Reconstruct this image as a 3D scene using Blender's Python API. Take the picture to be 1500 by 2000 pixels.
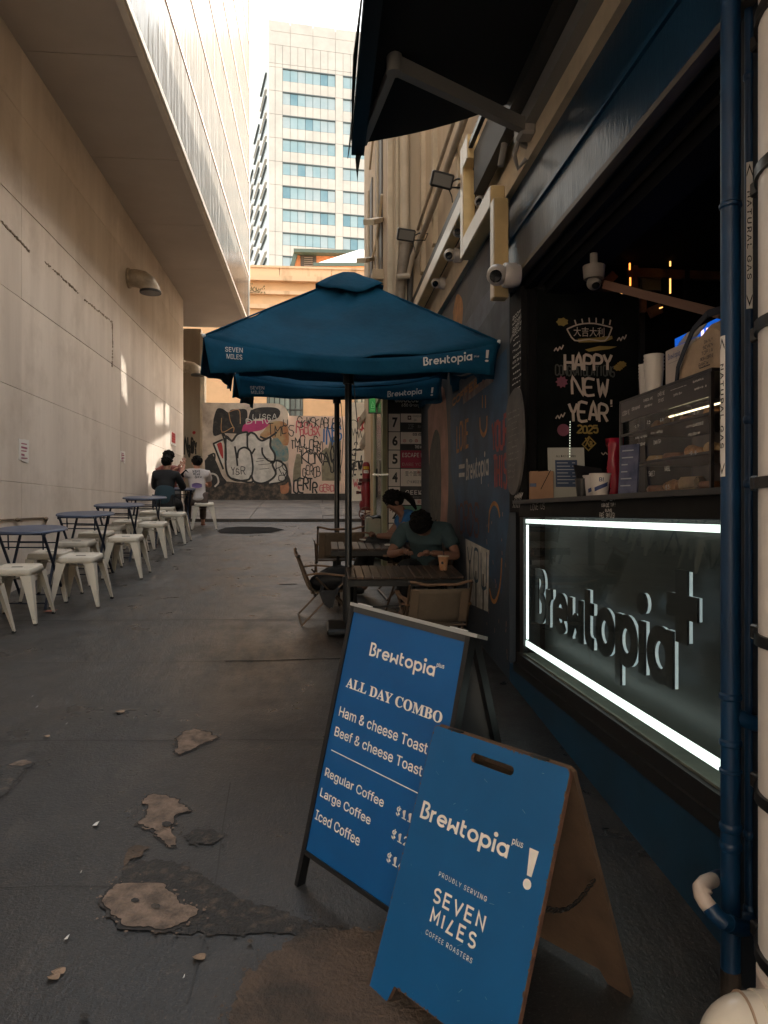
import bpy, bmesh, math, random, os
from mathutils import Vector, Matrix, Euler
from mathutils.geometry import tessellate_polygon
from mathutils import noise as pnoise
random.seed(7)
R_ = math.radians
S = bpy.context.scene
COL = S.collection
for _o in list(bpy.data.objects):
    bpy.data.objects.remove(_o)

# ------------------------------------------------------------------ camera, world, sun, exposure
FOC = 1444.0                       # focal length in pixels of the 1500 x 2000 photograph (26 mm on 36 mm)
YAW = math.atan(125 / FOC)
CAM_H = 1.5
cam = bpy.data.cameras.new('camera')
cam.sensor_fit = 'VERTICAL'
cam.sensor_height = 36.0
cam.lens = 36.0 * FOC / 2000
cam.shift_y = 0.001
cam.clip_start = 0.02
cam.clip_end = 2000
camo = bpy.data.objects.new('camera', cam)
camo.location = (0, 0, CAM_H)
camo.rotation_euler = (R_(90), 0, -YAW)
COL.objects.link(camo)
S.camera = camo

SUN_EL, SUN_AZ = 33.0, 60.0        # compass degrees, clockwise from +Y
w = bpy.data.worlds.new('World')
S.world = w
w.use_nodes = True
nt = w.node_tree
bg = nt.nodes['Background']
sky = nt.nodes.new('ShaderNodeTexSky')
sky.sky_type = 'NISHITA'
sky.sun_disc = False
sky.sun_elevation = R_(SUN_EL)
sky.sun_rotation = R_(SUN_AZ)
sky.air_density = 2.2
sky.dust_density = 4.5
sky.ozone_density = 0.6
hs = nt.nodes.new('ShaderNodeHueSaturation')
hs.inputs['Saturation'].default_value = 0.5
hs.inputs['Value'].default_value = 1.0
nt.links.new(sky.outputs[0], hs.inputs['Color'])
tint = nt.nodes.new('ShaderNodeMixRGB')
tint.blend_type = 'MULTIPLY'
tint.inputs[0].default_value = 1
tint.inputs[2].default_value = (1.0, 0.965, 0.925, 1)
nt.links.new(hs.outputs[0], tint.inputs[1])
nt.links.new(tint.outputs[0], bg.inputs['Color'])
bg.inputs['Strength'].default_value = 0.15

sun = bpy.data.lights.new('sun', 'SUN')
sun.energy = 2.8
sun.angle = R_(0.9)
sun.color = (1.0, 0.93, 0.82)
suno = bpy.data.objects.new('sun', sun)
_sd = Vector((math.sin(R_(SUN_AZ)) * math.cos(R_(SUN_EL)), math.cos(R_(SUN_AZ)) * math.cos(R_(SUN_EL)), math.sin(R_(SUN_EL))))
suno.rotation_euler = _sd.to_track_quat('Z', 'Y').to_euler()
suno.location = (-20, -10, 60)
COL.objects.link(suno)

S.view_settings.view_transform = 'Standard'
S.view_settings.look = 'None'
S.view_settings.gamma = 1
S.view_settings.use_curve_mapping = False
S.view_settings.exposure = 2.68
S.cycles.use_denoising = True
try:
    S.cycles.denoiser = 'OPENIMAGEDENOISE'
    S.cycles.denoising_input_passes = 'RGB_ALBEDO_NORMAL'
    S.cycles.denoising_prefilter = 'ACCURATE'
except Exception:
    pass
S.cycles.max_bounces = 10
S.cycles.diffuse_bounces = 4
S.cycles.glossy_bounces = 4
S.cycles.transparent_max_bounces = 12
S.cycles.sample_clamp_indirect = 6
S.cycles.caustics_reflective = False
S.cycles.caustics_refractive = False

# ------------------------------------------------------------------ geometry of the place
CAM = Vector((0, 0, CAM_H))
FW = Vector((math.sin(YAW), math.cos(YAW), 0))
RT = Vector((math.cos(YAW), -math.sin(YAW), 0))
UP = Vector((0, 0, 1))
K = 137 * math.cos(YAW) / FOC        # the lane climbs away from the camera
SLOPE = math.atan(K)
Y_KERB, Y_END = 14.2, 18.5
XL, XR = -3.04, 1.20                 # the two side walls


def gz(y):
    if y < Y_KERB:
        return K * y
    z0 = K * Y_KERB + 0.05
    if y < Y_END:
        return z0 + (y - Y_KERB) * 0.108
    return z0 + (Y_END - Y_KERB) * 0.108


def ray(px, py):
    return FW + RT * ((px - 750) / FOC) + UP * ((1002 - py) / FOC)


def on_x(px, py, X):
    d = ray(px, py)
    return CAM + d * (X / d.x)


def on_y(px, py, Y):
    d = ray(px, py)
    return CAM + d * (Y / d.y)


def on_z(px, py, z):
    d = ray(px, py)
    return CAM + d * ((z - CAM_H) / d.z)


def on_g(px, py, h=0.0):
    "point at height h over the sloping lane"
    d = ray(px, py)
    t = (h - CAM_H) / (d.z - K * d.y)
    return CAM + d * t


# ------------------------------------------------------------------ materials
MATS = {}


def M(name, rgb=(0.5, 0.5, 0.5), rough=0.6, metal=0.0, var=0.0, vs=4.0, bump=0.0, bs=60.0, spec=0.5, em=0.0,
      alpha=1.0, rgb2=None, stretch=(1, 1, 1), rv=0.0, lo=0.35, hi=0.65, trans=0.0, detail=5):
    if name in MATS:
        return MATS[name]
    m = bpy.data.materials.new(name)
    m.use_nodes = True
    t = m.node_tree
    b = t.nodes['Principled BSDF']
    b.inputs['Base Color'].default_value = (*rgb, 1)
    b.inputs['Roughness'].default_value = rough
    b.inputs['Metallic'].default_value = metal
    b.inputs['Specular IOR Level'].default_value = spec
    if em:
        b.inputs['Emission Color'].default_value = (*rgb, 1)
        b.inputs['Emission Strength'].default_value = em
    if trans:
        b.inputs['Transmission Weight'].default_value = trans
    if alpha < 1:
        b.inputs['Alpha'].default_value = alpha
    geo = mp = None
    if var or bump or rgb2 or rv:
        geo = t.nodes.new('ShaderNodeNewGeometry')
        mp = t.nodes.new('ShaderNodeMapping')
        mp.inputs['Scale'].default_value = stretch
        t.links.new(geo.outputs['Position'], mp.inputs['Vector'])
    if var or rgb2:
        n = t.nodes.new('ShaderNodeTexNoise')
        n.inputs['Scale'].default_value = vs
        n.inputs['Detail'].default_value = detail
        n.inputs['Roughness'].default_value = 0.62
        t.links.new(mp.outputs[0], n.inputs['Vector'])
        r = t.nodes.new('ShaderNodeMapRange')
        r.inputs['From Min'].default_value = lo
        r.inputs['From Max'].default_value = hi
        t.links.new(n.outputs['Fac'], r.inputs['Value'])
        mx = t.nodes.new('ShaderNodeMixRGB')
        c2 = rgb2 or tuple(max(0, c * (1 - var)) for c in rgb)
        c1 = rgb if rgb2 else tuple(min(1, c * (1 + var * 0.6)) for c in rgb)
        mx.inputs[1].default_value = (*c1, 1)
        mx.inputs[2].default_value = (*c2, 1)
        t.links.new(r.outputs[0], mx.inputs[0])
        t.links.new(mx.outputs[0], b.inputs['Base Color'])
        if rv:
            rr = t.nodes.new('ShaderNodeMapRange')
            rr.inputs['To Min'].default_value = max(0.05, rough - rv)
            rr.inputs['To Max'].default_value = min(1, rough + rv)
            t.links.new(n.outputs['Fac'], rr.inputs['Value'])
            t.links.new(rr.outputs[0], b.inputs['Roughness'])
    if bump:
        n2 = t.nodes.new('ShaderNodeTexNoise')
        n2.inputs['Scale'].default_value = bs
        n2.inputs['Detail'].default_value = 4
        t.links.new(mp.outputs[0], n2.inputs['Vector'])
        bp = t.nodes.new('ShaderNodeBump')
        bp.inputs['Strength'].default_value = min(1, bump)
        bp.inputs['Distance'].default_value = 0.01
        t.links.new(n2.outputs['Fac'], bp.inputs['Height'])
        t.links.new(bp.outputs[0], b.inputs['Normal'])
    MATS[name] = m
    return m


def worn(name, base, chip, scale=30, thr=0.66, rough=0.5, metal=0, bump=0.1, stretch=(1, 1, 1), dirt=0.25):
    "paint with chips and a soft grime variation"
    if name in MATS:
        return MATS[name]
    m = bpy.data.materials.new(name)
    m.use_nodes = True
    t = m.node_tree
    b = t.nodes['Principled BSDF']
    b.inputs['Roughness'].default_value = rough
    b.inputs['Metallic'].default_value = metal
    geo = t.nodes.new('ShaderNodeNewGeometry')
    mp = t.nodes.new('ShaderNodeMapping')
    mp.inputs['Scale'].default_value = stretch
    t.links.new(geo.outputs['Position'], mp.inputs['Vector'])
    n1 = t.nodes.new('ShaderNodeTexNoise')
    n1.inputs['Scale'].default_value = scale
    n1.inputs['Detail'].default_value = 6
    n1.inputs['Roughness'].default_value = 0.7
    n2 = t.nodes.new('ShaderNodeTexNoise')
    n2.inputs['Scale'].default_value = scale * 0.12
    n2.inputs['Detail'].default_value = 5
    t.links.new(mp.outputs[0], n1.inputs['Vector'])
    t.links.new(mp.outputs[0], n2.inputs['Vector'])
    r = t.nodes.new('ShaderNodeMapRange')
    r.inputs['From Min'].default_value = thr
    r.inputs['From Max'].default_value = thr + 0.035
    t.links.new(n1.outputs['Fac'], r.inputs['Value'])
    d = t.nodes.new('ShaderNodeMixRGB')
    d.inputs[1].default_value = (*[min(1, c * (1 + dirt * 0.4)) for c in base], 1)
    d.inputs[2].default_value = (*[c * (1 - dirt) for c in base], 1)
    r2 = t.nodes.new('ShaderNodeMapRange')
    r2.inputs['From Min'].default_value = 0.35
    r2.inputs['From Max'].default_value = 0.65
    t.links.new(n2.outputs['Fac'], r2.inputs['Value'])
    t.links.new(r2.outputs[0], d.inputs[0])
    mx = t.nodes.new('ShaderNodeMixRGB')
    mx.inputs[2].default_value = (*chip, 1)
    t.links.new(r.outputs[0], mx.inputs[0])
    t.links.new(d.outputs[0], mx.inputs[1])
    t.links.new(mx.outputs[0], b.inputs['Base Color'])
    bp = t.nodes.new('ShaderNodeBump')
    bp.inputs['Strength'].default_value = bump
    bp.inputs['Distance'].default_value = 0.004
    t.links.new(n1.outputs['Fac'], bp.inputs['Height'])
    t.links.new(bp.outputs[0], b.inputs['Normal'])
    MATS[name] = m
    return m


# ------------------------------------------------------------------ mesh building
def wm(o):
    m = o.matrix_basis.copy()
    while o.parent:
        o = o.parent
        m = o.matrix_basis @ m
    return m


class Frame:
    "a plane in the place: origin, two axes and the outward normal"
    def __init__(s, o, u, v, n=None):
        s.o = Vector(o)
        s.u = Vector(u).normalized()
        s.v = Vector(v).normalized()
        s.n = Vector(n).normalized() if n is not None else s.u.cross(s.v).normalized()

    def __call__(s, a, b, c=0.0):
        return s.o + s.u * a + s.v * b + s.n * c

    def uv(s, p):
        q = Vector(p) - s.o
        return q.dot(s.u), q.dot(s.v)


class MB:
    def __init__(s, xf=None):
        s.v = []
        s.f = []
        s.xf = xf            # optional matrix applied to every point added

    def add(s, vs, fs):
        n = len(s.v)
        if s.xf is not None:
            vs = [s.xf @ Vector(p) for p in vs]
        s.v += [tuple(p) for p in vs]
        s.f += [tuple(i + n for i in f) for f in fs]
        return s

    def box(s, c, sz, rot=None):
        x, y, z = [q / 2 for q in sz]
        P = [Vector((a * x, b * y, d * z)) for a in (-1, 1) for b in (-1, 1) for d in (-1, 1)]
        if rot is not None:
            P = [rot @ p for p in P]
        P = [p + Vector(c) for p in P]
        return s.add(P, [(0, 1, 3, 2), (4, 6, 7, 5), (0, 4, 5, 1), (2, 3, 7, 6), (0, 2, 6, 4), (1, 5, 7, 3)])

    def rng(s, a, b):
        a, b = Vector(a), Vector(b)
        return s.box((a + b) / 2, [abs(q) for q in (b - a)])

    def cbox(s, c, sz, bev=0.004, rot=None):
        "box with chamfered edges"
        x, y, z = [q / 2 for q in sz]
        e = min(bev, x * .9, y * .9, z * .9)
        P = []
        for a in (-1, 1):
            for b in (-1, 1):
                for d in (-1, 1):
                    P += [Vector((a * (x - e), b * (y - e), d * z)), Vector((a * (x - e), b * y, d * (z - e))), Vector((a * x, b * (y - e), d * (z - e)))]
        if rot is not None:
            P = [rot @ p for p in P]
        P = [p + Vector(c) for p in P]
        i = lambda a, b, d, k: ((a > 0) * 4 + (b > 0) * 2 + (d > 0)) * 3 + k
        F = []
        for d in (-1, 1):
            F.append((i(-1, -1, d, 0), i(1, -1, d, 0), i(1, 1, d, 0), i(-1, 1, d, 0)))
            F.append((i(-1, d, -1, 1), i(1, d, -1, 1), i(1, d, 1, 1), i(-1, d, 1, 1)))
            F.append((i(d, -1, -1, 2), i(d, 1, -1, 2), i(d, 1, 1, 2), i(d, -1, 1, 2)))
        for a in (-1, 1):
            for b in (-1, 1):
                F.append((i(a, b, -1, 1), i(a, b, -1, 2), i(a, b, 1, 2), i(a, b, 1, 1)))
                F.append((i(a, -1, b, 0), i(a, -1, b, 2), i(a, 1, b, 2), i(a, 1, b, 0)))
                F.append((i(-1, a, b, 0), i(-1, a, b, 1), i(1, a, b, 1), i(1, a, b, 0)))
                for d in (-1, 1):
                    F.append((i(a, b, d, 0), i(a, b, d, 1), i(a, b, d, 2)))
        return s.add(P, F)

    def beam(s, a, b, wd, ht, up=(0, 0, 1)):
        a, b = Vector(a), Vector(b)
        d = (b - a).normalized()
        up = Vector(up)
        if abs(d.dot(up)) > 0.98:
            up = Vector((1, 0, 0)) if abs(d.x) < 0.9 else Vector((0, 1, 0))
        sd = d.cross(up).normalized() * wd / 2
        u = sd.cross(d).normalized() * ht / 2
        P = [a - sd - u, a + sd - u, a + sd + u, a - sd + u, b - sd - u, b + sd - u, b + sd + u, b - sd + u]
        return s.add(P, [(0, 1, 2, 3), (4, 7, 6, 5), (0, 4, 5, 1), (1, 5, 6, 2), (2, 6, 7, 3), (3, 7, 4, 0)])

    def tube(s, pts, r, n=8, cap=True, close=False):
        pts = [Vector(p) for p in pts]
        rs = r if isinstance(r, (list, tuple)) else [r] * len(pts)
        V = []
        prev = None
        L = len(pts)
        for i, p in enumerate(pts):
            if close:
                d = pts[(i + 1) % L] - pts[i - 1]
            else:
                d = pts[min(i + 1, L - 1)] - pts[max(i - 1, 0)]
            d.normalize()
            if prev is None:
                a = d.orthogonal().normalized()
            else:
                a = (prev - d * prev.dot(d))
                a = a.normalized() if a.length > 1e-6 else d.orthogonal().normalized()
            prev = a
            b = d.cross(a)
            for k in range(n):
                t = 2 * math.pi * k / n
                V.append(p + (a * math.cos(t) + b * math.sin(t)) * rs[i])
        F = []
        for i in range(L if close else L - 1):
            for k in range(n):
                j = (i + 1) % L
                F.append((i * n + k, i * n + (k + 1) % n, j * n + (k + 1) % n, j * n + k))
        if cap and not close:
            F.append(tuple(reversed(range(n))))
            F.append(tuple(range((L - 1) * n, L * n)))
        return s.add(V, F)

    def lathe(s, prof, c=(0, 0, 0), n=20, axis='Z', cap=True):
        V = []
        c = Vector(c)
        for (r, z) in prof:
            for k in range(n):
                t = 2 * math.pi * k / n
                p = (r * math.cos(t), r * math.sin(t), z)
                if axis == 'X':
                    p = (z, p[0], p[1])
                elif axis == 'Y':
                    p = (p[0], z, p[1])
                V.append(c + Vector(p))
        F = []
        for i in range(len(prof) - 1):
            for k in range(n):
                F.append((i * n + k, i * n + (k + 1) % n, (i + 1) * n + (k + 1) % n, (i + 1) * n + k))
        if cap:
            F.append(tuple(reversed(range(n))))
            F.append(tuple(range((len(prof) - 1) * n, len(prof) * n)))
        return s.add(V, F)

    def ell(s, c, r, n=14, m=9, rot=None):
        V = []
        F = []
        for i in range(m + 1):
            ph = math.pi * i / m
            for k in range(n):
                t = 2 * math.pi * k / n
                p = Vector((r[0] * math.sin(ph) * math.cos(t), r[1] * math.sin(ph) * math.sin(t), r[2] * math.cos(ph)))
                if rot is not None:
                    p = rot @ p
                V.append(p + Vector(c))
        for i in range(m):
            for k in range(n):
                F.append((i * n + k, (i + 1) * n + k, (i + 1) * n + (k + 1) % n, i * n + (k + 1) % n))
        return s.add(V, F)

    def prism(s, poly, fr, c0, c1):
        "2-D polygon (list of (a, b)) in a frame, between offsets c0 and c1"
        n = len(poly)
        V = [fr(a, b, c0) for a, b in poly] + [fr(a, b, c1) for a, b in poly]
        tri = tessellate_polygon([[Vector((a, b, 0)) for a, b in poly]])
        F = [tuple(t) for t in tri] + [tuple(i + n for i in reversed(t)) for t in tri]
        F += [(i, (i + 1) % n, n + (i + 1) % n, n + i) for i in range(n)]
        return s.add(V, F)

    def prism_holes(s, outer, holes, fr, c0, c1):
        rings = [outer] + holes
        pts = [p for r in rings for p in r]
        tri = tessellate_polygon([[Vector((a, b, 0)) for a, b in r] for r in rings])
        N = len(pts)
        V = [fr(a, b, c0) for a, b in pts] + [fr(a, b, c1) for a, b in pts]
        F = [tuple(t) for t in tri] + [tuple(i + N for i in reversed(t)) for t in tri]
        o = 0
        for r in rings:
            n = len(r)
            F += [(o + i, o + (i + 1) % n, N + o + (i + 1) % n, N + o + i) for i in range(n)]
            o += n
        return s.add(V, F)

    def flat(s, poly, fr, c):
        tri = tessellate_polygon([[Vector((a, b, 0)) for a, b in poly]])
        return s.add([fr(a, b, c) for a, b in poly], [tuple(t) for t in tri])

    def ribbon(s, pts, wd, fr, c0, c1=None, close=False):
        "flat stroke of constant width with mitred joins; between c0 and c1 if given"
        P = [Vector((p[0], p[1])) for p in pts]
        L = len(P)
        if L < 2:
            return s
        Lf, Rt = [], []
        for i in range(L):
            if close:
                d0 = P[i] - P[i - 1]
                d1 = P[(i + 1) % L] - P[i]
            else:
                d0 = P[i] - P[i - 1] if i else P[1] - P[0]
                d1 = P[i + 1] - P[i] if i < L - 1 else d0
            d0 = d0.normalized() if d0.length > 1e-9 else Vector((1, 0))
            d1 = d1.normalized() if d1.length > 1e-9 else d0
            n0 = Vector((-d0.y, d0.x))
            n1 = Vector((-d1.y, d1.x))
            m = n0 + n1
            m = m.normalized() if m.length > 1e-3 else n0
            k = 1 / max(0.45, m.dot(n1))
            Lf.append(P[i] + m * wd / 2 * k)
            Rt.append(P[i] - m * wd / 2 * k)
        rngs = range(L if close else L - 1)
        if c1 is None:
            V = [fr(p.x, p.y, c0) for p in Lf] + [fr(p.x, p.y, c0) for p in Rt]
            return s.add(V, [(i, L + i, L + (i + 1) % L, (i + 1) % L) for i in rngs])
        V = [fr(p.x, p.y, c0) for p in Lf] + [fr(p.x, p.y, c0) for p in Rt] + [fr(p.x, p.y, c1) for p in Lf] + [fr(p.x, p.y, c1) for p in Rt]
        F = []
        for i in rngs:
            j = (i + 1) % L
            F += [(i, L + i, L + j, j), (2 * L + i, 2 * L + j, 3 * L + j, 3 * L + i), (i, j, 2 * L + j, 2 * L + i), (L + i, 3 * L + i, 3 * L + j, L + j)]
        if not close:
            F += [(0, 2 * L, 3 * L, L), (L - 1, 2 * L - 1, 4 * L - 1, 3 * L - 1)]
        return s.add(V, F)

    def build(s, name, mat, parent=None, smooth=False, local=False, label=None, kind=None, solid=0, sub=0, bevel=0):
        me = bpy.data.meshes.new(name)
        vs = s.v
        if parent is not None and not local:
            inv = wm(parent).inverted()
            vs = [tuple(inv @ Vector(p)) for p in vs]
        me.from_pydata(vs, [], s.f)
        me.materials.append(mat)
        if smooth:
            me.polygons.foreach_set('use_smooth', [True] * len(me.polygons))
        me.update()
        o = bpy.data.objects.new(name, me)
        COL.objects.link(o)
        if parent is not None:
            o.parent = parent
        if label:
            o['label'] = label
        if kind:
            o['kind'] = kind
        if solid:
            md = o.modifiers.new('solid', 'SOLIDIFY')
            md.thickness = solid
            md.offset = 0
        if bevel:
            md = o.modifiers.new('bevel', 'BEVEL')
            md.width = bevel
            md.segments = 2
            md.limit_method = 'ANGLE'
        if sub:
            md = o.modifiers.new('sub', 'SUBSURF')
            md.levels = md.render_levels = sub
        if smooth == 'auto':
            me.polygons.foreach_set('use_smooth', [True] * len(me.polygons))
            try:
                me.set_sharp_from_angle(angle=R_(35))
            except Exception:
                pass
        return o


def thing(name, label, cat, loc=(0, 0, 0), rot=(0, 0, 0), group=None, kind=None):
    o = bpy.data.objects.new(name, None)
    COL.objects.link(o)
    o.location = loc
    o.rotation_euler = rot
    o.empty_display_size = 0.1
    return tag(o, label, cat, group, kind)


def tag(o, label, cat=None, group=None, kind=None):
    o['label'] = label
    if cat:
        o['category'] = cat
    if group:
        o['group'] = group
    if kind:
        o['kind'] = kind
    return o


def copy_tree(o, parent=None, kids=None):
    if kids is None:
        kids = {}
        for q in S.objects:
            if q.parent:
                kids.setdefault(q.parent, []).append(q)
    c = o.copy()
    COL.objects.link(c)
    if parent:
        c.parent = parent
    for ch in kids.get(o, []):
        copy_tree(ch, c, kids)
    return c


# ------------------------------------------------------------------ lettering
FONTS = {}


def font(key):
    if key in FONTS:
        return FONTS[key]
    f = None
    if key:
        try:
            p = os.path.join(bpy.utils.system_resource('DATAFILES'), 'fonts', key)
            if os.path.exists(p):
                f = bpy.data.fonts.load(p)
        except Exception:
            f = None
    FONTS[key] = f
    return f


SANS = 'Inter.woff2'
TQ = []


def text(s, fn, box, mat, parent, name='lettering', fnt=SANS, bold=0.0, depth=0.0, c=0.0012, space=1.0, flipc=1):
    """letters that fill box = (a0, b0, a1, b1) of the surface fn(a, b, c); a1 or b1 may be None to keep proportions"""
    TQ.append((s, fn, box, mat, parent, name, fnt, bold, depth, c, space))


def flush_text():
    tmp = []
    for q in TQ:
        cu = bpy.data.curves.new('t', 'FONT')
        cu.body = q[0]
        f = font(q[6])
        if f is not None:
            cu.font = f
        cu.size = 1
        cu.resolution_u = 3
        cu.offset = q[7]
        cu.space_character = q[10]
        o = bpy.data.objects.new('t', cu)
        COL.objects.link(o)
        tmp.append(o)
    bpy.context.view_layer.update()
    dg = bpy.context.evaluated_depsgraph_get()
    for q, o in zip(TQ, tmp):
        me = bpy.data.meshes.new_from_object(o.evaluated_get(dg))
        s, fn, (a0, b0, a1, b1), mat, parent, name, fnt, bold, depth, c, sp = q
        vs = [v.co.copy() for v in me.vertices]
        if not vs:
            continue
        x0, x1 = min(v.x for v in vs), max(v.x for v in vs)
        y0, y1 = min(v.y for v in vs), max(v.y for v in vs)
        W, H = max(1e-6, x1 - x0), max(1e-6, y1 - y0)
        if a1 is None:
            sy = (b1 - b0) / H
            sx = sy
        elif b1 is None:
            sx = (a1 - a0) / W
            sy = sx
        else:
            sx, sy = (a1 - a0) / W, (b1 - b0) / H
        inv = wm(parent).inverted() if parent else Matrix()
        faces = [tuple(p.vertices) for p in me.polygons]
        P0 = [fn(a0 + (v.x - x0) * sx, b0 + (v.y - y0) * sy, c) for v in vs]
        mb = MB()
        mb.v = [tuple(inv @ p) for p in P0]
        mb.f = list(faces)
        if depth:
            n = len(vs)
            P1 = [fn(a0 + (v.x - x0) * sx, b0 + (v.y - y0) * sy, c + depth) for v in vs]
            mb.v += [tuple(inv @ p) for p in P1]
            mb.f += [tuple(i + n for i in f) for f in faces]
            cnt = {}
            for f in faces:
                for i in range(len(f)):
                    e = (f[i], f[(i + 1) % len(f)])
                    cnt[tuple(sorted(e))] = cnt.get(tuple(sorted(e)), 0) + 1
            mb.f += [(a, b, b + n, a + n) for (a, b), k in cnt.items() if k == 1]
        mb.build(name, mat, parent, local=True)
        bpy.data.meshes.remove(me)
    for o in tmp:
        cu = o.data
        bpy.data.objects.remove(o)
        bpy.data.curves.remove(cu)
    TQ.clear()


def arc(cx, cy, rx, ry, a0, a1, n=14):
    return [(cx + rx * math.cos(R_(a0 + (a1 - a0) * i / n)), cy + ry * math.sin(R_(a0 + (a1 - a0) * i / n))) for i in range(n + 1)]


_c = arc(.5, .5, .39, .39, 0, 360, 26)[:-1]
LOGO = {   # strokes on an x-height of 1; (points, closed)
    'B': (.86, [([(.11, .11), (.11, 1.36), (.44, 1.36)] + arc(.44, 1.12, .24, .24, 80, -30, 7) + [(.5, .84), (.5, .78)] + arc(.45, .44, .33, .31, 50, -70, 9) + [(.44, .11)], True)]),
    'r': (.56, [([(.11, 0), (.11, 1)], False), (arc(.5, .55, .39, .36, 170, 88, 7), False)]),
    'e': (.98, [(arc(.5, .5, .39, .39, 0, 318, 22), False), ([(.12, .5), (.96, .5)], False)]),
    'w': (1.0, [([(.11, 0), (.11, 1)], False), ([(.89, 0), (.89, 1)], False), ([(.11, .12), (.3, .38), (.5, .5), (.7, .38), (.89, .12)], False)]),
    't': (.62, [([(.18, 1.3), (.18, .36)] + arc(.42, .35, .24, .24, 180, 268, 6) + [(.56, .1)], False), ([(.18, .88), (.56, .88)], False)]),
    'o': (1.0, [(_c, True)]),
    'p': (1.0, [(_c, True), ([(.11, -.45), (.11, 1)], False)]),
    'i': (.24, [([(.12, 0), (.12, 1)], False), (arc(.12, 1.34, .07, .07, 0, 360, 12)[:-1], True)]),
    'a': (1.0, [(_c, True), ([(.89, 0), (.89, 1)], False)]),
}


def logo(word, fn, box, mat, parent, c=0.0012, wd=.22, depth=0.0, name='lettering', side=None, gap=.14, split=False, reverse=False):
    "the cafe's word mark; box = (a0, b0, a1, b1): left, baseline, right, height of the capital"
    tot = sum(LOGO[ch][0] for ch in word) + gap * (len(word) - 1)
    sx = (box[2] - box[0]) / tot
    sy = (box[3] - box[1]) / 1.47
    mb = MB()
    x = 0
    out = []
    for ch in word:
        adv, st = LOGO[ch]
        if split:
            mb = MB()
        for k, (pts, cl) in enumerate(st):
            g = lambda a, b, cc, x=x: fn(box[0] + (a + x) * sx, box[1] + b * sy, cc)
            e = k * (0.0003 if not depth else 0.0006)
            if depth:
                mb.ribbon(pts, wd, g, c - e, c + depth + e, close=cl)
            else:
                mb.ribbon(pts, wd, g, c + e, close=cl)
        if split:
            out.append((mb, ch))
        x += adv + gap
    if split:
        return out
    return mb.build(name, mat, parent)


HAND = dict(
    A='00,26,40;12,32', B='00,06,35,33,03;33,42,30,00', C='45,36,16,05,01,10,30,41', D='00,06,26,44,42,20,00', E='40,00,06,46;03,33',
    F='00,06,46;03,33', G='45,36,16,05,01,10,30,41,43,23', H='00,06;40,46;03,43', I='20,26', J='01,10,30,41,46', K='00,06;46,03,40',
    L='06,00,40', M='00,06,23,46,40', N='00,06,40,46', O='10,01,05,16,36,45,41,30,10', P='00,06,36,45,44,33,03', Q='10,01,05,16,36,45,41,30,10;31,40',
    R='00,06,36,45,44,33,03;23,40', S='45,36,16,05,04,13,33,42,41,30,10,01', T='20,26;06,46', U='06,01,10,30,41,46', V='06,20,46', W='06,10,24,30,46',
    X='00,46;06,40', Y='06,23,46;23,20', Z='06,46,00,40')
HAND.update({'0': HAND['O'], '1': '15,26,20', '2': '05,16,36,45,44,00,40', '3': '06,46,23,33,42,41,30,10,01', '4': '30,36,02,42',
             '5': '46,06,04,34,43,41,30,10,01', '6': '45,36,16,05,01,10,30,41,42,33,03', '7': '06,46,10', '8': '13,05,16,36,45,33,13,01,10,30,41,33',
             '9': '00,41,46,16,05,03,43', '.': '20,21', '-': '13,33', '!': '26,22;20,21', '$': '45,36,16,05,13,33,41,30,10,01;27,20', '=': '02,42;04,44',
             '+': '21,25;03,43', "'": '26,24', '/': '00,46', '&': '40,05,26,35,02,10,20,43', ':': '21,22;24,25'})


def smooth_line(p, n=3):
    if len(p) < 3:
        return p
    out = []
    q = [p[0]] + p + [p[-1]]
    for i in range(1, len(q) - 2):
        for k in range(n):
            t = k / n
            out.append(tuple(0.5 * ((2 * q[i][j]) + (-q[i - 1][j] + q[i + 1][j]) * t + (2 * q[i - 1][j] - 5 * q[i][j] + 4 * q[i + 1][j] - q[i + 2][j]) * t * t
                                    + (-q[i - 1][j] + 3 * q[i][j] - 3 * q[i + 1][j] + q[i + 2][j]) * t ** 3) for j in (0, 1)))
    out.append(p[-1])
    return out


def hand(mb, s, fn, a0, b0, a1, h, wd, c=0.0015, jit=0.0, rnd=None, soft=True, tilt=0.0, adv=1.45):
    "single-line hand lettering of the given height between a0 and a1"
    rnd = rnd or random
    n = len(s)
    if not n:
        return mb
    cw = (a1 - a0) / (n * adv - (adv - 1))
    e = 0
    for i, ch in enumerate(s):
        g = HAND.get(ch.upper())
        if not g:
            continue
        x = a0 + i * cw * adv
        dy = rnd.uniform(-jit, jit) * h
        sc = 1 + rnd.uniform(-jit, jit)
        for st in g.split(';'):
            pts = [(int(q[0]) / 4, int(q[1]) / 6) for q in st.split(',')]
            pts = [(x + (px + rnd.uniform(-jit, jit) * .5) * cw * sc + py * tilt * h, b0 + dy + (py + rnd.uniform(-jit, jit) * .35) * h * sc) for px, py in pts]
            if soft:
                pts = smooth_line(pts)
            e += 1
            mb.ribbon(pts, wd, fn, c + (e % 9) * 0.00025)
    return mb

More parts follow.
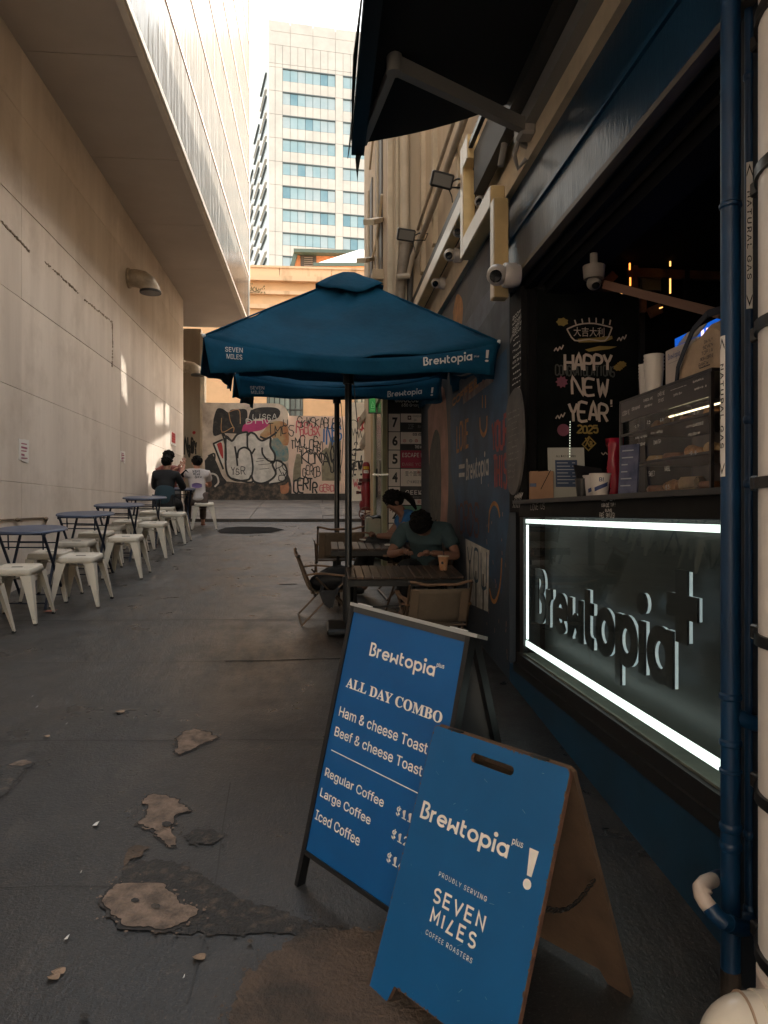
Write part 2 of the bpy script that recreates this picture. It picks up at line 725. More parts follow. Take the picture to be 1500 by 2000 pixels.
# ================================================================== THE SETTING
def asphalt():
    m = bpy.data.materials.new('painted asphalt')
    m.use_nodes = True
    t = m.node_tree
    b = t.nodes['Principled BSDF']
    L = t.links.new
    N = t.nodes.new
    geo = N('ShaderNodeNewGeometry')

    def noise(scale, det=5, rough=.6, st=(1, 1, 1)):
        mp = N('ShaderNodeMapping')
        mp.inputs['Scale'].default_value = st
        L(geo.outputs['Position'], mp.inputs['Vector'])
        n = N('ShaderNodeTexNoise')
        n.inputs['Scale'].default_value = scale
        n.inputs['Detail'].default_value = det
        n.inputs['Roughness'].default_value = rough
        L(mp.outputs[0], n.inputs['Vector'])
        return n.outputs['Fac']

    def rng(s, a, b_, c=0.0, d=1.0):
        r = N('ShaderNodeMapRange')
        r.inputs['From Min'].default_value = a
        r.inputs['From Max'].default_value = b_
        r.inputs['To Min'].default_value = c
        r.inputs['To Max'].default_value = d
        L(s, r.inputs['Value'])
        return r.outputs[0]

    def mix(f, a, b_):
        x = N('ShaderNodeMixRGB')
        for k, q in ((1, a), (2, b_)):
            if isinstance(q, tuple):
                x.inputs[k].default_value = (*q, 1)
            else:
                L(q, x.inputs[k])
        L(f, x.inputs[0])
        return x.outputs[0]

    def mul(a, b_):
        x = N('ShaderNodeMath')
        x.operation = 'MULTIPLY'
        L(a, x.inputs[0])
        if isinstance(b_, float):
            x.inputs[1].default_value = b_
        else:
            L(b_, x.inputs[1])
        return x.outputs[0]

    big = noise(0.55, 4, .55)
    med = noise(3.2, 6, .68)
    fine = noise(70, 4, .7)
    scuff = noise(6, 6, .75, (1, .25, 1))
    grit = noise(240, 2, .5)
    col = mix(rng(big, .35, .65), (.019, .0225, .027), (.032, .031, .031))
    col = mix(mul(rng(med, .45, .75), .7), col, (.047, .043, .039))
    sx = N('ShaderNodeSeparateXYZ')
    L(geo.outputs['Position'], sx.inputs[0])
    col = mix(mul(rng(sx.outputs['Y'], 6.5, 13.0, 0, .85), rng(noise(1.3, 6, .65, (.5, 1.5, 1)), .3, .6, .45, 1)), col, (.092, .083, .074))  # far lane lightened: its distant sheen put into the colour
    # bare concrete showing where the coating has worn off under the umbrella
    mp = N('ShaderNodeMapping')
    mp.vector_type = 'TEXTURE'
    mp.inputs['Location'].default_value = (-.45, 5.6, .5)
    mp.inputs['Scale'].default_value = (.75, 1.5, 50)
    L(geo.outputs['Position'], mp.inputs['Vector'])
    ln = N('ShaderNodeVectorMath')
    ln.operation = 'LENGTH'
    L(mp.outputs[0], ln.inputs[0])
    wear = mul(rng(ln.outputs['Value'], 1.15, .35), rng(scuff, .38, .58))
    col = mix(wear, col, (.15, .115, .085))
    scr = mul(rng(scuff, .60, .72), .35)
    col = mix(scr, col, (.15, .125, .105))
    col = mix(rng(noise(28, 6, .75), .55, .75, 0, .6), col, (.022, .021, .020))
    col = mix(rng(noise(1.7, 7, .7, (1, .4, 1)), .52, .72, 0, .6), col, (.062, .051, .043))
    col = mix(rng(fine, .56, .72, 0, .75), col, (.014, .0135, .013))
    col = mix(rng(noise(95, 3, .6), .58, .70, 0, .75), col, (.085, .076, .068))
    col = mix(rng(noise(11, 7, .72), .56, .66, 0, .5), col, (.060, .050, .043))
    col = mix(rng(grit, .74, .80, 0, .8), col, (.22, .20, .18))
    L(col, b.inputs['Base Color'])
    L(rng(med, .3, .7, .23, .52), b.inputs['Roughness'])
    b.inputs['Specular IOR Level'].default_value = .45
    bp = N('ShaderNodeBump')
    bp.inputs['Strength'].default_value = .75
    bp.inputs['Distance'].default_value = .007
    mm = N('ShaderNodeMath')
    mm.operation = 'ADD'
    L(mul(fine, .5), mm.inputs[0])
    L(scuff, mm.inputs[1])
    L(mm.outputs[0], bp.inputs['Height'])
    L(bp.outputs[0], b.inputs['Normal'])
    return m


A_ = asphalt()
CONC = M('footpath concrete', (.16, .135, .115), .75, var=.35, vs=2.5, bump=.4, bs=60)
WORNC = M('bare concrete patch', (.25, .175, .13), .85, rgb2=(.10, .074, .056), vs=16, bump=1, bs=60, lo=.38, hi=.66, detail=10)
TAR = M('old tar', (.030, .027, .025), .7, rgb2=(.10, .075, .055), vs=22, bump=1.0, bs=70, lo=.52, hi=.68)
JOINT = M('joint dirt', (.012, .011, .010), .9)
JFAINT = M('faint joint', (.022, .020, .019), .8)
BROWNP = M('brown worn coating', (.105, .070, .048), .75, rgb2=(.035, .028, .022), vs=5, bump=.9, bs=70, lo=.42, hi=.66, detail=10)

mb = MB()
ys = [-400, -60] + [-60 + i * 2 for i in range(1, 37)] + [Y_KERB]
ys = sorted(set([y for y in ys if y < Y_KERB] + [Y_KERB]))
xs = [-400, -60, -20, -8, -4, -2, 0, 2, 4, 8, 20, 60, 400]
V = []
for y in ys:
    zz = K * max(y, -60)
    for x in xs:
        V.append((x, y, zz))
nx = len(xs)
mb.add(V, [(j * nx + i, j * nx + i + 1, (j + 1) * nx + i + 1, (j + 1) * nx + i) for j in range(len(ys) - 1) for i in range(nx - 1)])
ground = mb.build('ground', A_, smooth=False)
tag(ground, 'dark worn painted asphalt of the lane', kind='structure')

# footpath that ramps up at the end of the lane, with its kerb and joints
fp = thing('footpath', 'grey concrete footpath ramping up to the graffiti walls', None, (0, Y_KERB, gz(Y_KERB - 1e-6)), kind='structure')
mb = MB()
z0, z1 = K * Y_KERB + .05, gz(Y_END)
slabs = [(-60, -4.6), (-4.59, -2.6), (-2.59, -1.35), (-1.34, .05), (.06, 1.6), (1.61, 60)]
for a, b in slabs:
    for (ya, yb) in ((Y_KERB, Y_KERB + 2.1), (Y_KERB + 2.115, Y_END + .35)):
        q = MB()
        za, zb = gz(ya), gz(min(yb, Y_END)) + max(0, 0)
        q.add([(a, ya, za), (b, ya, za), (b, yb, zb), (a, yb, zb), (a, ya, za - .2), (b, ya, za - .2), (b, yb, zb - .2), (a, yb, zb - .2)],
              [(0, 1, 2, 3), (0, 4, 5, 1), (1, 5, 6, 2), (3, 2, 6, 7), (0, 3, 7, 4)])
        q.build('slab', CONC, fp)
q = MB()
q.add([(-60, Y_END + .35, z1 - .01), (60, Y_END + .35, z1 - .01), (60, 400, z1 - .01), (-60, 400, z1 - .01)], [(0, 1, 2, 3)])
q.build('yard_surface', CONC, fp)
q = MB()
q.add([(-60, Y_KERB, z0 - .04), (60, Y_KERB, z0 - .04), (60, Y_END + .4, z1 - .04), (-60, Y_END + .4, z1 - .04)], [(0, 1, 2, 3)])
q.build('bedding', JOINT, fp)
q = MB()
q.box((0, Y_KERB - .046, z0 - .077), (9, .09, .15))
q.build('kerb', M('kerb stone', (.10, .085, .072), .8, var=.4, vs=6, bump=.5), fp)


def gpatch(pts, mat, name, h=.004, jag=.004, seed=1, parent=None, rim=None, sub=6, chips=0):
    "irregular flat patch whose outline is given in picture points lying on the lane"
    rd = random.Random(seed)
    P = [on_g(px, py) for px, py in pts]
    out = []
    n_ = len(P)
    area = sum(P[i].x * P[(i + 1) % n_].y - P[(i + 1) % n_].x * P[i].y for i in range(n_))
    sg = 1 if area > 0 else -1
    for i in range(n_):
        a, b = P[i], P[(i + 1) % n_]
        d = (b - a).normalized()
        nx_, ny_ = d.y * sg, -d.x * sg
        m_ = max(sub, int((b - a).length / .012))
        for k in range(m_):
            p = a.lerp(b, k / m_)
            w_ = min(1, 4 * (k + .5) / m_ * (1 - (k + .5) / m_) + .3)
            f_ = (pnoise.noise(Vector((p.x * 22, p.y * 22, seed))) * 1.6 + pnoise.noise(Vector((p.x * 70, p.y * 70, seed + 9))) * 1.1) * jag * w_
            out.append((p.x + nx_ * f_, p.y + ny_ * f_))
    if chips:
        q = MB()
        cx = sum(p[0] for p in out) / len(out)
        cy = sum(p[1] for p in out) / len(out)
        for _k in range(chips):
            x, y = rd.choice(out)
            L_ = math.hypot(x - cx, y - cy) + .01
            e_ = abs(rd.gauss(0, 1)) * .03 + .006
            x += (x - cx) / L_ * e_; y += (y - cy) / L_ * e_
            r_ = rd.uniform(.002, .009) * (1 - min(.7, e_ * 8))
            q.flat([(x + r_ * rd.uniform(.5, 1.3) * math.cos(t_ * 1.05), y + r_ * rd.uniform(.5, 1.3) * math.sin(t_ * 1.05)) for t_ in range(6)], lambda a, b, c: Vector((a, b, gz(b) + c)), h)
        q.build('chips', mat, parent, kind='stuff')
    fr = lambda a, b, c: Vector((a, b, gz(b) + c))
    if rim:
        cx = sum(p[0] for p in out) / len(out)
        cy = sum(p[1] for p in out) / len(out)
        q = MB()
        q.flat([(x + (x - cx) / max(.05, math.hypot(x - cx, y - cy)) * .003, y + (y - cy) / max(.05, math.hypot(x - cx, y - cy)) * .004) for x, y in out], fr, h - .0015)
        q.build('broken_edge', JOINT, parent)
        q = MB()
        o2 = []
        for x, y in out:
            L_ = max(.05, math.hypot(x - cx, y - cy))
            e_ = .008 + .016 * abs(pnoise.noise(Vector((x * 30, y * 30, seed + 3)))) + .01 * abs(pnoise.noise(Vector((x * 90, y * 90, seed))))
            o2.append((x + (x - cx) / L_ * e_, y + (y - cy) / L_ * e_))
        q.flat(o2, fr, h - .003)
        q.build('dirty_margin', M('dirty margin', (.060, .050, .043), .8, rgb2=(.026, .024, .024), vs=40, lo=.4, hi=.6), parent)
    q = MB()
    q.flat(out, fr, h)
    return q.build(name, mat, parent)


C5 = lambda L: [(x / 2.5, 1200 + y / 2.5) for x, y in L]
gpatch(C5([(620, 1215), (700, 1205), (760, 1200), (880, 1225), (960, 1260), (1060, 1330), (1150, 1380), (1300, 1430), (1500, 1500), (1700, 1540), (1500, 1575), (1300, 1560), (1100, 1570), (860, 1560), (560, 1470), (520, 1400), (580, 1300)]), TAR, 'tar_repair', .004, .014, 2, ground, chips=60)
gpatch(C5([(625, 1150), (660, 1132), (745, 1142), (700, 1160), (690, 1190), (640, 1200), (600, 1250), (610, 1190)]), BROWNP, 'worn_patch', .006, .003, 3, ground)
gpatch(C5([(560, 1330), (640, 1320), (790, 1325), (830, 1370), (880, 1420), (955, 1440), (960, 1465), (910, 1510), (820, 1545), (700, 1540), (605, 1530), (560, 1480), (515, 1440), (502, 1400), (530, 1360)]), WORNC, 'worn_patch', .009, .010, 4, ground, rim=True, chips=40)
gpatch(C5([(700, 905), (750, 882), (800, 888), (850, 905), (900, 935), (922, 965), (860, 985), (850, 1030), (830, 1050), (860, 1130), (820, 1135), (770, 1090), (750, 1050), (700, 1040), (680, 1025), (710, 985), (720, 940), (695, 930)]), WORNC, 'worn_patch', .006, .009, 5, ground, rim=True, chips=30)
gpatch(C5([(860, 610), (900, 575), (960, 562), (1000, 575), (1065, 605), (1020, 625), (960, 650), (880, 690), (850, 680), (870, 640)]), WORNC, 'worn_patch', .006, .010, 6, ground, rim=True, chips=25)
gpatch(C5([(-40, 750), (40, 738), (110, 715), (165, 730), (110, 760), (90, 800), (50, 850), (20, 890), (-40, 910)]), TAR, 'worn_patch', .005, .010, 7, ground, rim=True, chips=20)
gpatch(C5([(40, 742), (110, 718), (160, 730), (105, 748)]), WORNC, 'worn_patch', .008, .003, 17, ground)
gpatch(C5([(890, 1085), (940, 1060), (1030, 1055), (1080, 1080), (1080, 1120), (1000, 1130), (930, 1125)]), TAR, 'worn_patch', .005, .012, 8, ground, chips=25)
gpatch(C5([(1450, 1580), (1560, 1545), (1900, 1560), (2300, 1800), (2500, 2150), (1700, 2300), (1180, 2080), (1130, 2000), (1120, 1930), (1170, 1820), (1210, 1760), (1300, 1700)]), BROWNP, 'worn_patch', .012, .016, 9, ground, rim=False, sub=10, chips=90)
for k, L_ in enumerate(([(1280, 1995), (1250, 1900), (1225, 1880), (1290, 1960), (1320, 2010)], [(1400, 1640), (1440, 1700), (1420, 1780), (1500, 1860)], [(1250, 1880), (1340, 1850), (1440, 1880)])):
    P_ = C5(L_)
    gpatch([P_[0]] + P_[1:] + [(P_[-1][0] + 2, P_[-1][1] + 3)] + [(x + 2, y + 4) for x, y in reversed(P_[:-1])], JOINT, 'crack', .010, .002, 40 + k, ground, sub=3)
for k, (x, y, r_) in enumerate([(660, 1412, 22), (760, 1440, 26), (815, 1037, 26), (1222, 1612, 16), (415, 1980, 26)]):
    gpatch(C5([(x + r_ * math.cos(t), y + r_ * .55 * math.sin(t)) for t in [i * .9 for i in range(7)]]), TAR, 'oil_spot', .011, .001, 20 + k, ground, sub=2)
DLEAF = M('dry leaf', (.30, .20, .13), .7, var=.3, vs=40)
for k, (x, y, a) in enumerate([(972, 1685, 32), (285, 1755, 34), (262, 1782, 30), (585, 480, 24), (228, 602, 14)]):
    p = on_g(x / 2.5, 1200 + y / 2.5)
    sz = a / 2.5 * (p.y) / FOC
    q = MB()
    prof = [(math.cos(t) * sz, math.sin(t) * sz * .8 * (1 + .2 * math.cos(3 * t)), .004 + .004 * math.sin(2 * t)) for t in [i * math.pi / 6 for i in range(12)]]
    q.add([(0, 0, .008)] + prof, [(0, i + 1, (i + 1) % 12 + 1) for i in range(12)])
    for i_, v_ in enumerate(q.v):
        q.v[i_] = (p.x + v_[0], p.y + v_[1], p.z + .005 + v_[2])
    o = q.build('fallen_leaf', DLEAF)
    tag(o, ['pale dry leaf on the lane between the bare patch and the blue board', 'upper of two dry leaves at the lower left of the lane', 'lower of two dry leaves at the lower left of the lane',
            'small dark rimmed leaf far up the left of the lane', 'tiny reddish leaf scrap near the left stools'][k], 'leaf', 'leaves on the lane')
PAPER = M('white paper scrap', (.75, .73, .70), .6)
for k, (x, y, a) in enumerate([(468, 1033, 16), (326, 1591, 12), (897, 1784, 5), (395, 1270, 4), (157, 407, 4), (181, 458, 5), (325, 541, 4)]):
    p = on_g(x / 2.5, 1200 + y / 2.5)
    sz = a / 2.5 * p.y / FOC * .8
    q = MB()
    q.add([(p.x - sz, p.y - sz, p.z + .006), (p.x + sz * .8, p.y - sz * 1.5, p.z + .009), (p.x + sz, p.y + sz * 1.2, p.z + .014), (p.x - sz * .5, p.y + sz * 1.7, p.z + .006)], [(0, 1, 2), (0, 2, 3)])
    o = q.build('paper_scrap', PAPER, solid=.001)
    tag(o, ['white paper scrap left of the bare patches', 'white paper scrap low on the left of the lane', 'tiny white fleck near the blue boards', 'tiny white fleck left of the big bare patch',
            'tiny white fleck high on the left of the lane', 'tiny white fleck just below another on the left', 'tiny white fleck in the middle left of the lane'][k], 'litter', 'paper scraps on the lane')
p = on_g(97, 1196)
q = MB()
q.add([(p.x - .05, p.y, p.z + .006), (p.x + .04, p.y - .02, p.z + .012), (p.x + .06, p.y + .03, p.z + .02), (p.x - .03, p.y + .04, p.z + .01)], [(0, 1, 2), (0, 2, 3)])
tag(q.build('candy_wrapper', M('red wrapper', (.55, .18, .12), .4), solid=.001), 'crumpled red and white wrapper on the ground by the nearest stools', 'litter')

# cross joints and cracks in the lane
def gline(pts, wd, mat=JOINT, h=.0035, name='joint', jag=.006, seed=3):
    rd = random.Random(seed)
    P = [on_g(*p) for p in pts]
    out = []
    for i in range(len(P) - 1):
        n = max(2, int((P[i + 1] - P[i]).length / .12))
        for k in range(n):
            p = P[i].lerp(P[i + 1], k / n)
            out.append((p.x, p.y + rd.uniform(-jag, jag)))
    out.append((P[-1].x, P[-1].y))
    q = MB()
    q.ribbon(out, wd, lambda a, b, c: Vector((a, b, gz(b) + c)), h)
    return q.build(name, mat, ground)


gline([(30, 1213), (420, 1211), (672, 1212)], .009, JFAINT)
gline([(0, 1296), (330, 1294), (440, 1292)], .005, JFAINT)
gline([(440, 1292), (520, 1291), (690, 1286)], .016)
gline([(0, 1449), (340, 1447), (700, 1446), (1000, 1448)], .004, JFAINT, seed=5)
gline([(270, 1122), (560, 1124), (660, 1122)], .006, JFAINT, seed=6)
gline([(545, 1142), (580, 1141)], .03, seed=7)
gline([(0, 1735), (210, 1733)], .003, JFAINT, seed=8)
gline([(450, 1530), (436, 1610), (425, 1700), (400, 1830), (366, 1960)], .005, M('faint grey scuff', (.033, .032, .031), .6), seed=10, name='scuff_line')
WLINE = M('worn white line', (.30, .27, .25), .9, var=.6, vs=25)
for L_ in ([(370, 1052), (392, 1044)], [(400, 1052), (412, 1051)], [(413, 1030), (440, 1022)], [(460, 1022), (560, 1023)], [(560, 1056), (588, 1022)], [(466, 1044), (500, 1045)], [(440, 1022), (455, 1023)], [(540, 1023), (552, 1023)]):
    gline(L_, .045, WLINE, .005, 'worn_line', seed=len(L_) + int(L_[0][0]))
gpatch([(424, 1037), (440, 1031), (470, 1029), (530, 1030), (555, 1035), (530, 1041), (480, 1043), (430, 1042)], M('fresh black tar', (.034, .031, .029), 1.0, bump=.5, spec=0.0), 'tar_repair', .006, .012, 31, ground)
# service cover in the footpath
mbx = MB()
cv = thing('drain_cover', 'rectangular concrete inspection cover in the ramping footpath', 'drain cover', on_g(660, 1000))
def on_fp(px, py):
    d = ray(px, py)
    s_ = .108
    t = (z0 - s_ * Y_KERB - CAM_H) / (d.z - s_ * d.y)
    return CAM + d * t
a, b, c, d_ = on_fp(624, 984), on_fp(692, 984), on_fp(700, 1007), on_fp(630, 1007)
q = MB(); q.add([p + Vector((0, 0, .008)) for p in (a, b, c, d_)], [(0, 1, 2, 3)]); q.build('lid', M('cover concrete', (.20, .165, .135), .8, var=.35, vs=9), cv, solid=.004)
for t0, t1, v in ((.1, .3, .45), (.35, .6, .45), (.65, .85, .45)):
    q = MB(); e, g = a.lerp(b, t0).lerp(d_.lerp(c, t0), v), a.lerp(b, t1).lerp(d_.lerp(c, t1), v)
    q.beam(e + Vector((0, 0, .012)), g + Vector((0, 0, .012)), .05, .004); q.build('slot', JOINT, cv)

# ------------------------------------------------------------------ left building
def streaky(name, c1, c2, sc=1.5, rough=.8, st=(1, 1, .12), bump=.12, lo=.35, hi=.7):
    m = M(name, c1, rough, rgb2=c2, vs=sc, stretch=st, bump=bump, bs=45, lo=lo, hi=hi, detail=8)
    return m


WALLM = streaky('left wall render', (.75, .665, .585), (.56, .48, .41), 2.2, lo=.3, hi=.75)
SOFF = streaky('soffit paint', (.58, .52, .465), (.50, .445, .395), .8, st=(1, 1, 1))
_t = WALLM.node_tree
_oi = _t.nodes.new('ShaderNodeObjectInfo'); _rr = _t.nodes.new('ShaderNodeMapRange'); _rr.inputs['To Min'].default_value = .90; _rr.inputs['To Max'].default_value = 1.05
_hv = _t.nodes.new('ShaderNodeHueSaturation'); _bs = _t.nodes['Principled BSDF']
_src = _bs.inputs['Base Color'].links[0].from_socket
_t.links.new(_oi.outputs['Random'], _rr.inputs['Value']); _t.links.new(_rr.outputs[0], _hv.inputs['Value'])
_g = _t.nodes.new('ShaderNodeNewGeometry'); _bn = _t.nodes.new('ShaderNodeTexNoise'); _bn.inputs['Scale'].default_value = .9; _bn.inputs['Detail'].default_value = 9; _bn.inputs['Roughness'].default_value = .7
_t.links.new(_g.outputs['Position'], _bn.inputs['Vector'])
_b2 = _t.nodes.new('ShaderNodeMapRange'); _b2.inputs['From Min'].default_value = .48; _b2.inputs['From Max'].default_value = .75; _b2.inputs['To Max'].default_value = .6
_t.links.new(_bn.outputs['Fac'], _b2.inputs['Value'])
_m2 = _t.nodes.new('ShaderNodeMixRGB'); _m2.inputs[2].default_value = (.40, .32, .25, 1)
_t.links.new(_b2.outputs[0], _m2.inputs[0]); _t.links.new(_src, _m2.inputs[1]); _t.links.new(_m2.outputs[0], _hv.inputs['Color']); _t.links.new(_hv.outputs[0], _bs.inputs['Base Color'])
lb = thing('office_building', 'beige panelled building with deep soffit and glassy upper wall along the left', 'building', (XL, 5, gz(5)))
MB().rng((-14, -30, -4), (XL - .06, 16.78, 6.28)).build('body', M('joint shade', (.34, .28, .22), .9), lb)
zrows = [-3.6, .865, 1.81, 2.755, 3.69, 4.65, 5.57, 6.25]
yc = [-29.6, -22.1, -14.6, -7.15, -3.4, .35, 4.1, 7.85, 11.6, 15.35, 16.8]
rd = random.Random(3)
for i in range(len(zrows) - 1):
    for j in range(len(yc) - 1):
        q = MB()
        t = rd.uniform(-.0025, .0025)
        g = .0025
        q.cbox((XL - .03 + t, (yc[j] + yc[j + 1]) / 2, (zrows[i] + zrows[i + 1]) / 2), (.06, yc[j + 1] - yc[j] - g, zrows[i + 1] - zrows[i] - g * 1.5), .003)
        q.build('wall_panel', WALLM, lb)
MB().rng((-14, 16.78, 0), (XL - .001, 16.83, 6.26)).build('end_wall', WALLM, lb)
MB().rng((-14, -7.9, 6.30), (-1.86, 19.2, 15.9)).build('upper_body', M('upper shade', (.2, .18, .16), .8), lb)
for j in range(12):
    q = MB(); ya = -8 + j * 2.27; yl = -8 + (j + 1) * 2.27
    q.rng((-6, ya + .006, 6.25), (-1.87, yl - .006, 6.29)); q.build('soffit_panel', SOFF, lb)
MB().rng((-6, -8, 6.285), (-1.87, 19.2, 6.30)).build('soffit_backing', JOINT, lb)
MB().rng((-1.87, -8, 6.20), (-1.80, 19.25, 6.36)).build('soffit_edge', M('white edge trim', (.72, .66, .58), .5, var=.1), lb)
MB().rng((-1.80, -8, 6.22), (-1.775, 19.25, 6.27)).build('drip_edge', M('white edge trim'), lb)


def reflective():
    m = bpy.data.materials.new('rippled reflective cladding')
    m.use_nodes = True
    t = m.node_tree
    b = t.nodes['Principled BSDF']
    b.inputs['Base Color'].default_value = (.095, .088, .078, 1)
    b.inputs['Metallic'].default_value = .0
    b.inputs['IOR'].default_value = 1.13
    b.inputs['Roughness'].default_value = .20
    geo = t.nodes.new('ShaderNodeNewGeometry')
    mp = t.nodes.new('ShaderNodeMapping')
    mp.inputs['Scale'].default_value = (1, 2.2, .35)
    t.links.new(geo.outputs['Position'], mp.inputs['Vector'])
    n = t.nodes.new('ShaderNodeTexNoise')
    n.inputs['Scale'].default_value = 1.6
    n.inputs['Detail'].default_value = 3
    t.links.new(mp.outputs[0], n.inputs['Vector'])
    bp = t.nodes.new('ShaderNodeBump')
    bp.inputs['Strength'].default_value = .35
    bp.inputs['Distance'].default_value = .06
    t.links.new(n.outputs['Fac'], bp.inputs['Height'])
    t.links.new(bp.outputs[0], b.inputs['Normal'])
    return m


REFL = reflective()
TRAN = M('pinkish transom', (.60, .43, .37), .5)
nrow, ncol = 8, 11
for i in range(nrow):
    za = 6.36 + i * 1.2
    for j in range(ncol):
        ya = -6.8 + j * 2.36
        q = MB(); q.rng((-1.86, ya + .004, za + .05), (-1.825, ya + 2.356, za + 1.19)); q.build('glass_panel', REFL, lb)
    if i:
        MB().rng((-1.83, -8, za + .012), (-1.812, 19.2, za + .045)).build('transom', TRAN, lb)
MB().rng((-1.88, 19.2, 6.2), (-1.80, 19.26, 15.9)).build('corner_trim', M('white edge trim'), lb)

# recessed wall past the corner, with its column
rw = thing('recessed_wall', 'stained beige wall recessed beyond the corner of the left building', 'wall', (-3.6, 19.2, gz(19.2)))
q = MB(); q.rng((-9, 19.2, .5), (on_y(392, 800, 19.2).x, 19.5, 6.2)); q.build('wall', streaky('recess render', (.50, .42, .33), (.33, .27, .21), 1.6), rw)
xa, xb = on_y(391, 800, 18.95).x, on_y(400, 800, 18.95).x
MB().rng((xa, 18.9, 1.0), (xb, 19.19, 6.0)).build('column', M('cream column', (.58, .50, .38), .6, var=.25, vs=3), rw)
fr = Frame((0, 19.2, 0), (1, 0, 0), (0, 0, 1), (0, -1, 0))
BLK = M('black spray paint', (.018, .017, .017), .5)
REDP = M('red spray paint', (.45, .03, .03), .5)
def bx(px0, py0, px1, py1, Y, frm):
    a0, b0 = frm.uv(on_y(px0, py1, Y))
    a1, b1 = frm.uv(on_y(px1, py0, Y))
    return a0, b0, a1, b1
q = MB(); a0, b0, a1, b1 = bx(361, 868, 384, 892, 19.2, fr); hand(q, 'NSBY', fr, a0, b0, a1, b1 - b0, .035, jit=.3, rnd=random.Random(2)); hand(q, 'XO', fr, a0 + .1, b0 + .1, a1 - .1, .3, .03, jit=.3, rnd=random.Random(4)); q.build('tag_lettering', BLK, rw)
q = MB(); c = fr.uv(on_y(379, 845, 19.2)); q.flat([(c[0] + .045 * math.cos(i), c[1] + .045 * math.sin(i)) for i in range(6)], fr, .003); q.build('paint_dot', REDP, rw)

# wall fittings on the left wall
def elbow_lamp(px, py, s, lab):
    p = on_x(px, py, XL)
    t = thing('wall_lamp', lab, 'wall lamp', p, group='hooded wall lamps on the left building')
    q = MB(); q.lathe([(.0, 0), (.16, .0), (.16, .03), (.12, .05), (0, .05)], (0, 0, 0), 18, 'X', cap=False); q.build('wall_plate', M('lamp paint', (.42, .35, .27), .5, var=.3, vs=6), t, local=True, smooth='auto')
    q = MB(); pts = [(0, 0, .0), (.12, 0, .0), (.22, 0, -.02), (.30, 0, -.08), (.345, 0, -.17), (.35, 0, -.22)]
    q.tube(pts, [.135, .14, .145, .148, .15, .15], 18, cap=True); q.build('hood', M('lamp paint'), t, local=True, smooth='auto')
    q = MB(); q.lathe([(0, -.235), (.165, -.235), (.17, -.22), (.165, -.195), (.0, -.195)], (.35, 0, 0), 20, cap=False); q.build('lens_ring', M('dark lamp ring', (.03, .03, .035), .4), t, local=True, smooth='auto')
    t.scale = (s, s, s)
    return t


elbow_lamp(250, 543, 1.0, 'large hooded elbow lamp stained with dirt on the left wall')
t = elbow_lamp(357, 718, .9, 'small hooded elbow lamp half hidden by the far corner of the left wall')
t.location = on_y(359, 716, 17.6)
# rust scar of a removed bracket line
frL = Frame((XL, 0, 0), (0, 1, 0), (0, 0, 1), (1, 0, 0))
RUST = M('rust scar', (.10, .07, .045), .9, rgb2=(.30, .23, .16), vs=30, lo=.4, hi=.6)
RUST2 = M('fresh chipped render', (.36, .30, .22), .9, rgb2=(.16, .11, .07), vs=12, lo=.4, hi=.62)
rs = thing('bracket_scar', 'broken dark rust line left across the beige left wall', 'wall mark', on_x(150, 575, XL))
rd = random.Random(9)
for seg in ([(2, 432), (60, 494)], [(88, 512), (155, 574)], [(165, 585), (219, 629)], [(219, 629), (220, 672), (219, 718)]):
    q = MB()
    for a, b in zip(seg[:-1], seg[1:]):
        n = max(3, int(math.hypot(b[0] - a[0], b[1] - a[1]) / 1.6))
        for k in range(n):
            if rd.random() < .18:
                continue
            x, y = a[0] + (b[0] - a[0]) * k / n, a[1] + (b[1] - a[1]) * k / n
            u0, v0 = frL.uv(on_x(x, y + rd.uniform(-1.5, 1.5), XL))
            s_ = rd.uniform(.005, .021)
            q.prism([(u0 + s_ * rd.uniform(.8, 2.5) * math.cos(i * 1.05), v0 + s_ * rd.uniform(.5, 1) * math.sin(i * 1.05)) for i in range(6)], frL, -.004, .004)
    q.build('rust_stain', RUST if seg[0][0] < 165 else RUST2, rs)
# low conduit with a bracket
q = MB(); P = [on_x(0, 1015, XL + .01), on_x(40, 1013, XL + .01), on_x(88, 1011, XL + .01), on_x(92, 1016, XL + .01), on_x(88, 1024, XL + .01)]
q.tube(P, .006, 6); q.ell(on_x(35, 1015, XL + .02), (.02, .05, .02)); q.ell(on_x(90, 1013, XL + .02), (.02, .05, .02))
tag(q.build('wall_conduit', M('rusty conduit', (.20, .14, .09), .7, var=.4)), 'thin rusty conduit low on the left wall behind the nearest table', 'conduit')
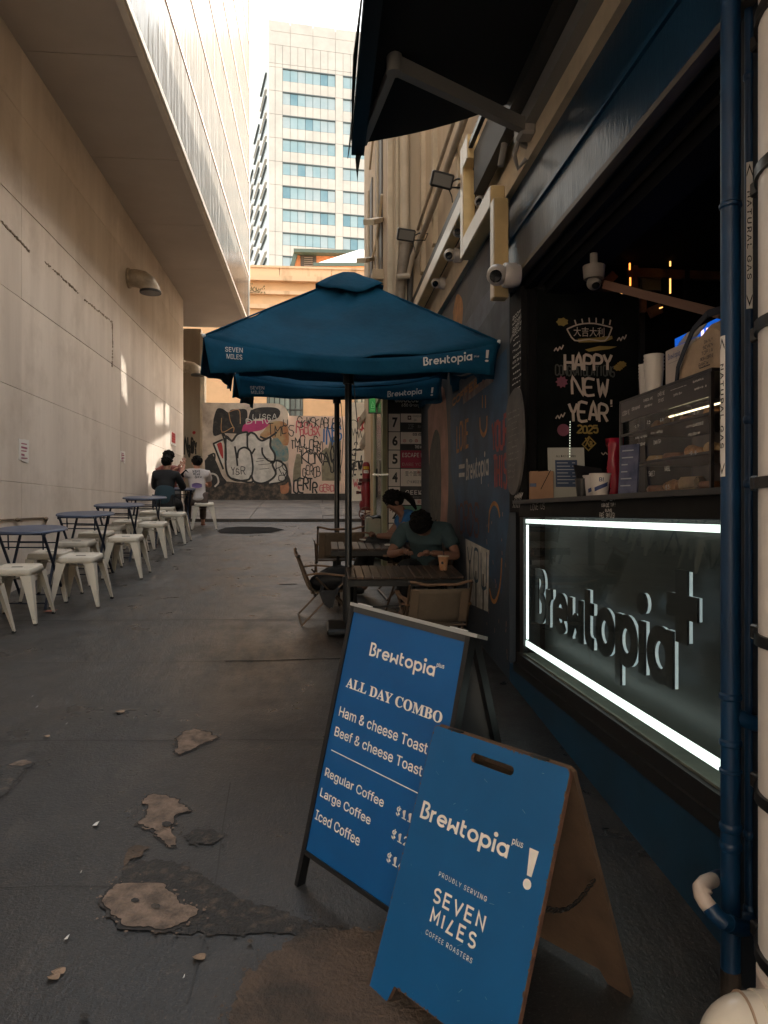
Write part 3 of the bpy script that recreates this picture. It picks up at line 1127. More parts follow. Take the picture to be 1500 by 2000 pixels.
# notices
PAP = M('notice paper', (.62, .56, .50), .7, var=.12, vs=20)
PAPW = M('white notice paper', (.75, .72, .68), .7)
PINKP = M('magenta print', (.35, .10, .16), .7)
for k, (x0, y0, x1, y1, lab, seed) in enumerate([(36, 857, 55, 905, 'torn white notice with pink print on the left wall nearest the tables', 1), (234, 880, 244, 906, 'small white notice with pink print halfway along the left wall', 2)]):
    pa, pb, pc, pd = on_x(x0, y0, XL), on_x(x1, y0 + 2, XL), on_x(x1, y1, XL), on_x(x0, y1 - 8, XL)
    t = thing('wall_notice', lab, 'notice', pa.lerp(pc, .5), group='paper notices on the left wall')
    rd = random.Random(seed)
    poly = []
    C4 = [frL.uv(q) for q in (pa, pb, pc, pd)]
    for i in range(4):
        a, b = C4[i], C4[(i + 1) % 4]
        for j in range(5):
            poly.append((a[0] + (b[0] - a[0]) * j / 5 + rd.uniform(-.008, .008), a[1] + (b[1] - a[1]) * j / 5 + rd.uniform(-.006, .006)))
    MB().prism(poly, frL, .001, .006).build('paper', PAPW, t)
    u0, v0, u1, v1 = C4[0][0], C4[2][1], C4[1][0], C4[0][1]
    q = MB()
    for j in range(5):
        vv = v0 + (v1 - v0) * (.18 + .16 * j)
        q.ribbon([(u0 + (u1 - u0) * .2, vv), (u0 + (u1 - u0) * rd.uniform(.5, .85), vv + rd.uniform(-.01, .01))], .02 if j % 2 else .012, frL, .008)
    q.build('print', PINKP, t)
pa, pc = on_x(333, 842, XL), on_x(343, 872, XL)
t = thing('warning_sign', 'small red and white notice near the far end of the left wall', 'sign', pa)
a, b = frL.uv(pa), frL.uv(pc)
MB().prism([(a[0], a[1]), (b[0], a[1]), (b[0], b[1]), (a[0], b[1])], frL, .001, .01).build('plate', PAPW, t)
q = MB()
for j in range(4):
    q.ribbon([(a[0] + .06, a[1] - (.12 + .2 * j) * (a[1] - b[1])), (b[0] - .08, a[1] - (.12 + .2 * j) * (a[1] - b[1]))], .05, frL, .012)
q.build('print', REDP, t)

# ------------------------------------------------------------------ graffiti walls at the end
YW = Y_END
frE = Frame((0, YW, 0), (1, 0, 0), (0, 0, 1), (0, -1, 0))
E_ = lambda px, py: frE.uv(on_y(px, py, YW))
CW = lambda L: [E_(400 + x / 4.6875, 780 + y / 4.6875) for x, y in L]
zb = gz(YW) - .3


def endwall(name, lab, px0, px1, pyt, mat, yy, r=0, th=.35):
    x0, x1, zt = on_y(px0, 900, yy).x, on_y(px1, 900, yy).x, on_y((px0 + px1) / 2, pyt, yy).z
    poly = [(x0, zb), (x1, zb)]
    if r:
        poly += [(x1 - r + r * math.cos(t), zt - r + r * math.sin(t)) for t in [i * math.pi / 12 for i in range(7)]]
    else:
        poly += [(x1, zt)]
    poly += [(x0, zt)]
    t = thing(name, lab, 'wall', ((x0 + x1) / 2, yy, gz(YW)), kind=None)
    f2 = Frame((0, yy, 0), (1, 0, 0), (0, 0, 1), (0, -1, 0))
    MB().prism(poly, f2, 0, -th).build('wall', mat, t, bevel=.03)
    return t


GW = M('grimy painted render', (.78, .66, .54), .8, rgb2=(.38, .29, .23), vs=2.4, bump=.3, bs=30, lo=.4, hi=.7, detail=8)
PW = M('pink painted render', (.80, .60, .49), .75, var=.14, vs=2, bump=.1, detail=7)
WW = M('white painted render', (.80, .74, .63), .75, var=.2, vs=2, bump=.1, detail=7)
w1 = endwall('graffiti_wall', 'weathered wall with a large silver bubble graffiti at the end of the lane', 396, 563, 788, GW, YW, .28)
w2 = endwall('graffiti_wall', 'pink rendered wall covered in black tags right of the bubble graffiti', 563.6, 682, 815, PW, YW + .12)
w3 = endwall('graffiti_wall', 'off white wall with black marker face behind the red standpipe', 676, 790, 787, WW, YW - .3, .15, .3)
for o in (w1, w2, w3):
    o['group'] = 'graffiti walls closing the lane'

SIL = M('silver graffiti fill', (.64, .59, .53), .5, var=.25, vs=6, detail=8)
GBLK = M('soft black spray', (.022, .020, .020), .6, rgb2=(.10, .08, .065), vs=7, lo=.52, hi=.75, detail=8)
PINKG = M('pink graffiti paint', (.52, .04, .17), .5, var=.2)
YELG = M('ochre graffiti paint', (.50, .36, .18), .6, rgb2=(.45, .18, .08), vs=5)
TEAL = M('teal graffiti paint', (.10, .22, .24), .6, rgb2=(.35, .30, .22), vs=9)
WHT = M('white spray paint', (.70, .66, .60), .5)
ORG = M('orange graffiti paint', (.48, .20, .10), .6, var=.3)
DKB = M('dark base grime', (.045, .040, .036), .8, rgb2=(.24, .17, .12), vs=6, lo=.45, hi=.7, detail=8)


def blob(pts, mat, par, c, name='graffiti_fill', fr=frE, sm=True, conv=CW):
    P = conv(pts)
    if sm:
        P = smooth_line(P + [P[0]], 4)[:-1]
    MB().flat(P, fr, c).build(name, mat, par)


def line(pts, wd, mat, par, c=.012, name='graffiti_outline', close=False, fr=frE, sm=True, conv=CW):
    P = conv(pts)
    if sm:
        P = smooth_line(P + ([P[0]] if close else []), 4)
        if close:
            P = P[:-1]
    q = MB()
    q.ribbon(P, wd, fr, c, close=close)
    q.build(name, mat, par)


blob([(0, 760), (120, 745), (380, 765), (640, 740), (765, 690), (765, 925), (400, 925), (0, 925)], DKB, w1, .003)
blob([(80, 180), (110, 90), (160, 85), (215, 120), (240, 95), (300, 90), (380, 95), (390, 180), (375, 290), (330, 315), (180, 310), (80, 330)], GBLK, w1, .0035)
blob([(420, 100), (500, 75), (640, 75), (690, 110), (670, 170), (590, 190), (500, 175), (400, 200)], GBLK, w1, .004)
blob([(350, 240), (400, 205), (480, 195), (570, 185), (590, 225), (540, 270), (480, 290), (350, 302)], PINKG, w1, .005)
blob([(540, 290), (600, 215), (700, 200), (760, 250), (760, 420), (640, 380), (600, 330), (540, 370), (505, 330)], YELG, w1, .0045)
blob([(600, 380), (660, 350), (720, 420), (760, 440), (760, 560), (660, 560), (640, 500), (600, 430)], TEAL, w1, .005)
blob([(690, 790), (740, 780), (765, 760), (765, 850), (700, 860)], ORG, w1, .005)
blob([(0, 560), (60, 500), (100, 560), (160, 700), (200, 760), (120, 800), (20, 780)], GBLK, w1, .0042)
blob([(75, 410), (160, 370), (185, 560), (165, 600)], WHT, w1, .006, sm=False)
blob([(110, 410), (155, 400), (170, 540), (140, 500)], REDP, w1, .007)
q_ = [(190, 400), (200, 340), (250, 380), (300, 320), (385, 300), (390, 330), (420, 305), (460, 320), (490, 360), (530, 378), (600, 350), (600, 430), (640, 500), (640, 560), (620, 600), (650, 680), (600, 740), (520, 770), (450, 750), (425, 700), (400, 735), (300, 745), (230, 715), (200, 660), (190, 560)]
blob(q_, SIL, w1, .007)
blob([(600, 590), (660, 560), (730, 600), (755, 680), (720, 750), (620, 770), (590, 760), (650, 690)], SIL, w1, .0065)
line(q_, .05, BLK, w1, .009, close=True)
for L_ in ([(600, 585), (660, 560), (730, 600), (755, 680), (720, 750), (600, 775)], [(300, 610), (290, 520), (275, 430)], [(390, 330), (392, 440), (420, 480), (435, 560), (440, 640), (425, 720)],
           [(300, 540), (310, 470), (360, 440), (410, 460)], [(430, 500), (460, 450)], [(525, 440), (530, 500), (580, 560), (640, 570)], [(170, 310), (200, 350), (250, 385)],
           [(80, 410), (170, 640)], [(75, 408), (165, 368)], [(160, 310), (190, 420), (195, 560)], [(505, 340), (560, 360), (620, 330), (660, 300)], [(450, 745), (400, 760), (230, 720)]):
    line(L_, .045, BLK, w1, .011)
line([(155, 170), (158, 300), (260, 255), (262, 300)], .02, YELG, w1, .010)
line([(220, 120), (235, 200), (265, 260)], .02, YELG, w1, .0105)
line([(225, 115), (280, 95), (320, 110), (325, 225)], .02, YELG, w1, .011)
for L_ in ([(480, 545), (560, 540), (600, 550)], [(470, 570), (540, 560)], [(490, 600), (600, 590)], [(500, 640), (590, 632)]):
    line(L_, .012, BLK, w1, .0115)
for L_ in ([(30, 520), (90, 500), (80, 600), (40, 620), (110, 650)], [(35, 720), (60, 680), (110, 700), (125, 760), (90, 800)]):
    line(L_, .04, BLK if L_[0][1] < 600 else SIL, w1, .009)
q = MB(); a, b = CW([(240, 690)])[0]; hand(q, 'YSR', frE, a, b, a + .33, .16, .018, c=.013, jit=.2, rnd=random.Random(5))
a, b = CW([(580, 330)])[0]; hand(q, 'TMCS', frE, a, b, a + .62, .22, .022, c=.013, jit=.25, rnd=random.Random(6))
a, b = CW([(660, 680)])[0]; hand(q, 'RS', frE, a, b, a + .25, .30, .022, c=.013, jit=.25, rnd=random.Random(8)); hand(q, 'O', frE, a + .05, b - .18, a + .2, .14, .022, c=.013)
a, b = CW([(720, 240)])[0]; hand(q, 'U', frE, a, b, a + .1, .15, .02, c=.013)
q.build('tag_lettering', BLK, w1)
q = MB(); a, b = CW([(380, 222)])[0]; hand(q, 'DHV', frE, a, b, a + .6, .13, .02, c=.013, jit=.15, rnd=random.Random(7)); a, b = CW([(445, 180)])[0]; hand(q, 'LISEA', frE, a, b, a + .55, .12, .014, c=.013, jit=.2, rnd=random.Random(9)); q.build('tag_lettering', WHT, w1)

# pink wall tags
f2 = Frame((0, YW + .12, 0), (1, 0, 0), (0, 0, 1), (0, -1, 0))
CW2 = lambda L: [f2.uv(on_y(400 + x / 4.6875, 780 + y / 4.6875, YW + .12)) for x, y in L]
GREYP = M('flaked plaster', (.33, .29, .20), .85, rgb2=(.20, .17, .12), vs=7, bump=.4)
blob([(820, 590), (840, 500), (870, 500), (890, 540), (880, 620), (880, 750), (805, 755), (812, 640)], GREYP, w2, .003, 'flaked_patch', f2, False, CW2)
blob([(1070, 480), (1110, 440), (1130, 450), (1150, 350), (1180, 340), (1245, 380), (1245, 745), (1072, 745), (1068, 600), (1100, 560)], GREYP, w2, .003, 'flaked_patch', f2, False, CW2)
def tagrow(s, x0, y0, x1, y1, wd, mat, seed, par=None, f=None, cw=None, c=.006, jit=.22):
    (a0, b0), (a1, b1) = (cw or CW2)([(x0, y1), (x1, y0)])
    q = MB()
    hand(q, s, f or f2, a0, b0, a1, b1 - b0, wd, c=c, jit=jit, rnd=random.Random(seed), adv=1.15)
    q.build('tag_lettering', mat, par or w2)
tagrow('SKWSKABLER', 850, 165, 1250, 245, .022, BLK, 1)
tagrow('ROEGSX', 840, 240, 1050, 320, .03, M('pink marker', (.60, .13, .15), .6), 2)
tagrow('INSG', 1070, 250, 1250, 380, .04, M('blue spray', (.03, .13, .36), .5), 3)
tagrow('TMCLOSY', 790, 355, 1075, 440, .024, BLK, 4)
tagrow('TSDUBOR', 830, 440, 1060, 490, .02, BLK, 5)
tagrow('KUNA', 890, 500, 1130, 600, .03, BLK, 6)
tagrow('GEROB', 900, 615, 1055, 700, .022, BLK, 7)
tagrow('CERTR', 815, 745, 1030, 845, .04, BLK, 8)
tagrow('GEBO', 1055, 780, 1180, 840, .022, M('pink marker'), 9)
tagrow('SSX', 1150, 440, 1250, 680, .03, BLK, 10)
line([(1170, 350), (1155, 480), (1180, 600), (1240, 560)], .018, BLK, w2, .007, fr=f2, conv=CW2)
line([(1060, 560), (1050, 500), (1100, 510), (1130, 570), (1150, 620)], .035, GBLK, w2, .0075, fr=f2, conv=CW2)
line([(1075, 385), (1078, 470), (1040, 500), (960, 490)], .018, BLK, w2, .008, fr=f2, conv=CW2)
MB().rng((on_y(563.6, 900, YW).x, YW - .02, gz(YW) - .2), (on_y(684, 900, YW).x, YW + .12, on_y(600, 964, YW).z)).build('plinth', M('dark plinth', (.055, .050, .045), .8, var=.4, vs=5), w2)
# white wall drawings
f3 = Frame((0, YW - .3, 0), (1, 0, 0), (0, 0, 1), (0, -1, 0))
CW3 = lambda L: [f3.uv(on_y(400 + x / 4.6875, 780 + y / 4.6875, YW - .3)) for x, y in L]
line([(1325, 320), (1330, 210), (1370, 190), (1410, 230), (1425, 300)], .014, BLK, w3, .004, fr=f3, conv=CW3)
line([(1335, 350), (1345, 260), (1360, 330), (1375, 270), (1385, 310), (1400, 300), (1410, 350), (1425, 290), (1435, 350)], .022, BLK, w3, .005, fr=f3, conv=CW3, sm=False)
line([(1368, 420), (1375, 395), (1395, 395), (1402, 420)], .018, BLK, w3, .005, fr=f3, conv=CW3)
blob([(1340, 470), (1370, 448), (1395, 455), (1420, 448), (1448, 468), (1420, 470), (1395, 472), (1365, 468)], BLK, w3, .005, fr=f3, conv=CW3)
tagrow('EJ', 1330, 510, 1440, 580, .03, BLK, 21, w3, f3, CW3)
tagrow('NEW', 1325, 585, 1435, 660, .035, BLK, 22, w3, f3, CW3)
tagrow('WW', 1360, 750, 1430, 810, .022, M('pink marker'), 23, w3, f3, CW3)
tagrow('OK', 1405, 195, 1470, 290, .028, REDP, 24, w3, f3, CW3)
for x, y in ((1345, 505), (1378, 500), (1375, 690), (1432, 688)):
    a, b = CW3([(x, y)])[0]
    MB().flat([(a + .03 * math.cos(i), b + .03 * math.sin(i)) for i in range(6)], f3, .006).build('paint_dot', BLK, w3)

# ------------------------------------------------------------------ orange building beyond
OR = M('orange render', (.72, .46, .26), .8, var=.12, vs=1.2, bump=.05, detail=7)
ORD = M('weathered orange render', (.74, .50, .31), .85, rgb2=(.34, .19, .10), vs=2.2, lo=.5, hi=.8, detail=8, stretch=(1, 1, .3))
YO = 26.0
ob = thing('rendered_building', 'orange rendered building with a stained parapet behind the graffiti walls', 'building', (-2, YO, gz(YO)))
zt = on_y(600, 552, YO).z
MB().rng((-14, YO, 1), (14, YO + 8, zt - 0.0)).build('wall', OR, ob)
zc = [on_y(600, p, YO).z for p in (600, 578, 574, 553, 549, 527)]
MB().rng((-14, YO - .10, zc[0] - .1), (14, YO - .002, zc[0] + .05)).build('string_course', ORD, ob)
MB().rng((-14, YO - .12, zc[1]), (14, YO - .003, zc[2] + .05)).build('string_course', ORD, ob)
MB().rng((-14, YO - .22, zc[3]), (14, YO - .001, zc[4] + .1)).build('cornice', ORD, ob)
x_ = -14
while x_ < 14:
    q = MB(); q.rng((x_ + .01, YO - .10, zc[4] + .1), (x_ + 1.79, YO + .25, zc[5])); q.build('parapet_block', ORD, ob)
    x_ += 1.8
MB().rng((-14, YO - .14, zc[5]), (14, YO + .3, zc[5] + .07)).build('coping', ORD, ob)
# barred windows
WGLS = M('dark window glass', (.03, .05, .05), .08, spec=.8)
for (p0, p1, pt, pb) in ((521, 592, 690, 830), (692, 760, 700, 792)):
    x0, x1 = on_y(p0, 700, YO).x, on_y(p1, 700, YO).x
    za, zb_ = on_y(600, pt, YO).z, on_y(600, pb, YO).z
    f = MB().rng((x0 - .0, YO - .02, zb_), (x1, YO - .002, za)).build('window', M('window recess', (.10, .11, .10), .6), ob)
    MB().rng((x0 + .05, YO - .03, zb_ + .05), (x0 + (x1 - x0) * .62, YO - .022, za - .05)).build('pane', M('greenish glass', (.22, .27, .24), .12, spec=.8), f)
    MB().rng((x0 + (x1 - x0) * .66, YO - .03, zb_ + .05), (x1 - .05, YO - .022, za - .05)).build('pane', WGLS, f)
    q = MB()
    for k in range(7):
        xx = x0 + (x1 - x0) * (k + .5) / 7
        q.rng((xx - .015, YO - .08, zb_), (xx + .015, YO - .05, za))
    for zz in (zb_ + .5, zb_ + 1.2):
        q.rng((x0, YO - .082, zz), (x1, YO - .048, zz + .03))
    q.build('security_bars', M('black bars', (.02, .02, .02), .5), f)
# a plant rooted in the parapet
rd = random.Random(4)
q = MB(); c = on_y(497, 570, YO - .15)
for k in range(40):
    a = rd.uniform(0, 6.28); e = rd.uniform(-.6, .8); r_ = rd.uniform(.1, .42)
    p = c + Vector((math.cos(a) * r_, -abs(math.sin(a)) * .2, e * r_ * .7))
    s_ = .05
    q.add([p, p + Vector((s_, -.01, .02)), p + Vector((s_ * .5, -.02, .07))], [(0, 1, 2)])
    if k % 5 == 0:
        q.tube([c, p], .008, 4)
tag(q.build('weed_plant', M('dry weed', (.20, .14, .06), .8)), 'small dry weed sprouting from the orange parapet', 'plant')
# roof pieces behind the parapet
YR = 36.0
rb = thing('hip_roof_house', 'roof with dark green gutters and small louvred gable above the orange parapet', 'building', (1, YR, gz(YR)))
g = lambda px, py, Y=YR: on_y(px, py, Y)
q = MB(); a, b, c, d = g(572, 524), g(577, 493), g(730, 493), g(730, 524)
q.add([a, b, c, d] + [p + Vector((0, 6, 0)) for p in (a, b, c, d)], [(0, 1, 2, 3), (1, 5, 6, 2), (0, 4, 5, 1)]); q.build('wall', M('terracotta render', (.50, .22, .11), .8, var=.2), rb)
GRN = M('dark green gutter', (.05, .08, .07), .5)
q = MB(); q.beam(g(574, 492, YR - .3), g(735, 496, YR - .3), .5, .16); q.beam(g(570, 524, YR - .2), g(579, 490, YR - .2), .3, .18, up=(1, 0, 0)); q.build('gutter', GRN, rb)
q = MB(); q.rng(g(587, 522, YR - .1), g(618, 500, YR - .02)); q.build('louvre_panel', M('dark louvre', (.05, .045, .04), .7), rb)
for k in range(5):
    q = MB(); q.beam(g(594, 503 + k * 4, YR - .2), g(611, 503 + k * 4, YR - .2), .08, .03); q.build('thin_slat', M('louvre grey', (.16, .14, .12), .6), rb)
q = MB(); a, b, c, d = g(616, 516, YR - 1.5), g(700, 489, YR - .5), g(760, 489, YR - .5), g(760, 516, YR - 1.5)
q.add([a, b, c, d], [(0, 1, 2, 3)]); q.build('roof', M('pale metal roof', (.78, .74, .68), .5), rb, solid=.06)
q = MB(); q.beam(g(612, 517, YR - 1.6), g(765, 517, YR - 1.6), .12, .16); q.build('gutter', GRN, rb)
q = MB(); q.beam(g(612, 522, YR - 1.55), g(765, 522, YR - 1.55), .1, .14); q.build('fascia_board', M('terracotta render'), rb)

# ------------------------------------------------------------------ tower
D0 = 115.0
tw = thing('office_tower', 'tall pale office tower with bands of blue windows at the end of the lane', 'building', CAM + ray(525, 1002) * D0 + Vector((0, 0, 0)))
C0 = CAM + ray(525, 1002) * D0
C0.z = 0
a1, a2 = R_(78), R_(-16.7)
e1 = FW * math.cos(a1) + RT * math.sin(a1)
e2 = FW * math.cos(a2) + RT * math.sin(a2)
ZT = 78.3
TWM = M('tower cladding', (.60, .54, .48), .6, var=.10, vs=.35, detail=6)
TWL = M('tower side cladding', (.80, .77, .73), .6, var=.03, vs=.2)
SEAM = M('tower seam', (.36, .29, .25), .8)
n1 = Vector((e1.y, -e1.x, 0))
if n1.dot(FW) > 0:
    n1 = -n1
n2 = Vector((e2.y, -e2.x, 0))
if n2.dot(e1) > 0:
    n2 = -n2
fT = Frame(C0, e1, (0, 0, 1), n1)
fS = Frame(C0, e2, (0, 0, 1), n2)
q = MB()
B_ = [(0, 0), (34, 0), (34, 30), (0, 30)]
P = [C0 + e1 * a + e2 * b - n1 * .6 - n2 * .6 for a, b in B_]
q.add(P + [p + Vector((0, 0, ZT - .06)) for p in P], [(0, 1, 2, 3), (4, 5, 6, 7), (0, 1, 5, 4), (1, 2, 6, 5), (2, 3, 7, 6), (3, 0, 4, 7)])
q.build('core', SEAM, tw)
cols = [0.0, .98, 2.135] + [2.135 + 1.187 * i for i in range(1, 8)] + [11.67] + [11.67 + 1.187 * i for i in range(1, 8)] + [21.2] + [21.2 + 1.187 * i for i in range(1, 8)] + [30.8, 34]
iswin = [False, False] + [True] * 7 + [False] + [True] * 7 + [False] + [True] * 7 + [False, False]
zw = [71.0 - 3.66 * k for k in range(16)]


def panel(fr, a0, b0, a1_, b1, mat, name, par, c0=-.06, c1=0.0, g=.025):
    q = MB()
    q.prism([(a0 + g, b0 + g), (a1_ - g, b0 + g), (a1_ - g, b1 - g), (a0 + g, b1 - g)], fr, c0, c1)
    return q.build(name, mat, par)


PANE = M('tower glass', (.29, .41, .45), .35, rgb2=(.38, .48, .51), vs=.25, spec=.1, detail=4)
rdp = random.Random(8)
PANE2 = M('tower glass with blinds', (.36, .44, .47), .35, rgb2=(.44, .50, .52), vs=.5, spec=.1)
PANE3 = M('deeper tower glass', (.15, .27, .33), .25, rgb2=(.22, .34, .39), vs=.4, spec=.15)
FRM = M('tower window frame', (.10, .12, .12), .5)
vis = 17   # columns wide enough to be seen
for (b0, b1) in ((71.6, 74.5), (74.5, 76.6), (76.6, ZT)):
    for k in range(0, len(cols) - 1, 3 if b0 > 73 else 1):
        if cols[k] > 22 and b0 < 73:
            continue
        kk = min(k + (3 if b0 > 73 else 1), len(cols) - 1)
        panel(fT, cols[k], b0, cols[kk], b1, TWM, 'cladding_panel', tw)
for r in range(16):
    b1 = zw[r]
    b0 = b1 - 2.0
    low = zw[r + 1] if r < 15 else b0 - 1.6
    far = 18
    for k in range(far):
        if k < 2 or not iswin[k]:
            if r < 10:
                panel(fT, cols[k], low, cols[k + 1], b0 - .02 if False else b1, TWM, 'cladding_panel', tw)
        elif r < 10:
            panel(fT, cols[k], low, cols[k + 1], b0 - .0, TWM, 'cladding_panel', tw)
for k in range(18):
    panel(fT, cols[k], 71.0, cols[k + 1], 71.6, TWM, 'cladding_panel', tw)
for r in range(11):
    for (k0, k1) in ((2, 9), (10, 17)):
        b1, b0 = zw[r], zw[r] - 2.0
        q = MB()
        q.prism([(cols[k0], b0), (cols[k1], b0), (cols[k1], b1), (cols[k0], b1)], fT, -.30, -.27)
        wn = q.build('window', FRM, tw)
        MB().prism([(cols[k0], b1 - .16), (cols[k1], b1 - .16), (cols[k1], b1), (cols[k0], b1)], fT, -.2, .01).build('head', FRM, wn)
        for k in range(k0, k1):
            if cols[k] > 17:
                continue
            panel(fT, cols[k], b0 + .03, cols[k + 1], b1 - .17, rdp.choice([PANE, PANE, PANE, PANE2, PANE2, PANE3]), 'pane', wn, -.2, -.12, .035)
# side face: pale, with staggered slanting reveals of windows
MB().prism([(0.02, 0), (30, 0), (30, ZT), (0.02, ZT)], fS, -.05, 0).build('side_wall', TWL, tw)
for r in range(18):
    for c_ in range(3):
        b1 = 71.0 - 3.66 * r
        t0 = 2.2 + c_ * 9.0
        if c_ >= 1 and r < c_:
            continue
        q = MB(); q.prism([(t0, b1 - 2.2), (t0 + 6.6, b1 - 2.2), (t0 + 6.6, b1), (t0, b1)], fS, .001, .03); sw = q.build('side_window', M('side glass', (.30, .32, .33), .3), tw)
        q = MB(); q.prism([(t0 - .1, b1), (t0 + 6.7, b1), (t0 + 6.7, b1 + .22), (t0 - .1, b1 + .22)], fS, .0, .30); q.build('sun_shade', M('tower window frame'), sw)
        q = MB(); q.prism([(t0 - .1, b1 - 2.5), (t0 + 6.7, b1 - 2.5), (t0 + 6.7, b1 - 2.1), (t0 - .1, b1 - 2.1)], fS, .0, .35); q.build('sill', TWL, sw)
q = MB(); q.prism([(15, 76.0), (22, 76.0), (22, 76.9), (15, 76.9)], fT, .05, .4); q.build('roof_bracket', M('yellowish box', (.45, .33, .16), .6), tw)

# ================================================================== RIGHT SIDE: CAFE AND BUILDINGS
NAVY = worn('navy shop paint', (.008, .055, .120), (.16, .16, .16), 26, .72, .38, bump=.12)
NAVYF = worn('wrinkled navy paint', (.010, .040, .085), (.09, .08, .07), 9, .70, .30, bump=.9, stretch=(1, 1, .3))
BLKF = M('black aluminium', (.010, .010, .011), .35)
BLKM = M('matt black', (.006, .006, .007), .8, spec=.12)
CREAM = streaky('cream render', (.60, .49, .36), (.46, .36, .25), 2.2, bump=.1)
CREAMT = M('cream paint', (.56, .46, .33), .6, var=.2, vs=3)
frR = Frame((XR, 0, 0), (0, -1, 0), (0, 0, 1), (-1, 0, 0))     # a grows towards the camera, as text reads from the lane


def RB(px0, py0, px1, py1, X=XR, f=frR):
    a0, b0 = f.uv(on_x(px0, py1, X))
    a1, b1 = f.uv(on_x(px1, py0, X))
    return a0, b0, a1, b1


cafe = thing('cafe_building', 'dark blue cafe shopfront with an open service window along the right', 'building', (XR, 3, gz(3)))
ZC = 1.575          # counter top
ZG0, ZG1 = .70, 1.465
YJ = 4.33           # far jamb
# lower wall: slabs
MB().rng((XR, -4, -.6), (XR + .35, YJ + .28, .55)).build('base_wall', NAVY, cafe)
MB().rng((XR + .0, -4, .55), (XR + .35, 2.03, 3.48)).build('pier', NAVY, cafe)
MB().rng((XR + .04, YJ - .005, .55), (XR + .35, YJ + .28, 3.48)).build('pier', BLKM, cafe)
MB().rng((XR - .035, 2.03, .55), (XR + .12, YJ + .06, .60)).build('window_sill', BLKF, cafe)
MB().rng((XR - .02, 2.03, .60), (XR + .10, YJ + .04, .662)).build('window_sill', BLKF, cafe)
MB().rng((XR + .0, YJ - .04, .662), (XR + .10, YJ + .04, ZG1 + .01)).build('window_frame', BLKF, cafe)
MB().rng((XR - .005, 2.03, ZG1 + .015), (XR + .3, YJ + .04, ZC - .02)).build('counter_front', M('black counter board', (.009, .0085, .008), .6, var=.5, vs=8, spec=.2), cafe)
MB().rng((XR - .05, 2.03, ZC - .02), (XR + .75, YJ + .02, ZC)).build('counter_top', M('dark counter top', (.02, .018, .017), .35), cafe)
# lit display box
MB().rng((XR + .13, 2.03, .66), (XR + .16, YJ - .04, ZG1 + .015)).build('display_back', M('dark green grey board', (.017, .020, .018), .45, rgb2=(.008, .010, .009), vs=3.5, lo=.35, hi=.65), cafe)
MB().rng((XR + .0, 2.03, .663), (XR + .13, YJ - .04, .672)).build('display_sill', M('metal sill', (.30, .32, .27), .35, metal=.6, var=.3), cafe)
LED = M('white light strip', (.86, 1.0, .95), em=.36)
q = MB(); q.rng((XR + .012, 2.03, ZG1 - .025), (XR + .022, YJ - .045, ZG1 - .001)); q.build('light_strip', LED, cafe)
q = MB(); q.rng((XR + .012, 2.03, .714), (XR + .022, YJ - .045, .746)); q.build('light_strip', LED, cafe)
q = MB(); q.rng((XR + .012, YJ - .075, .757), (XR + .022, YJ - .058, ZG1 - .035)); q.build('light_strip', LED, cafe)


def panegl(name, rgb, refl=1.0, ior=1.5, tint=(1, 1, 1)):
    m = bpy.data.materials.new(name)
    m.use_nodes = True
    t = m.node_tree
    t.nodes.remove(t.nodes['Principled BSDF'])
    out = t.nodes['Material Output']
    tr = t.nodes.new('ShaderNodeBsdfTransparent')
    tr.inputs[0].default_value = (*tint, 1)
    gl = t.nodes.new('ShaderNodeBsdfGlossy')
    gl.inputs['Roughness'].default_value = .015
    gl.inputs['Color'].default_value = (*rgb, 1)
    fz = t.nodes.new('ShaderNodeFresnel')
    bf = t.nodes.new('ShaderNodeNewGeometry')
    mr = t.nodes.new('ShaderNodeMapRange')
    mr.inputs['To Min'].default_value = ior
    mr.inputs['To Max'].default_value = 1 / ior
    t.links.new(bf.outputs['Backfacing'], mr.inputs['Value'])
    t.links.new(mr.outputs[0], fz.inputs['IOR'])
    mx = t.nodes.new('ShaderNodeMixShader')
    t.links.new(fz.outputs[0], mx.inputs[0])
    t.links.new(tr.outputs[0], mx.inputs[1])
    t.links.new(gl.outputs[0], mx.inputs[2])
    t.links.new(mx.outputs[0], out.inputs['Surface'])
    return m


GLASS = panegl('window glass', (.75, .8, .78), tint=(.88, .93, .90))
q = MB(); q.add([(XR + .006, 2.03, .664), (XR + .006, YJ - .042, .664), (XR + .006, YJ - .042, ZG1 + .012), (XR + .006, 2.03, ZG1 + .012)], [(0, 1, 2, 3)])
q.build('window_pane', GLASS, cafe)

# the illuminated word mark behind the glass
XS = XR + .085
frS = Frame((XS, 0, 0), (0, -1, 0), (0, 0, 1), (-1, 0, 0))
sg = thing('illuminated_sign', 'black halo lit Brewtopia+ letters behind the cafe window glass', 'sign', (XS, 3.2, 1.0))
LBLK = M('letter face black', (.004, .006, .008), .6)
HALO = M('letter glow edge', (.62, .75, .80), em=.06)
a0 = frS.uv(on_x(1052, 1200, XS))[0]
a1 = frS.uv(on_x(1322, 1200, XS))[0]
zb_ = frS.uv(on_x(1300, 1335, XS))[1]
zt_ = frS.uv(on_x(1062, 1114, XS))[1]
for (mb_, ch) in logo('Brewtopia', frS, (a0, zb_, a1, zt_), None, None, c=.010, wd=.27, depth=.009, split=True):
    lt = mb_.build('letter', LBLK, sg)
for (mb_, ch) in logo('Brewtopia', frS, (a0, zb_, a1, zt_), None, None, c=-.004, wd=.245, depth=.0135, split=True):
    mb_.build('letter_glow', HALO, sg)
pa = RB(1311, 1118, 1372, 1246, XS, frS)
ax, bx_ = (pa[0] + pa[2]) / 2, (pa[1] + pa[3]) / 2
hw, hh, th_ = (pa[2] - pa[0]) / 2, (pa[3] - pa[1]) / 2, .042
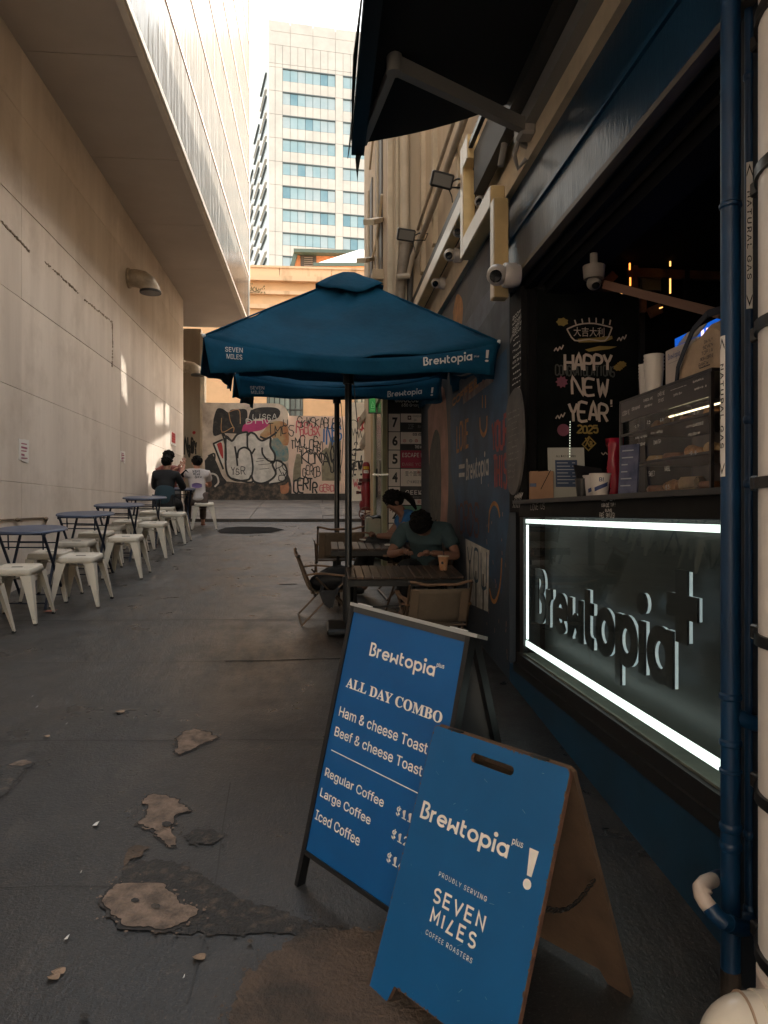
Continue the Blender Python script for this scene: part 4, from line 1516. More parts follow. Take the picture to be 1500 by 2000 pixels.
plus = [(-th_, -hh), (th_, -hh), (th_, -th_), (hw, -th_), (hw, th_), (th_, th_), (th_, hh), (-th_, hh), (-th_, th_), (-hw, th_), (-hw, -th_), (-th_, -th_)]
MB().prism([(ax + a, bx_ + b) for a, b in plus], frS, .010, .019).build('letter', LBLK, sg)
MB().prism([(ax + a * .93, bx_ + b * .96) for a, b in plus], frS, -.004, .0095).build('letter_glow', HALO, sg)

# fascia above the opening
MB().rng((XR, 1.9, 3.14), (XR + .3, YJ + .28, 3.48)).build('fascia_board', NAVYF, cafe)
MB().rng((XR - .06, 1.2, 2.90), (XR + .3, YJ + .28, 3.12)).build('fascia_board', NAVYF, cafe)
MB().rng((XR - .075, 1.2, 3.12), (XR + .3, YJ + .28, 3.14)).build('ledge', NAVY, cafe)
MB().rng((XR - .065, 1.2, 2.875), (XR - .02, YJ + .28, 2.90)).build('shutter_rail', M('dull rail', (.10, .09, .08), .5), cafe)
for k, (x0, x1, z_) in enumerate([(.02, .06, 2.84), (.08, .11, 2.85), (.13, .3, 2.80)]):
    MB().rng((XR + x0, 1.2, z_), (XR + x1, YJ + .02, 2.90)).build('shutter_track', BLKM if k != 1 else M('track metal', (.06, .055, .05), .4), cafe)
MB().rng((XR - .04, -4, 3.48), (XR + .3, 8.75, 3.66)).build('cream_band', CREAMT, cafe)
# the room behind the window
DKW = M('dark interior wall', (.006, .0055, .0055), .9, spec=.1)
rm = cafe
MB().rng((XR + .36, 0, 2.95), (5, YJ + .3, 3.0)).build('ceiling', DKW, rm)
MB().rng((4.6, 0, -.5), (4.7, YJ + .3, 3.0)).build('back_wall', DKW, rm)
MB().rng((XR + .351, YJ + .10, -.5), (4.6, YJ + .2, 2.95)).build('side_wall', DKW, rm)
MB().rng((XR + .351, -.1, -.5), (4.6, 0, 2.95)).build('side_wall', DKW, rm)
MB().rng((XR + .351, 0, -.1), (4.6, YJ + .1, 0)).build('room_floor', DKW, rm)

# chalk texts on the counter front
CHK = M('chalk white', (.55, .53, .50), .8)
CHD = M('faded chalk', (.24, .23, .22), .8)
q = MB()
for s_, bb in (('LOVE US', (1037, 983, 1065, 995)), ('SWEET SOFT', (1176, 972, 1202, 978)), ('KARAOKE TIP!', (1176, 983, 1203, 990)), ('SUNS', (1183, 994, 1196, 999)), ('FREE SMILES!', (1172, 1002, 1203, 1010))):
    a0, b0, a1, b1 = RB(*bb, XR - .006)
    hand(q, s_, frR, a0, b0, a1, b1 - b0, .003, c=.008, jit=.1, rnd=random.Random(len(s_)))
q.build('chalk_writing', CHK, cafe)

# ---- upper storey of the cafe building and the stepped block beyond
up = thing('cream_building', 'tall cream rendered building rising above the cafe and mural', 'building', (XR + .1, 8, 3.7))
MB().rng((XR + .02, -1.5, 3.66), (9, 8.8, 8.9)).build('wall', CREAM, up)
# added unseen screen, its openings shaped to throw sun patches on the left wall
sw_ = thing('sun_patch_screen', 'unseen screen added behind the stepped cream block to shape sun patches', 'wall', (1.25, 16, gz(16)))
fW_ = Frame((1.25, 0, 0), (0, 1, 0), (0, 0, 1), (1, 0, 0))
_dx = 1.25 - XL
_sh = lambda L: [(on_x(x, y, XL).y + _dx * _sd.y / _sd.x, on_x(x, y, XL).z + _dx * _sd.z / _sd.x) for x, y in L]
_holes = [_sh(L) for L in ([(236, 681), (247, 706), (252, 795), (238, 766)], [(303, 785), (320, 783), (320, 831), (303, 827)], [(322.5, 783), (332, 785), (332, 834), (322.5, 831)],
                           [(286, 866), (306, 855), (334, 838), (334, 885), (323, 889), (306, 902), (298, 936), (286, 953)])]
for _h in _holes:
    _ys, _zs = [p[0] for p in _h], [p[1] for p in _h]
    q = MB(); _y = min(_ys) - .03
    while _y < max(_ys) + .03:
        q.rng((1.27, _y, min(_zs) - .05), (1.28, _y + .018, max(_zs) + .05)); _y += .033
    q.build('thin_slat', CREAMT, sw_, kind='stuff')  # slats added to dim the sun through each opening
MB().prism_holes([(13.42, .5), (18.2, .5), (18.2, 9.5), (13.42, 9.5)], _holes, fW_, 0, .08).build('wall', CREAM, sw_)
bk_ = thing('sun_blocker', 'plain unseen block added on the right to stop stray sun', 'building', (5, 22, gz(22)))  # unseen block added to keep stray sun off the left wall
MB().rng((3, 19.35, 1), (3.6, 25.5, 11)).build('wall', CREAM, bk_)
MB().rng((XR + .02, -34, -5), (9, -13, 6)).build('rear_wall', CREAM, up)
XB = .80
YB = 8.8
MB().rng((XB, YB, -.5 + gz(9)), (9, 13.4, 9.0)).build('wall', CREAM, up)
MB().rng((XR + .36, YJ + .3, .2), (9, 8.75, 3.66)).build('inner_wall', CREAM, up)
for (x0, x1, d) in ((.80, .86, .05), (.90, .93, .03), (1.0, 1.03, .02)):
    MB().rng((x0, YB - d, 3.7), (x1, YB + .01, 9.0)).build('pilaster', CREAMT, up)
for y_ in (4.9, 6.2, 7.6, 8.5):
    MB().rng((XR - .03, y_, 4.3), (XR + .03, y_ + .12, 8.9)).build('pilaster', CREAMT, up)
for (y0, y1) in ((9.4, 10.4), (11.2, 12.2)):
    for z0_ in (4.6,):
        f = MB().rng((XB - .02, y0, z0_), (XB + .002, y1, z0_ + 2.0)).build('window', M('shade recess', (.10, .09, .08), .6), up)
        MB().rng((XB - .14, y0 - .1, z0_ - .14), (XB - .0, y1 + .1, z0_ - .02)).build('sill', CREAMT, f)
        MB().rng((XB - .05, (y0 + y1) / 2 - .03, z0_), (XB - .021, (y0 + y1) / 2 + .03, z0_ + 2)).build('mullion', CREAMT, f)
# mural wall
MW = M('mural ground paint', (.030, .045, .065), .55, rgb2=(.07, .07, .075), vs=1.6, bump=.25, bs=40, lo=.42, hi=.7, detail=8, stretch=(1, 1, .35))
mw = thing('mural_wall', 'dark painted mural wall between the cafe window and the directory board', 'wall', (XR, 6.4, gz(6.4)))
MB().rng((XR, YJ + .285, gz(4.6) - .3), (XR + .34, 8.72, 3.478)).build('wall', MW, mw)
pr = Frame((XR, 0, 0), (0, -1, 0), (0, 0, 1), (-1, 0, 0))
MO = M('mural orange', (.42, .18, .05), .6, var=.35, vs=10)
MRED = M('mural dull red', (.28, .055, .055), .6, var=.4, vs=9)
MWH = M('mural white', (.52, .50, .46), .6, var=.3, vs=12)
MPK = M('mural pink', (.40, .21, .16), .6, var=.3, vs=4)
MGR = M('mural grey green', (.10, .10, .085), .6, rgb2=(.04, .04, .035), vs=9)
MBL = M('mural blue', (.028, .075, .145), .6, var=.4, vs=3)
MSL = M('mural slate', (.09, .11, .14), .6, rgb2=(.04, .05, .07), vs=3)
RP = lambda L: [pr.uv(on_x(x, y, XR)) for x, y in L]
def mflat(L, mat, c, sm=True):
    P = RP(L)
    if sm:
        P = smooth_line(P + [P[0]], 4)[:-1]
    MB().flat(P, pr, c).build('mural_shape', mat, mw)
mflat([(836, 800), (850, 780), (868, 760), (876, 900), (872, 1040), (860, 1060), (845, 980), (838, 900)], MPK, .001)
mflat([(840, 880), (850, 840), (860, 860), (862, 960), (858, 1040), (846, 1040), (838, 960)], MGR, .0015)
mflat([(880, 800), (990, 680), (995, 1000), (980, 1160), (900, 1040), (880, 920)], MBL, .0008, False)
mflat([(872, 700), (985, 420), (992, 620), (900, 760)], MSL, .0012, False)
mflat([(885, 610), (893, 575), (904, 590), (902, 640), (893, 700), (888, 660)], MO, .002)
mflat([(905, 640), (960, 560), (985, 560), (930, 650), (900, 690)], M('mural pale blue', (.12, .15, .20), .6, var=.3), .0018)
mflat([(903, 760), (965, 705), (964, 745), (905, 790)], M('mural pale patch', (.22, .20, .19), .6, rgb2=(.12, .05, .04), vs=9), .002, False)
for s_, bb, mat_, wd in (('COFFEE', (885, 738, 935, 792), MO, .02), ('LOVE', (893, 818, 916, 882), MO, .03), ('YOUR', (962, 812, 993, 880), MRED, .035), ('THIS', (965, 886, 991, 952), MRED, .035),
                         ('WORDS', (890, 984, 936, 1040), M('mural maroon', (.09, .025, .02), .6), .03)):
    a0, b0, a1, b1 = RB(*bb)
    q = MB(); hand(q, s_, pr, a0, b0, a1, b1 - b0, wd, c=.003, jit=.04, rnd=random.Random(len(s_) * 3), adv=1.25, soft=False); q.build('mural_lettering', mat_, mw)
a0, b0, a1, b1 = RB(911, 880, 955, 938)
logo('Brewtopia', pr, (a0, b0, a1, b1), M('mural white'), mw, c=.003, name='mural_lettering')
q = MB()
for (x0, y0, x1, y1) in ((897, 912, 908, 910), (897, 928, 908, 927)):
    q.ribbon(RP([(x0, y0), (x1, y1)]), .035, pr, .003)
q.build('mural_lettering', MWH, mw)
q = MB()
for x in (943, 949):
    q.ribbon(RP([(x, 772), (x, 797)]), .03, pr, .003)
q.ribbon(smooth_line(RP([(938, 815), (939, 838), (945, 850), (951, 838), (952, 812)])), .035, pr, .0032)
q.ribbon(smooth_line(RP([(955, 1040), (957, 1000), (965, 983), (973, 990), (977, 1010)])), .03, pr, .0034)
q.ribbon(smooth_line(RP([(957, 1150), (962, 1172), (970, 1172), (978, 1140), (981, 1090)])), .03, pr, .0036)
q.build('mural_arc', MO, mw)
rd = random.Random(11)
for k in range(26):
    x, y = rd.uniform(948, 992), rd.uniform(940, 1280)
    q = MB(); q.ribbon(RP([(x, y), (x + rd.uniform(-1, 1), y + rd.uniform(5, 12))]), .012, pr, .0042 + k * .0001); q.build('mural_dash', MPK, mw)
mflat([(910, 1052), (956, 1075), (954, 1195), (915, 1178)], MWH, .003, False)
q = MB(); a0, b0, a1, b1 = RB(914, 1075, 952, 1130); hand(q, 'YOU', pr, a0, b0, a1, b1 - b0, .025, c=.005, jit=.1, rnd=random.Random(1)); q.build('mural_lettering', M('mural ink blue', (.03, .08, .13), .6), mw)
q = MB(); a0, b0, a1, b1 = RB(914, 1120, 950, 1180); hand(q, 'III', pr, a0, b0, a1, b1 - b0, .04, c=.005, jit=.1, rnd=random.Random(2)); q.build('mural_lettering', BLK, mw)

# chalk boards on the far jamb
cb = thing('chalkboard', 'narrow black chalkboard column with handwritten menu at the far jamb of the window', 'chalkboard', (XR, YJ + .14, 2.2))
MB().rng((XR + .0, YJ + .01, ZC - .07), (XR + .038, YJ + .275, 2.86)).build('board', M('chalkboard black', (.010, .010, .011), .7, spec=.15, var=.4, vs=10), cb)
frB = Frame((XR - .001, 0, 0), (0, -1, 0), (0, 0, 1), (-1, 0, 0))
q = MB(); rd = random.Random(12)
for k in range(17):
    y = 612 + k * 11
    a0, b0, a1, b1 = RB(1001 + rd.uniform(0, 3), y, 1015 + rd.uniform(0, 5), y + 8)
    hand(q, rd.choice(['BREWTOPIA', 'FLAT', 'LATTE', 'MOCHA', 'COLD DRIP', 'SODA', 'LONG BLACK']), frB, a0, b0, a1, (b1 - b0) * rd.uniform(.6, 1), .004, c=.002, jit=.12, rnd=rd)
q.build('chalk_writing', CHK, cb)
a0, b0, a1, b1 = RB(997, 610, 1019, 672)
MB().flat([(a0, b0), (a1, b0 + .1), (a1 - .01, b1), (a0, b1 - .1)], frB, .001).build('grey_panel', M('scuffed grey board', (.09, .085, .082), .6, var=.3, vs=8), cb)
sb = thing('hanging_board', 'grey surfboard shaped menu board with faint chalk lines hanging at the window jamb', 'menu board', (XR - .02, YJ + .13, 1.9))
P = [frB.uv(on_x(x, y, XR)) for x, y in ((997, 800), (1003, 775), (1018, 757), (1027, 790), (1030, 850), (1028, 900), (1020, 950), (1010, 967), (1000, 950), (997, 890))]
f_ = Frame((XR - .012, 0, 0), (0, -1, 0), (0, 0, 1), (-1, 0, 0))
MB().prism(smooth_line(P + [P[0]], 4)[:-1], f_, 0, .015).build('board', M('scuffed grey board'), sb)
q = MB()
for k in range(12):
    y = 800 + k * 11.5
    a0, b0, a1, b1 = RB(1001 + rd.uniform(0, 2), y, 1024 - rd.uniform(0, 6) - max(0, k - 8) * 2, y + 8)
    hand(q, rd.choice(['VIBES', 'CULTURE A', 'GOLD BEANS', 'ROASTED', 'MEDIUM', 'DAILY']), f_, a0, b0, a1, (b1 - b0) * .7, .003, c=.017, jit=.12, rnd=rd)
q.build('chalk_writing', M('faded chalk'), sb)
q = MB()
for k in range(5):
    x = 1003 + k * 3
    P = [f_.uv(on_x(a, b, XR)) for a, b in ((x, 992), (x + 4, 975), (x + 8, 962), (x + 3, 972))]
    q.ribbon(smooth_line(P), .006, frB, .003 + k * .0003)
q.build('chalk_doodle', CHK, cb)

# gold channel sign: stepped square tube
gt = thing('channel_sign', 'stepped gold and cream box section sign above the mural', 'sign', (1.12, 5.0, 3.4))
GOLD = M('gold metal face', (.62, .45, .22), .4, metal=.15, var=.15, vs=4)
CRM = M('cream metal face', (.62, .54, .44), .35, var=.1)
xg0, xg1 = 1.03, 1.115
p = on_x(905, 283, xg0); Ya = p.y; z_t = p.z; z_m = on_x(905, 500, xg0).z
p2 = on_x(966, 385, xg0); Yb2 = p2.y; z_u = p2.z; z_l = on_x(966, 580, xg0).z
W_ = .09
def tubebox(y0, y1, z0_, z1_, nm):
    MB().cbox(((xg0 + xg1) / 2, (y0 + y1) / 2, (z0_ + z1_) / 2), (xg1 - xg0, y1 - y0, z1_ - z0_), .004).build(nm, GOLD, gt)
    MB().rng((xg0 - .006, y0 + .004, z0_ + .004), (xg0 - .001, y1 - .004, z1_ - .004)).build('side_face', CRM, gt)
tubebox(Ya, Ya + W_, z_m, z_t, 'upright')
tubebox(Yb2, Yb2 + W_, z_l, z_u, 'upright')
tubebox(Yb2 + W_ + .002, Ya - .002, z_m, z_m + .13, 'crossbar')
tubebox(Ya - .16, Ya - .002, z_t - .17, z_t, 'crossbar')
tubebox(Ya + W_ + .002, 8.7, z_t - .45, z_t - .33, 'crossbar')
# charcoal panel, tray and conduits along the wall
hp = thing('heater_panel', 'charcoal slab shaped heater hanging on the wall under the awning', 'outdoor heater', on_x(960, 300, 1.12))
a, b = on_x(935, 372, 1.1), on_x(1003, 262, 1.1)
q = MB(); q.beam((1.10, a.y, a.z + .12), (1.10, b.y, a.z + .12), .07, .30); q.build('casing', M('charcoal casing', (.018, .018, .019), .6), hp)
q = MB(); q.beam((1.05, a.y + .35, a.z + .33), (1.05, b.y - .3, a.z + .33), .03, .04); q.build('arm', BLKF, hp)
ct = thing('cable_tray', 'black cable tray and conduits running along the top of the mural wall', 'cable tray', (1.16, 6.5, 3.9))
for k, (zz, r_, X_) in enumerate([(3.78, .020, 1.14), (3.85, .02, 1.13), (3.92, .02, 1.14)]):
    q = MB(); q.tube([(X_, 4.3, zz), (X_, 8.7, zz)], r_, 8); q.build('conduit', M('black conduit', (.015, .015, .015), .5), ct)
q = MB(); q.beam((1.15, 4.2, 4.02), (1.15, 8.75, 4.02), .10, .09); q.build('tray', M('dark tray', (.05, .048, .045), .5), ct)
dc = thing('drain_pipe', 'long beige conduit slanting along the upper cream wall', 'pipe', (1.14, 6.5, 4.5))
q = MB(); q.tube([(1.14, 3.6, 4.66), (1.14, 7.2, 4.60), (1.12, 8.74, 4.55)], .03, 10); q.build('pipe', M('beige pipe', (.38, .32, .25), .6, var=.2), dc, smooth='auto')
q = MB(); q.tube([(1.16, 3.6, 4.95), (1.16, 8.74, 4.88)], .018, 8); q.build('pipe', M('beige pipe'), dc, smooth='auto')
dp = thing('downpipe', 'jointed grey brown downpipe on the stepped cream wall above the umbrella', 'pipe', on_y(787, 520, YB - .1))
xq = on_y(787, 520, YB - .1).x
GRB = M('grey brown pipe', (.22, .18, .14), .6, var=.3, vs=6)
q = MB(); q.tube([(xq + .02, YB - .09, 9.0), (xq + .02, YB - .09, on_y(0, 470, YB).z)], .06, 12); q.build('pipe', M('pale pipe', (.50, .42, .32), .6, var=.1), dp, smooth='auto')
q = MB(); P = [on_y(793, 470, YB - .1), on_y(790, 490, YB - .1), on_y(783, 545, YB - .1), on_y(776, 700, YB - .1)]
q.tube(P, [.075, .07, .06, .055], 12); q.lathe([(.085, -.05), (.085, .05)], P[0], 14); q.build('pipe', GRB, dp, smooth='auto')
q = MB(); q.tube([on_y(797, 540, YB - .18), on_y(806, 500, YB - .3), on_y(830, 440, YB - .5)], .028, 8); q.tube([on_y(775, 541, YB - .2), on_y(800, 539, YB - .2)], .035, 8); q.build('branch', M('beige pipe'), dp, smooth='auto')
q = MB(); q.tube([on_y(803, 470, YB - .06), on_y(798, 700, YB - .06)], .035, 8); q.build('pipe', M('dark pipe', (.06, .055, .05), .6), dp, smooth='auto')
# little ledges and ropes on the far edge
wb = thing('washing_bracket', 'pair of cream brackets with hanging ropes on the far corner of the cream building', 'bracket', on_x(740, 430, XB))
q = MB(); q.beam(on_x(744, 428, XB), on_x(720, 434, XB - .35), .10, .05); q.build('arm', CREAMT, wb)
q = MB(); q.beam(on_x(727, 505, XB), on_x(705, 509, XB - .35), .10, .05); q.build('arm', CREAMT, wb)
q = MB(); q.tube([on_x(731, 250, XB - .03), on_x(722, 330, XB - .04)], .018, 6); q.build('rope', CREAMT, wb); q = MB(); q.tube([on_x(746, 380, XB - .03), on_x(741, 430, XB - .04), on_x(734, 480, XB - .04), on_x(726, 508, XB - .04)], .018, 6); q.build('rope', CREAMT, wb)

# awning ------------------------------------------------------------
aw = thing('awning', 'black retractable awning with folding arm above the cafe window', 'awning', (XR, 2.5, 3.6))
AWF = M('black awning canvas', (.008, .010, .012), .85, bump=.1, bs=200)
GRYA = M('grey arm metal', (.24, .235, .225), .45)
ye = 4.03
yn = -3.2
zf, zw_ = 3.52, 3.80
q = MB()
n_ = 9
for j in range(n_ + 1):
    t = j / n_
    sag = -.03 * math.sin(math.pi * t)
    q.v += [(.22 + (XR - .10 - .22) * t, ye, zf + (zw_ - zf) * t + sag), (.22 + (XR - .10 - .22) * t, yn, zf + (zw_ - zf) * t + sag)]
q.f += [(2 * j, 2 * j + 1, 2 * j + 3, 2 * j + 2) for j in range(n_)]
q.build('canopy', AWF, aw, solid=.006)
q = MB(); q.beam((.205, yn, zf - .02), (.205, ye + .01, zf - .02), .07, .09); q.build('front_bar', M('black bar', (.012, .014, .016), .4), aw)
q = MB()
rd = random.Random(2)
for j in range(25):
    y = yn + (ye - yn) * j / 24
    q.v += [(.165, y, zf + .02), (.15 + .01 * math.sin(j * 1.7), y, zf - .10 - .012 * math.sin(j * 2.3))]
q.f += [(2 * j, 2 * j + 1, 2 * j + 3, 2 * j + 2) for j in range(24)]
q.build('valance', AWF, aw, solid=.004)
q = MB()
P = [on_y(x, y, ye) for x, y in ((703, 262), (697, 285), (694, 310), (696, 335), (698, 352))]
P2 = [on_y(x, y, ye) for x, y in ((716, 262), (711, 285), (704, 310), (700, 335), (698.5, 352))]
for a, b in zip(P, P2):
    q.v += [tuple(a), tuple(b)]
q.f += [(2 * j, 2 * j + 1, 2 * j + 3, 2 * j + 2) for j in range(4)]
q.build('loose_strip', AWF, aw, solid=.004)
q = MB(); q.rng((XR - .17, yn, 3.70), (XR - .045, ye, 3.84)); q.build('roller_box', M('dark tray'), aw)
q = MB(); q.rng((XR - .10, yn, 3.60), (XR - .041, ye + .1, 3.69)); q.build('wall_rail', GRYA, aw)
el, sh_, tip = Vector((.33, 3.28, 3.50)), Vector((XR - .10, 3.93, 3.60)), Vector((.23, 3.93, 3.48))
q = MB(); q.beam(sh_, el, .045, .07); q.build('arm', GRYA, aw)
q = MB(); q.beam(el, tip, .035, .05); q.build('arm', GRYA, aw)
q = MB(); q.lathe([(0, -.04), (.035, -.04), (.035, .04), (0, .04)], el, 12, cap=False); q.build('elbow_joint', GRYA, aw, smooth='auto')
q = MB(); q.cbox(sh_ + Vector((.02, .03, 0)), (.09, .12, .10), .015); q.tube([sh_ + Vector((0, .08, -.02)), sh_ + Vector((-.02, .12, -.10)), sh_ + Vector((.01, .15, -.16)), sh_ + Vector((.05, .12, -.12))], .014, 6)
q.tube([sh_ + Vector((-.08, .1, -.05)), sh_ + Vector((-.10, .11, -.17))], .018, 8); q.tube([sh_ + Vector((.02, .14, -.02)), sh_ + Vector((.09, .16, -.04))], .018, 8); q.build('bracket', M('pale grey bracket', (.30, .28, .26), .5), aw, smooth='auto')

# floodlights --------------------------------------------------------
def flood(px, py, X, lab, s=1.0, ry=0):
    p = on_x(px, py, X)
    t = thing('floodlight', lab, 'floodlight', p, (0, 0, R_(12)), group='black floodlights on the right wall')
    ro = Euler((R_(24), R_(ry), R_(-4))).to_matrix()
    q = MB(); q.cbox((0, 0, 0), (.20, .05, .13), .012, ro); q.build('housing', BLKF, t, local=True)
    q = MB(); q.cbox(ro @ Vector((0, -.0275, 0)), (.165, .006, .095), .002, ro); q.build('lens', M('flood lens', (.16, .15, .14), .25), t, local=True)
    q = MB(); q.tube([ro @ Vector((.09, .02, .0)), Vector((.17, .06, .06)), Vector((.26, .02, .05)), Vector((.24, .06, -.01)), Vector((.10, .07, -.02))], .008, 6); q.build('bracket', BLKF, t, local=True)
    q = MB(); q.tube([Vector((.08, .04, -.05)), Vector((.11, .04, -.11)), Vector((.12, .05, -.16))], .005, 5); q.build('cable', BLKF, t, local=True)
    t.scale = (s, s, s)
    return t


flood(863, 352, .93, 'larger black floodlight tilted on its bracket beside the gold sign', .88, 8)
flood(793, 459, .93, 'smaller black floodlight farther along, above the jointed downpipe', 1.0, 4)

WCAM = M('white camera plastic', (.42, .39, .37), .35)
def turret(px, py, X, s, lab, wall=XR, down=.35):
    p = on_x(px, py, X)
    t = thing('security_camera', lab, 'security camera', p, group='white turret cameras on the right wall')
    q = MB(); q.lathe([(0, -.02), (.055, -.02), (.06, -.01), (.06, .03), (.05, .06), (0, .06)], (.05, .0, 0), 18, 'X', cap=False); q.build('mount', WCAM, t, local=True, smooth='auto')
    q = MB(); q.ell((0, 0, 0), (.052, .052, .052), 18, 12); q.build('housing', WCAM, t, local=True, smooth='auto')
    d = Vector((-.35, -.85, -.4)).normalized()
    ro = d.to_track_quat('Z', 'Y').to_matrix()
    q = MB(); q.xf = Matrix.Translation(d * .036) @ ro.to_4x4(); q.lathe([(0, 0), (.030, .0), (.030, .016), (.025, .020), (.0, .018)], (0, 0, 0), 18, cap=False); q.build('lens', M('camera lens', (.005, .005, .006), .08), t, local=True, smooth='auto')
    t.scale = (s, s, s)
    return t


turret(971, 537, .995, 1.15, 'nearest white turret camera below the gold upright')
turret(879, 498, 1.06, 1.0, 'white turret camera beside the foot of the far gold upright')
turret(852, 553, 1.08, .9, 'white turret camera low on the wall just above the umbrella')
turret(896, 452, 1.08, .9, 'white turret camera tucked behind the far gold upright')
turret(938, 394, 1.12, .8, 'white camera in the shade of the heater panel')

# ------------------------------------------------------------------ right foreground pipes
BP = worn('blue pipe paint', (.004, .045, .125), (.35, .33, .32), 40, .75, .42, bump=.05)
d_ = 2.0
def at_d(px, py, d):
    return CAM + ray(px, py) * d
bp_ = at_d(1427, 1002, 1.98)
X1, Y1 = bp_.x, bp_.y
R1 = .0252
pp = thing('blue_downpipe', 'thick blue downpipe with ribbed collars beside the cafe window', 'pipe', (X1, Y1, gz(Y1)))
q = MB(); q.tube([(X1, Y1, gz(Y1) + .0), (X1, Y1, 3.9)], R1, 24); q.build('pipe', BP, pp, smooth='auto')
zz = lambda py, d=1.98: CAM_H + (1002 - py) / FOC * d
for py, h in ((1360, .010), (1450, .010), (1615, .012), (1652, .012), (402, .008), (1505, .006)):
    q = MB(); q.lathe([(R1, -h), (R1 + .004, -h * .5), (R1 + .004, h * .5), (R1, h)], (X1, Y1, zz(py)), 24); q.build('collar', BP, pp, smooth='auto')
q = MB(); q.lathe([(R1 + .001, 0), (R1 + .001, .10)], (X1, Y1, gz(Y1)), 24); q.build('scuffed_foot', M('rusty foot', (.03, .022, .018), .8, var=.4, vs=20), pp)
# side branch
P = [Vector((X1 + .01, Y1, zz(1395))), Vector((X1 + .03, Y1 - .01, zz(1403))), Vector((X1 + .06, Y1 - .01, zz(1412))), Vector((X1 + .12, Y1, zz(1414)))]
q = MB(); q.tube(P, .021, 16); q.build('branch', BP, pp, smooth='auto')
# labels
def label(px0, py0, px1, py1, x, y, r, lab, par):
    z0_, z1_ = zz(py1, d_), zz(py0, d_)
    a0 = math.atan2(-y, -x) - .35
    toc = lambda ang: Vector((x + (r + .0012) * math.cos(ang), y + (r + .0012) * math.sin(ang), 0))
    def fn(a, b, c, cen=math.atan2(-y, -x) - par[0]):
        ang = cen + a / r
        return Vector((x + (r + .0012 + c) * math.cos(ang), y + (r + .0012 + c) * math.sin(ang), b))
    return fn, z0_, z1_
LBL = M('label white', (.90, .86, .83), .5, var=.08)
INK = M('label ink', (.01, .01, .012), .5)


def gaslabel(x, y, r, wd, z0_, z1_, off, lab, ragged=False):
    cen = math.atan2(-y, -x) + off
    t = thing('pipe_label', lab, 'label', (x, y, (z0_ + z1_) / 2), group='natural gas labels on the pipes')
    fn = lambda a, b, c: Vector((x + (r + .001 + c) * math.cos(cen + a / r), y + (r + .001 + c) * math.sin(cen + a / r), b))
    q = MB()
    for j in range(25):
        b = z0_ + (z1_ - z0_) * j / 24
        e = random.uniform(-.0012, .0012) if ragged else 0
        q.v += [tuple(fn(-wd / 2, b, 0)), tuple(fn(0, b, 0)), tuple(fn(wd / 2 + e, b, 0))]
    for j in range(24):
        q.f += [(3 * j, 3 * j + 1, 3 * j + 4, 3 * j + 3), (3 * j + 1, 3 * j + 2, 3 * j + 5, 3 * j + 4)]
    q.build('sticker', LBL, t, smooth=True)
    # the words run down the pipe
    L_ = z1_ - z0_
    zc = (z0_ + z1_) / 2
    g = lambda a, b, c: fn(b, zc - a, c)
    text('NATURAL GAS', g, (-L_ * .30, -wd * .34, L_ * .30, wd * .30), INK, t, bold=.012, c=.0006, space=1.25)
    q = MB()
    for s_ in (-1, 1):
        z = zc + s_ * L_ * .40
        w2 = wd * .42
        q.add([fn(-w2, z, .0006), fn(0, z + s_ * L_ * .06, .0006), fn(w2, z, .0006), fn(w2, z + s_ * L_ * .02, .0006), fn(0, z + s_ * L_ * .085, .0006), fn(-w2, z + s_ * L_ * .02, .0006)],
              [(0, 1, 4, 5), (1, 2, 3, 4)])
    q.build('arrow', INK, t)
    return t


gaslabel(X1, Y1, R1, .020, zz(931), zz(657), -.92, 'natural gas label on the left edge of the thick blue pipe')
b2 = at_d(1464, 1002, 2.02)
X2, Y2 = b2.x, b2.y
R2 = .0132
tp = thing('blue_gas_pipe', 'thin blue pipe running up the wall behind the thick one', 'pipe', (X2, Y2, gz(Y2) + .2))
q = MB(); q.tube([(X2, Y2, zz(1790, 2.02)), (X2, Y2, 3.9)], R2, 18); q.build('pipe', BP, tp, smooth='auto')
for py in (1630, 1775, 820, 945, 150):
    q = MB(); q.lathe([(R2, -.012), (R2 + .0035, -.006), (R2 + .0035, .006), (R2, .012)], (X2, Y2, zz(py, 2.02)), 18); q.build('collar', BP, tp, smooth='auto')
b3 = at_d(1476, 1002, 2.03)
q = MB(); q.tube([(b3.x, b3.y + .01, zz(1030, 2.02)), (b3.x, b3.y + .01, 3.9)], .006, 10); q.build('pipe', BP, tp, smooth='auto')
q = MB(); P = [Vector((b3.x, b3.y + .01, zz(1030, 2.02))), Vector((b3.x - .002, b3.y, zz(1100, 2.02))), Vector((b3.x - .012, b3.y - .01, zz(1320, 2.02))), Vector((b3.x - .02, b3.y - .01, zz(1490, 2.02))), Vector((b3.x - .025, b3.y - .01, zz(1620, 2.02)))]
q.tube(P, .006, 10); q.build('pipe', BP, tp, smooth='auto')
gaslabel(X2, Y2, R2, .016, zz(605, 2.02), zz(320, 2.02), -.0, 'torn natural gas label on the thin blue pipe', True)
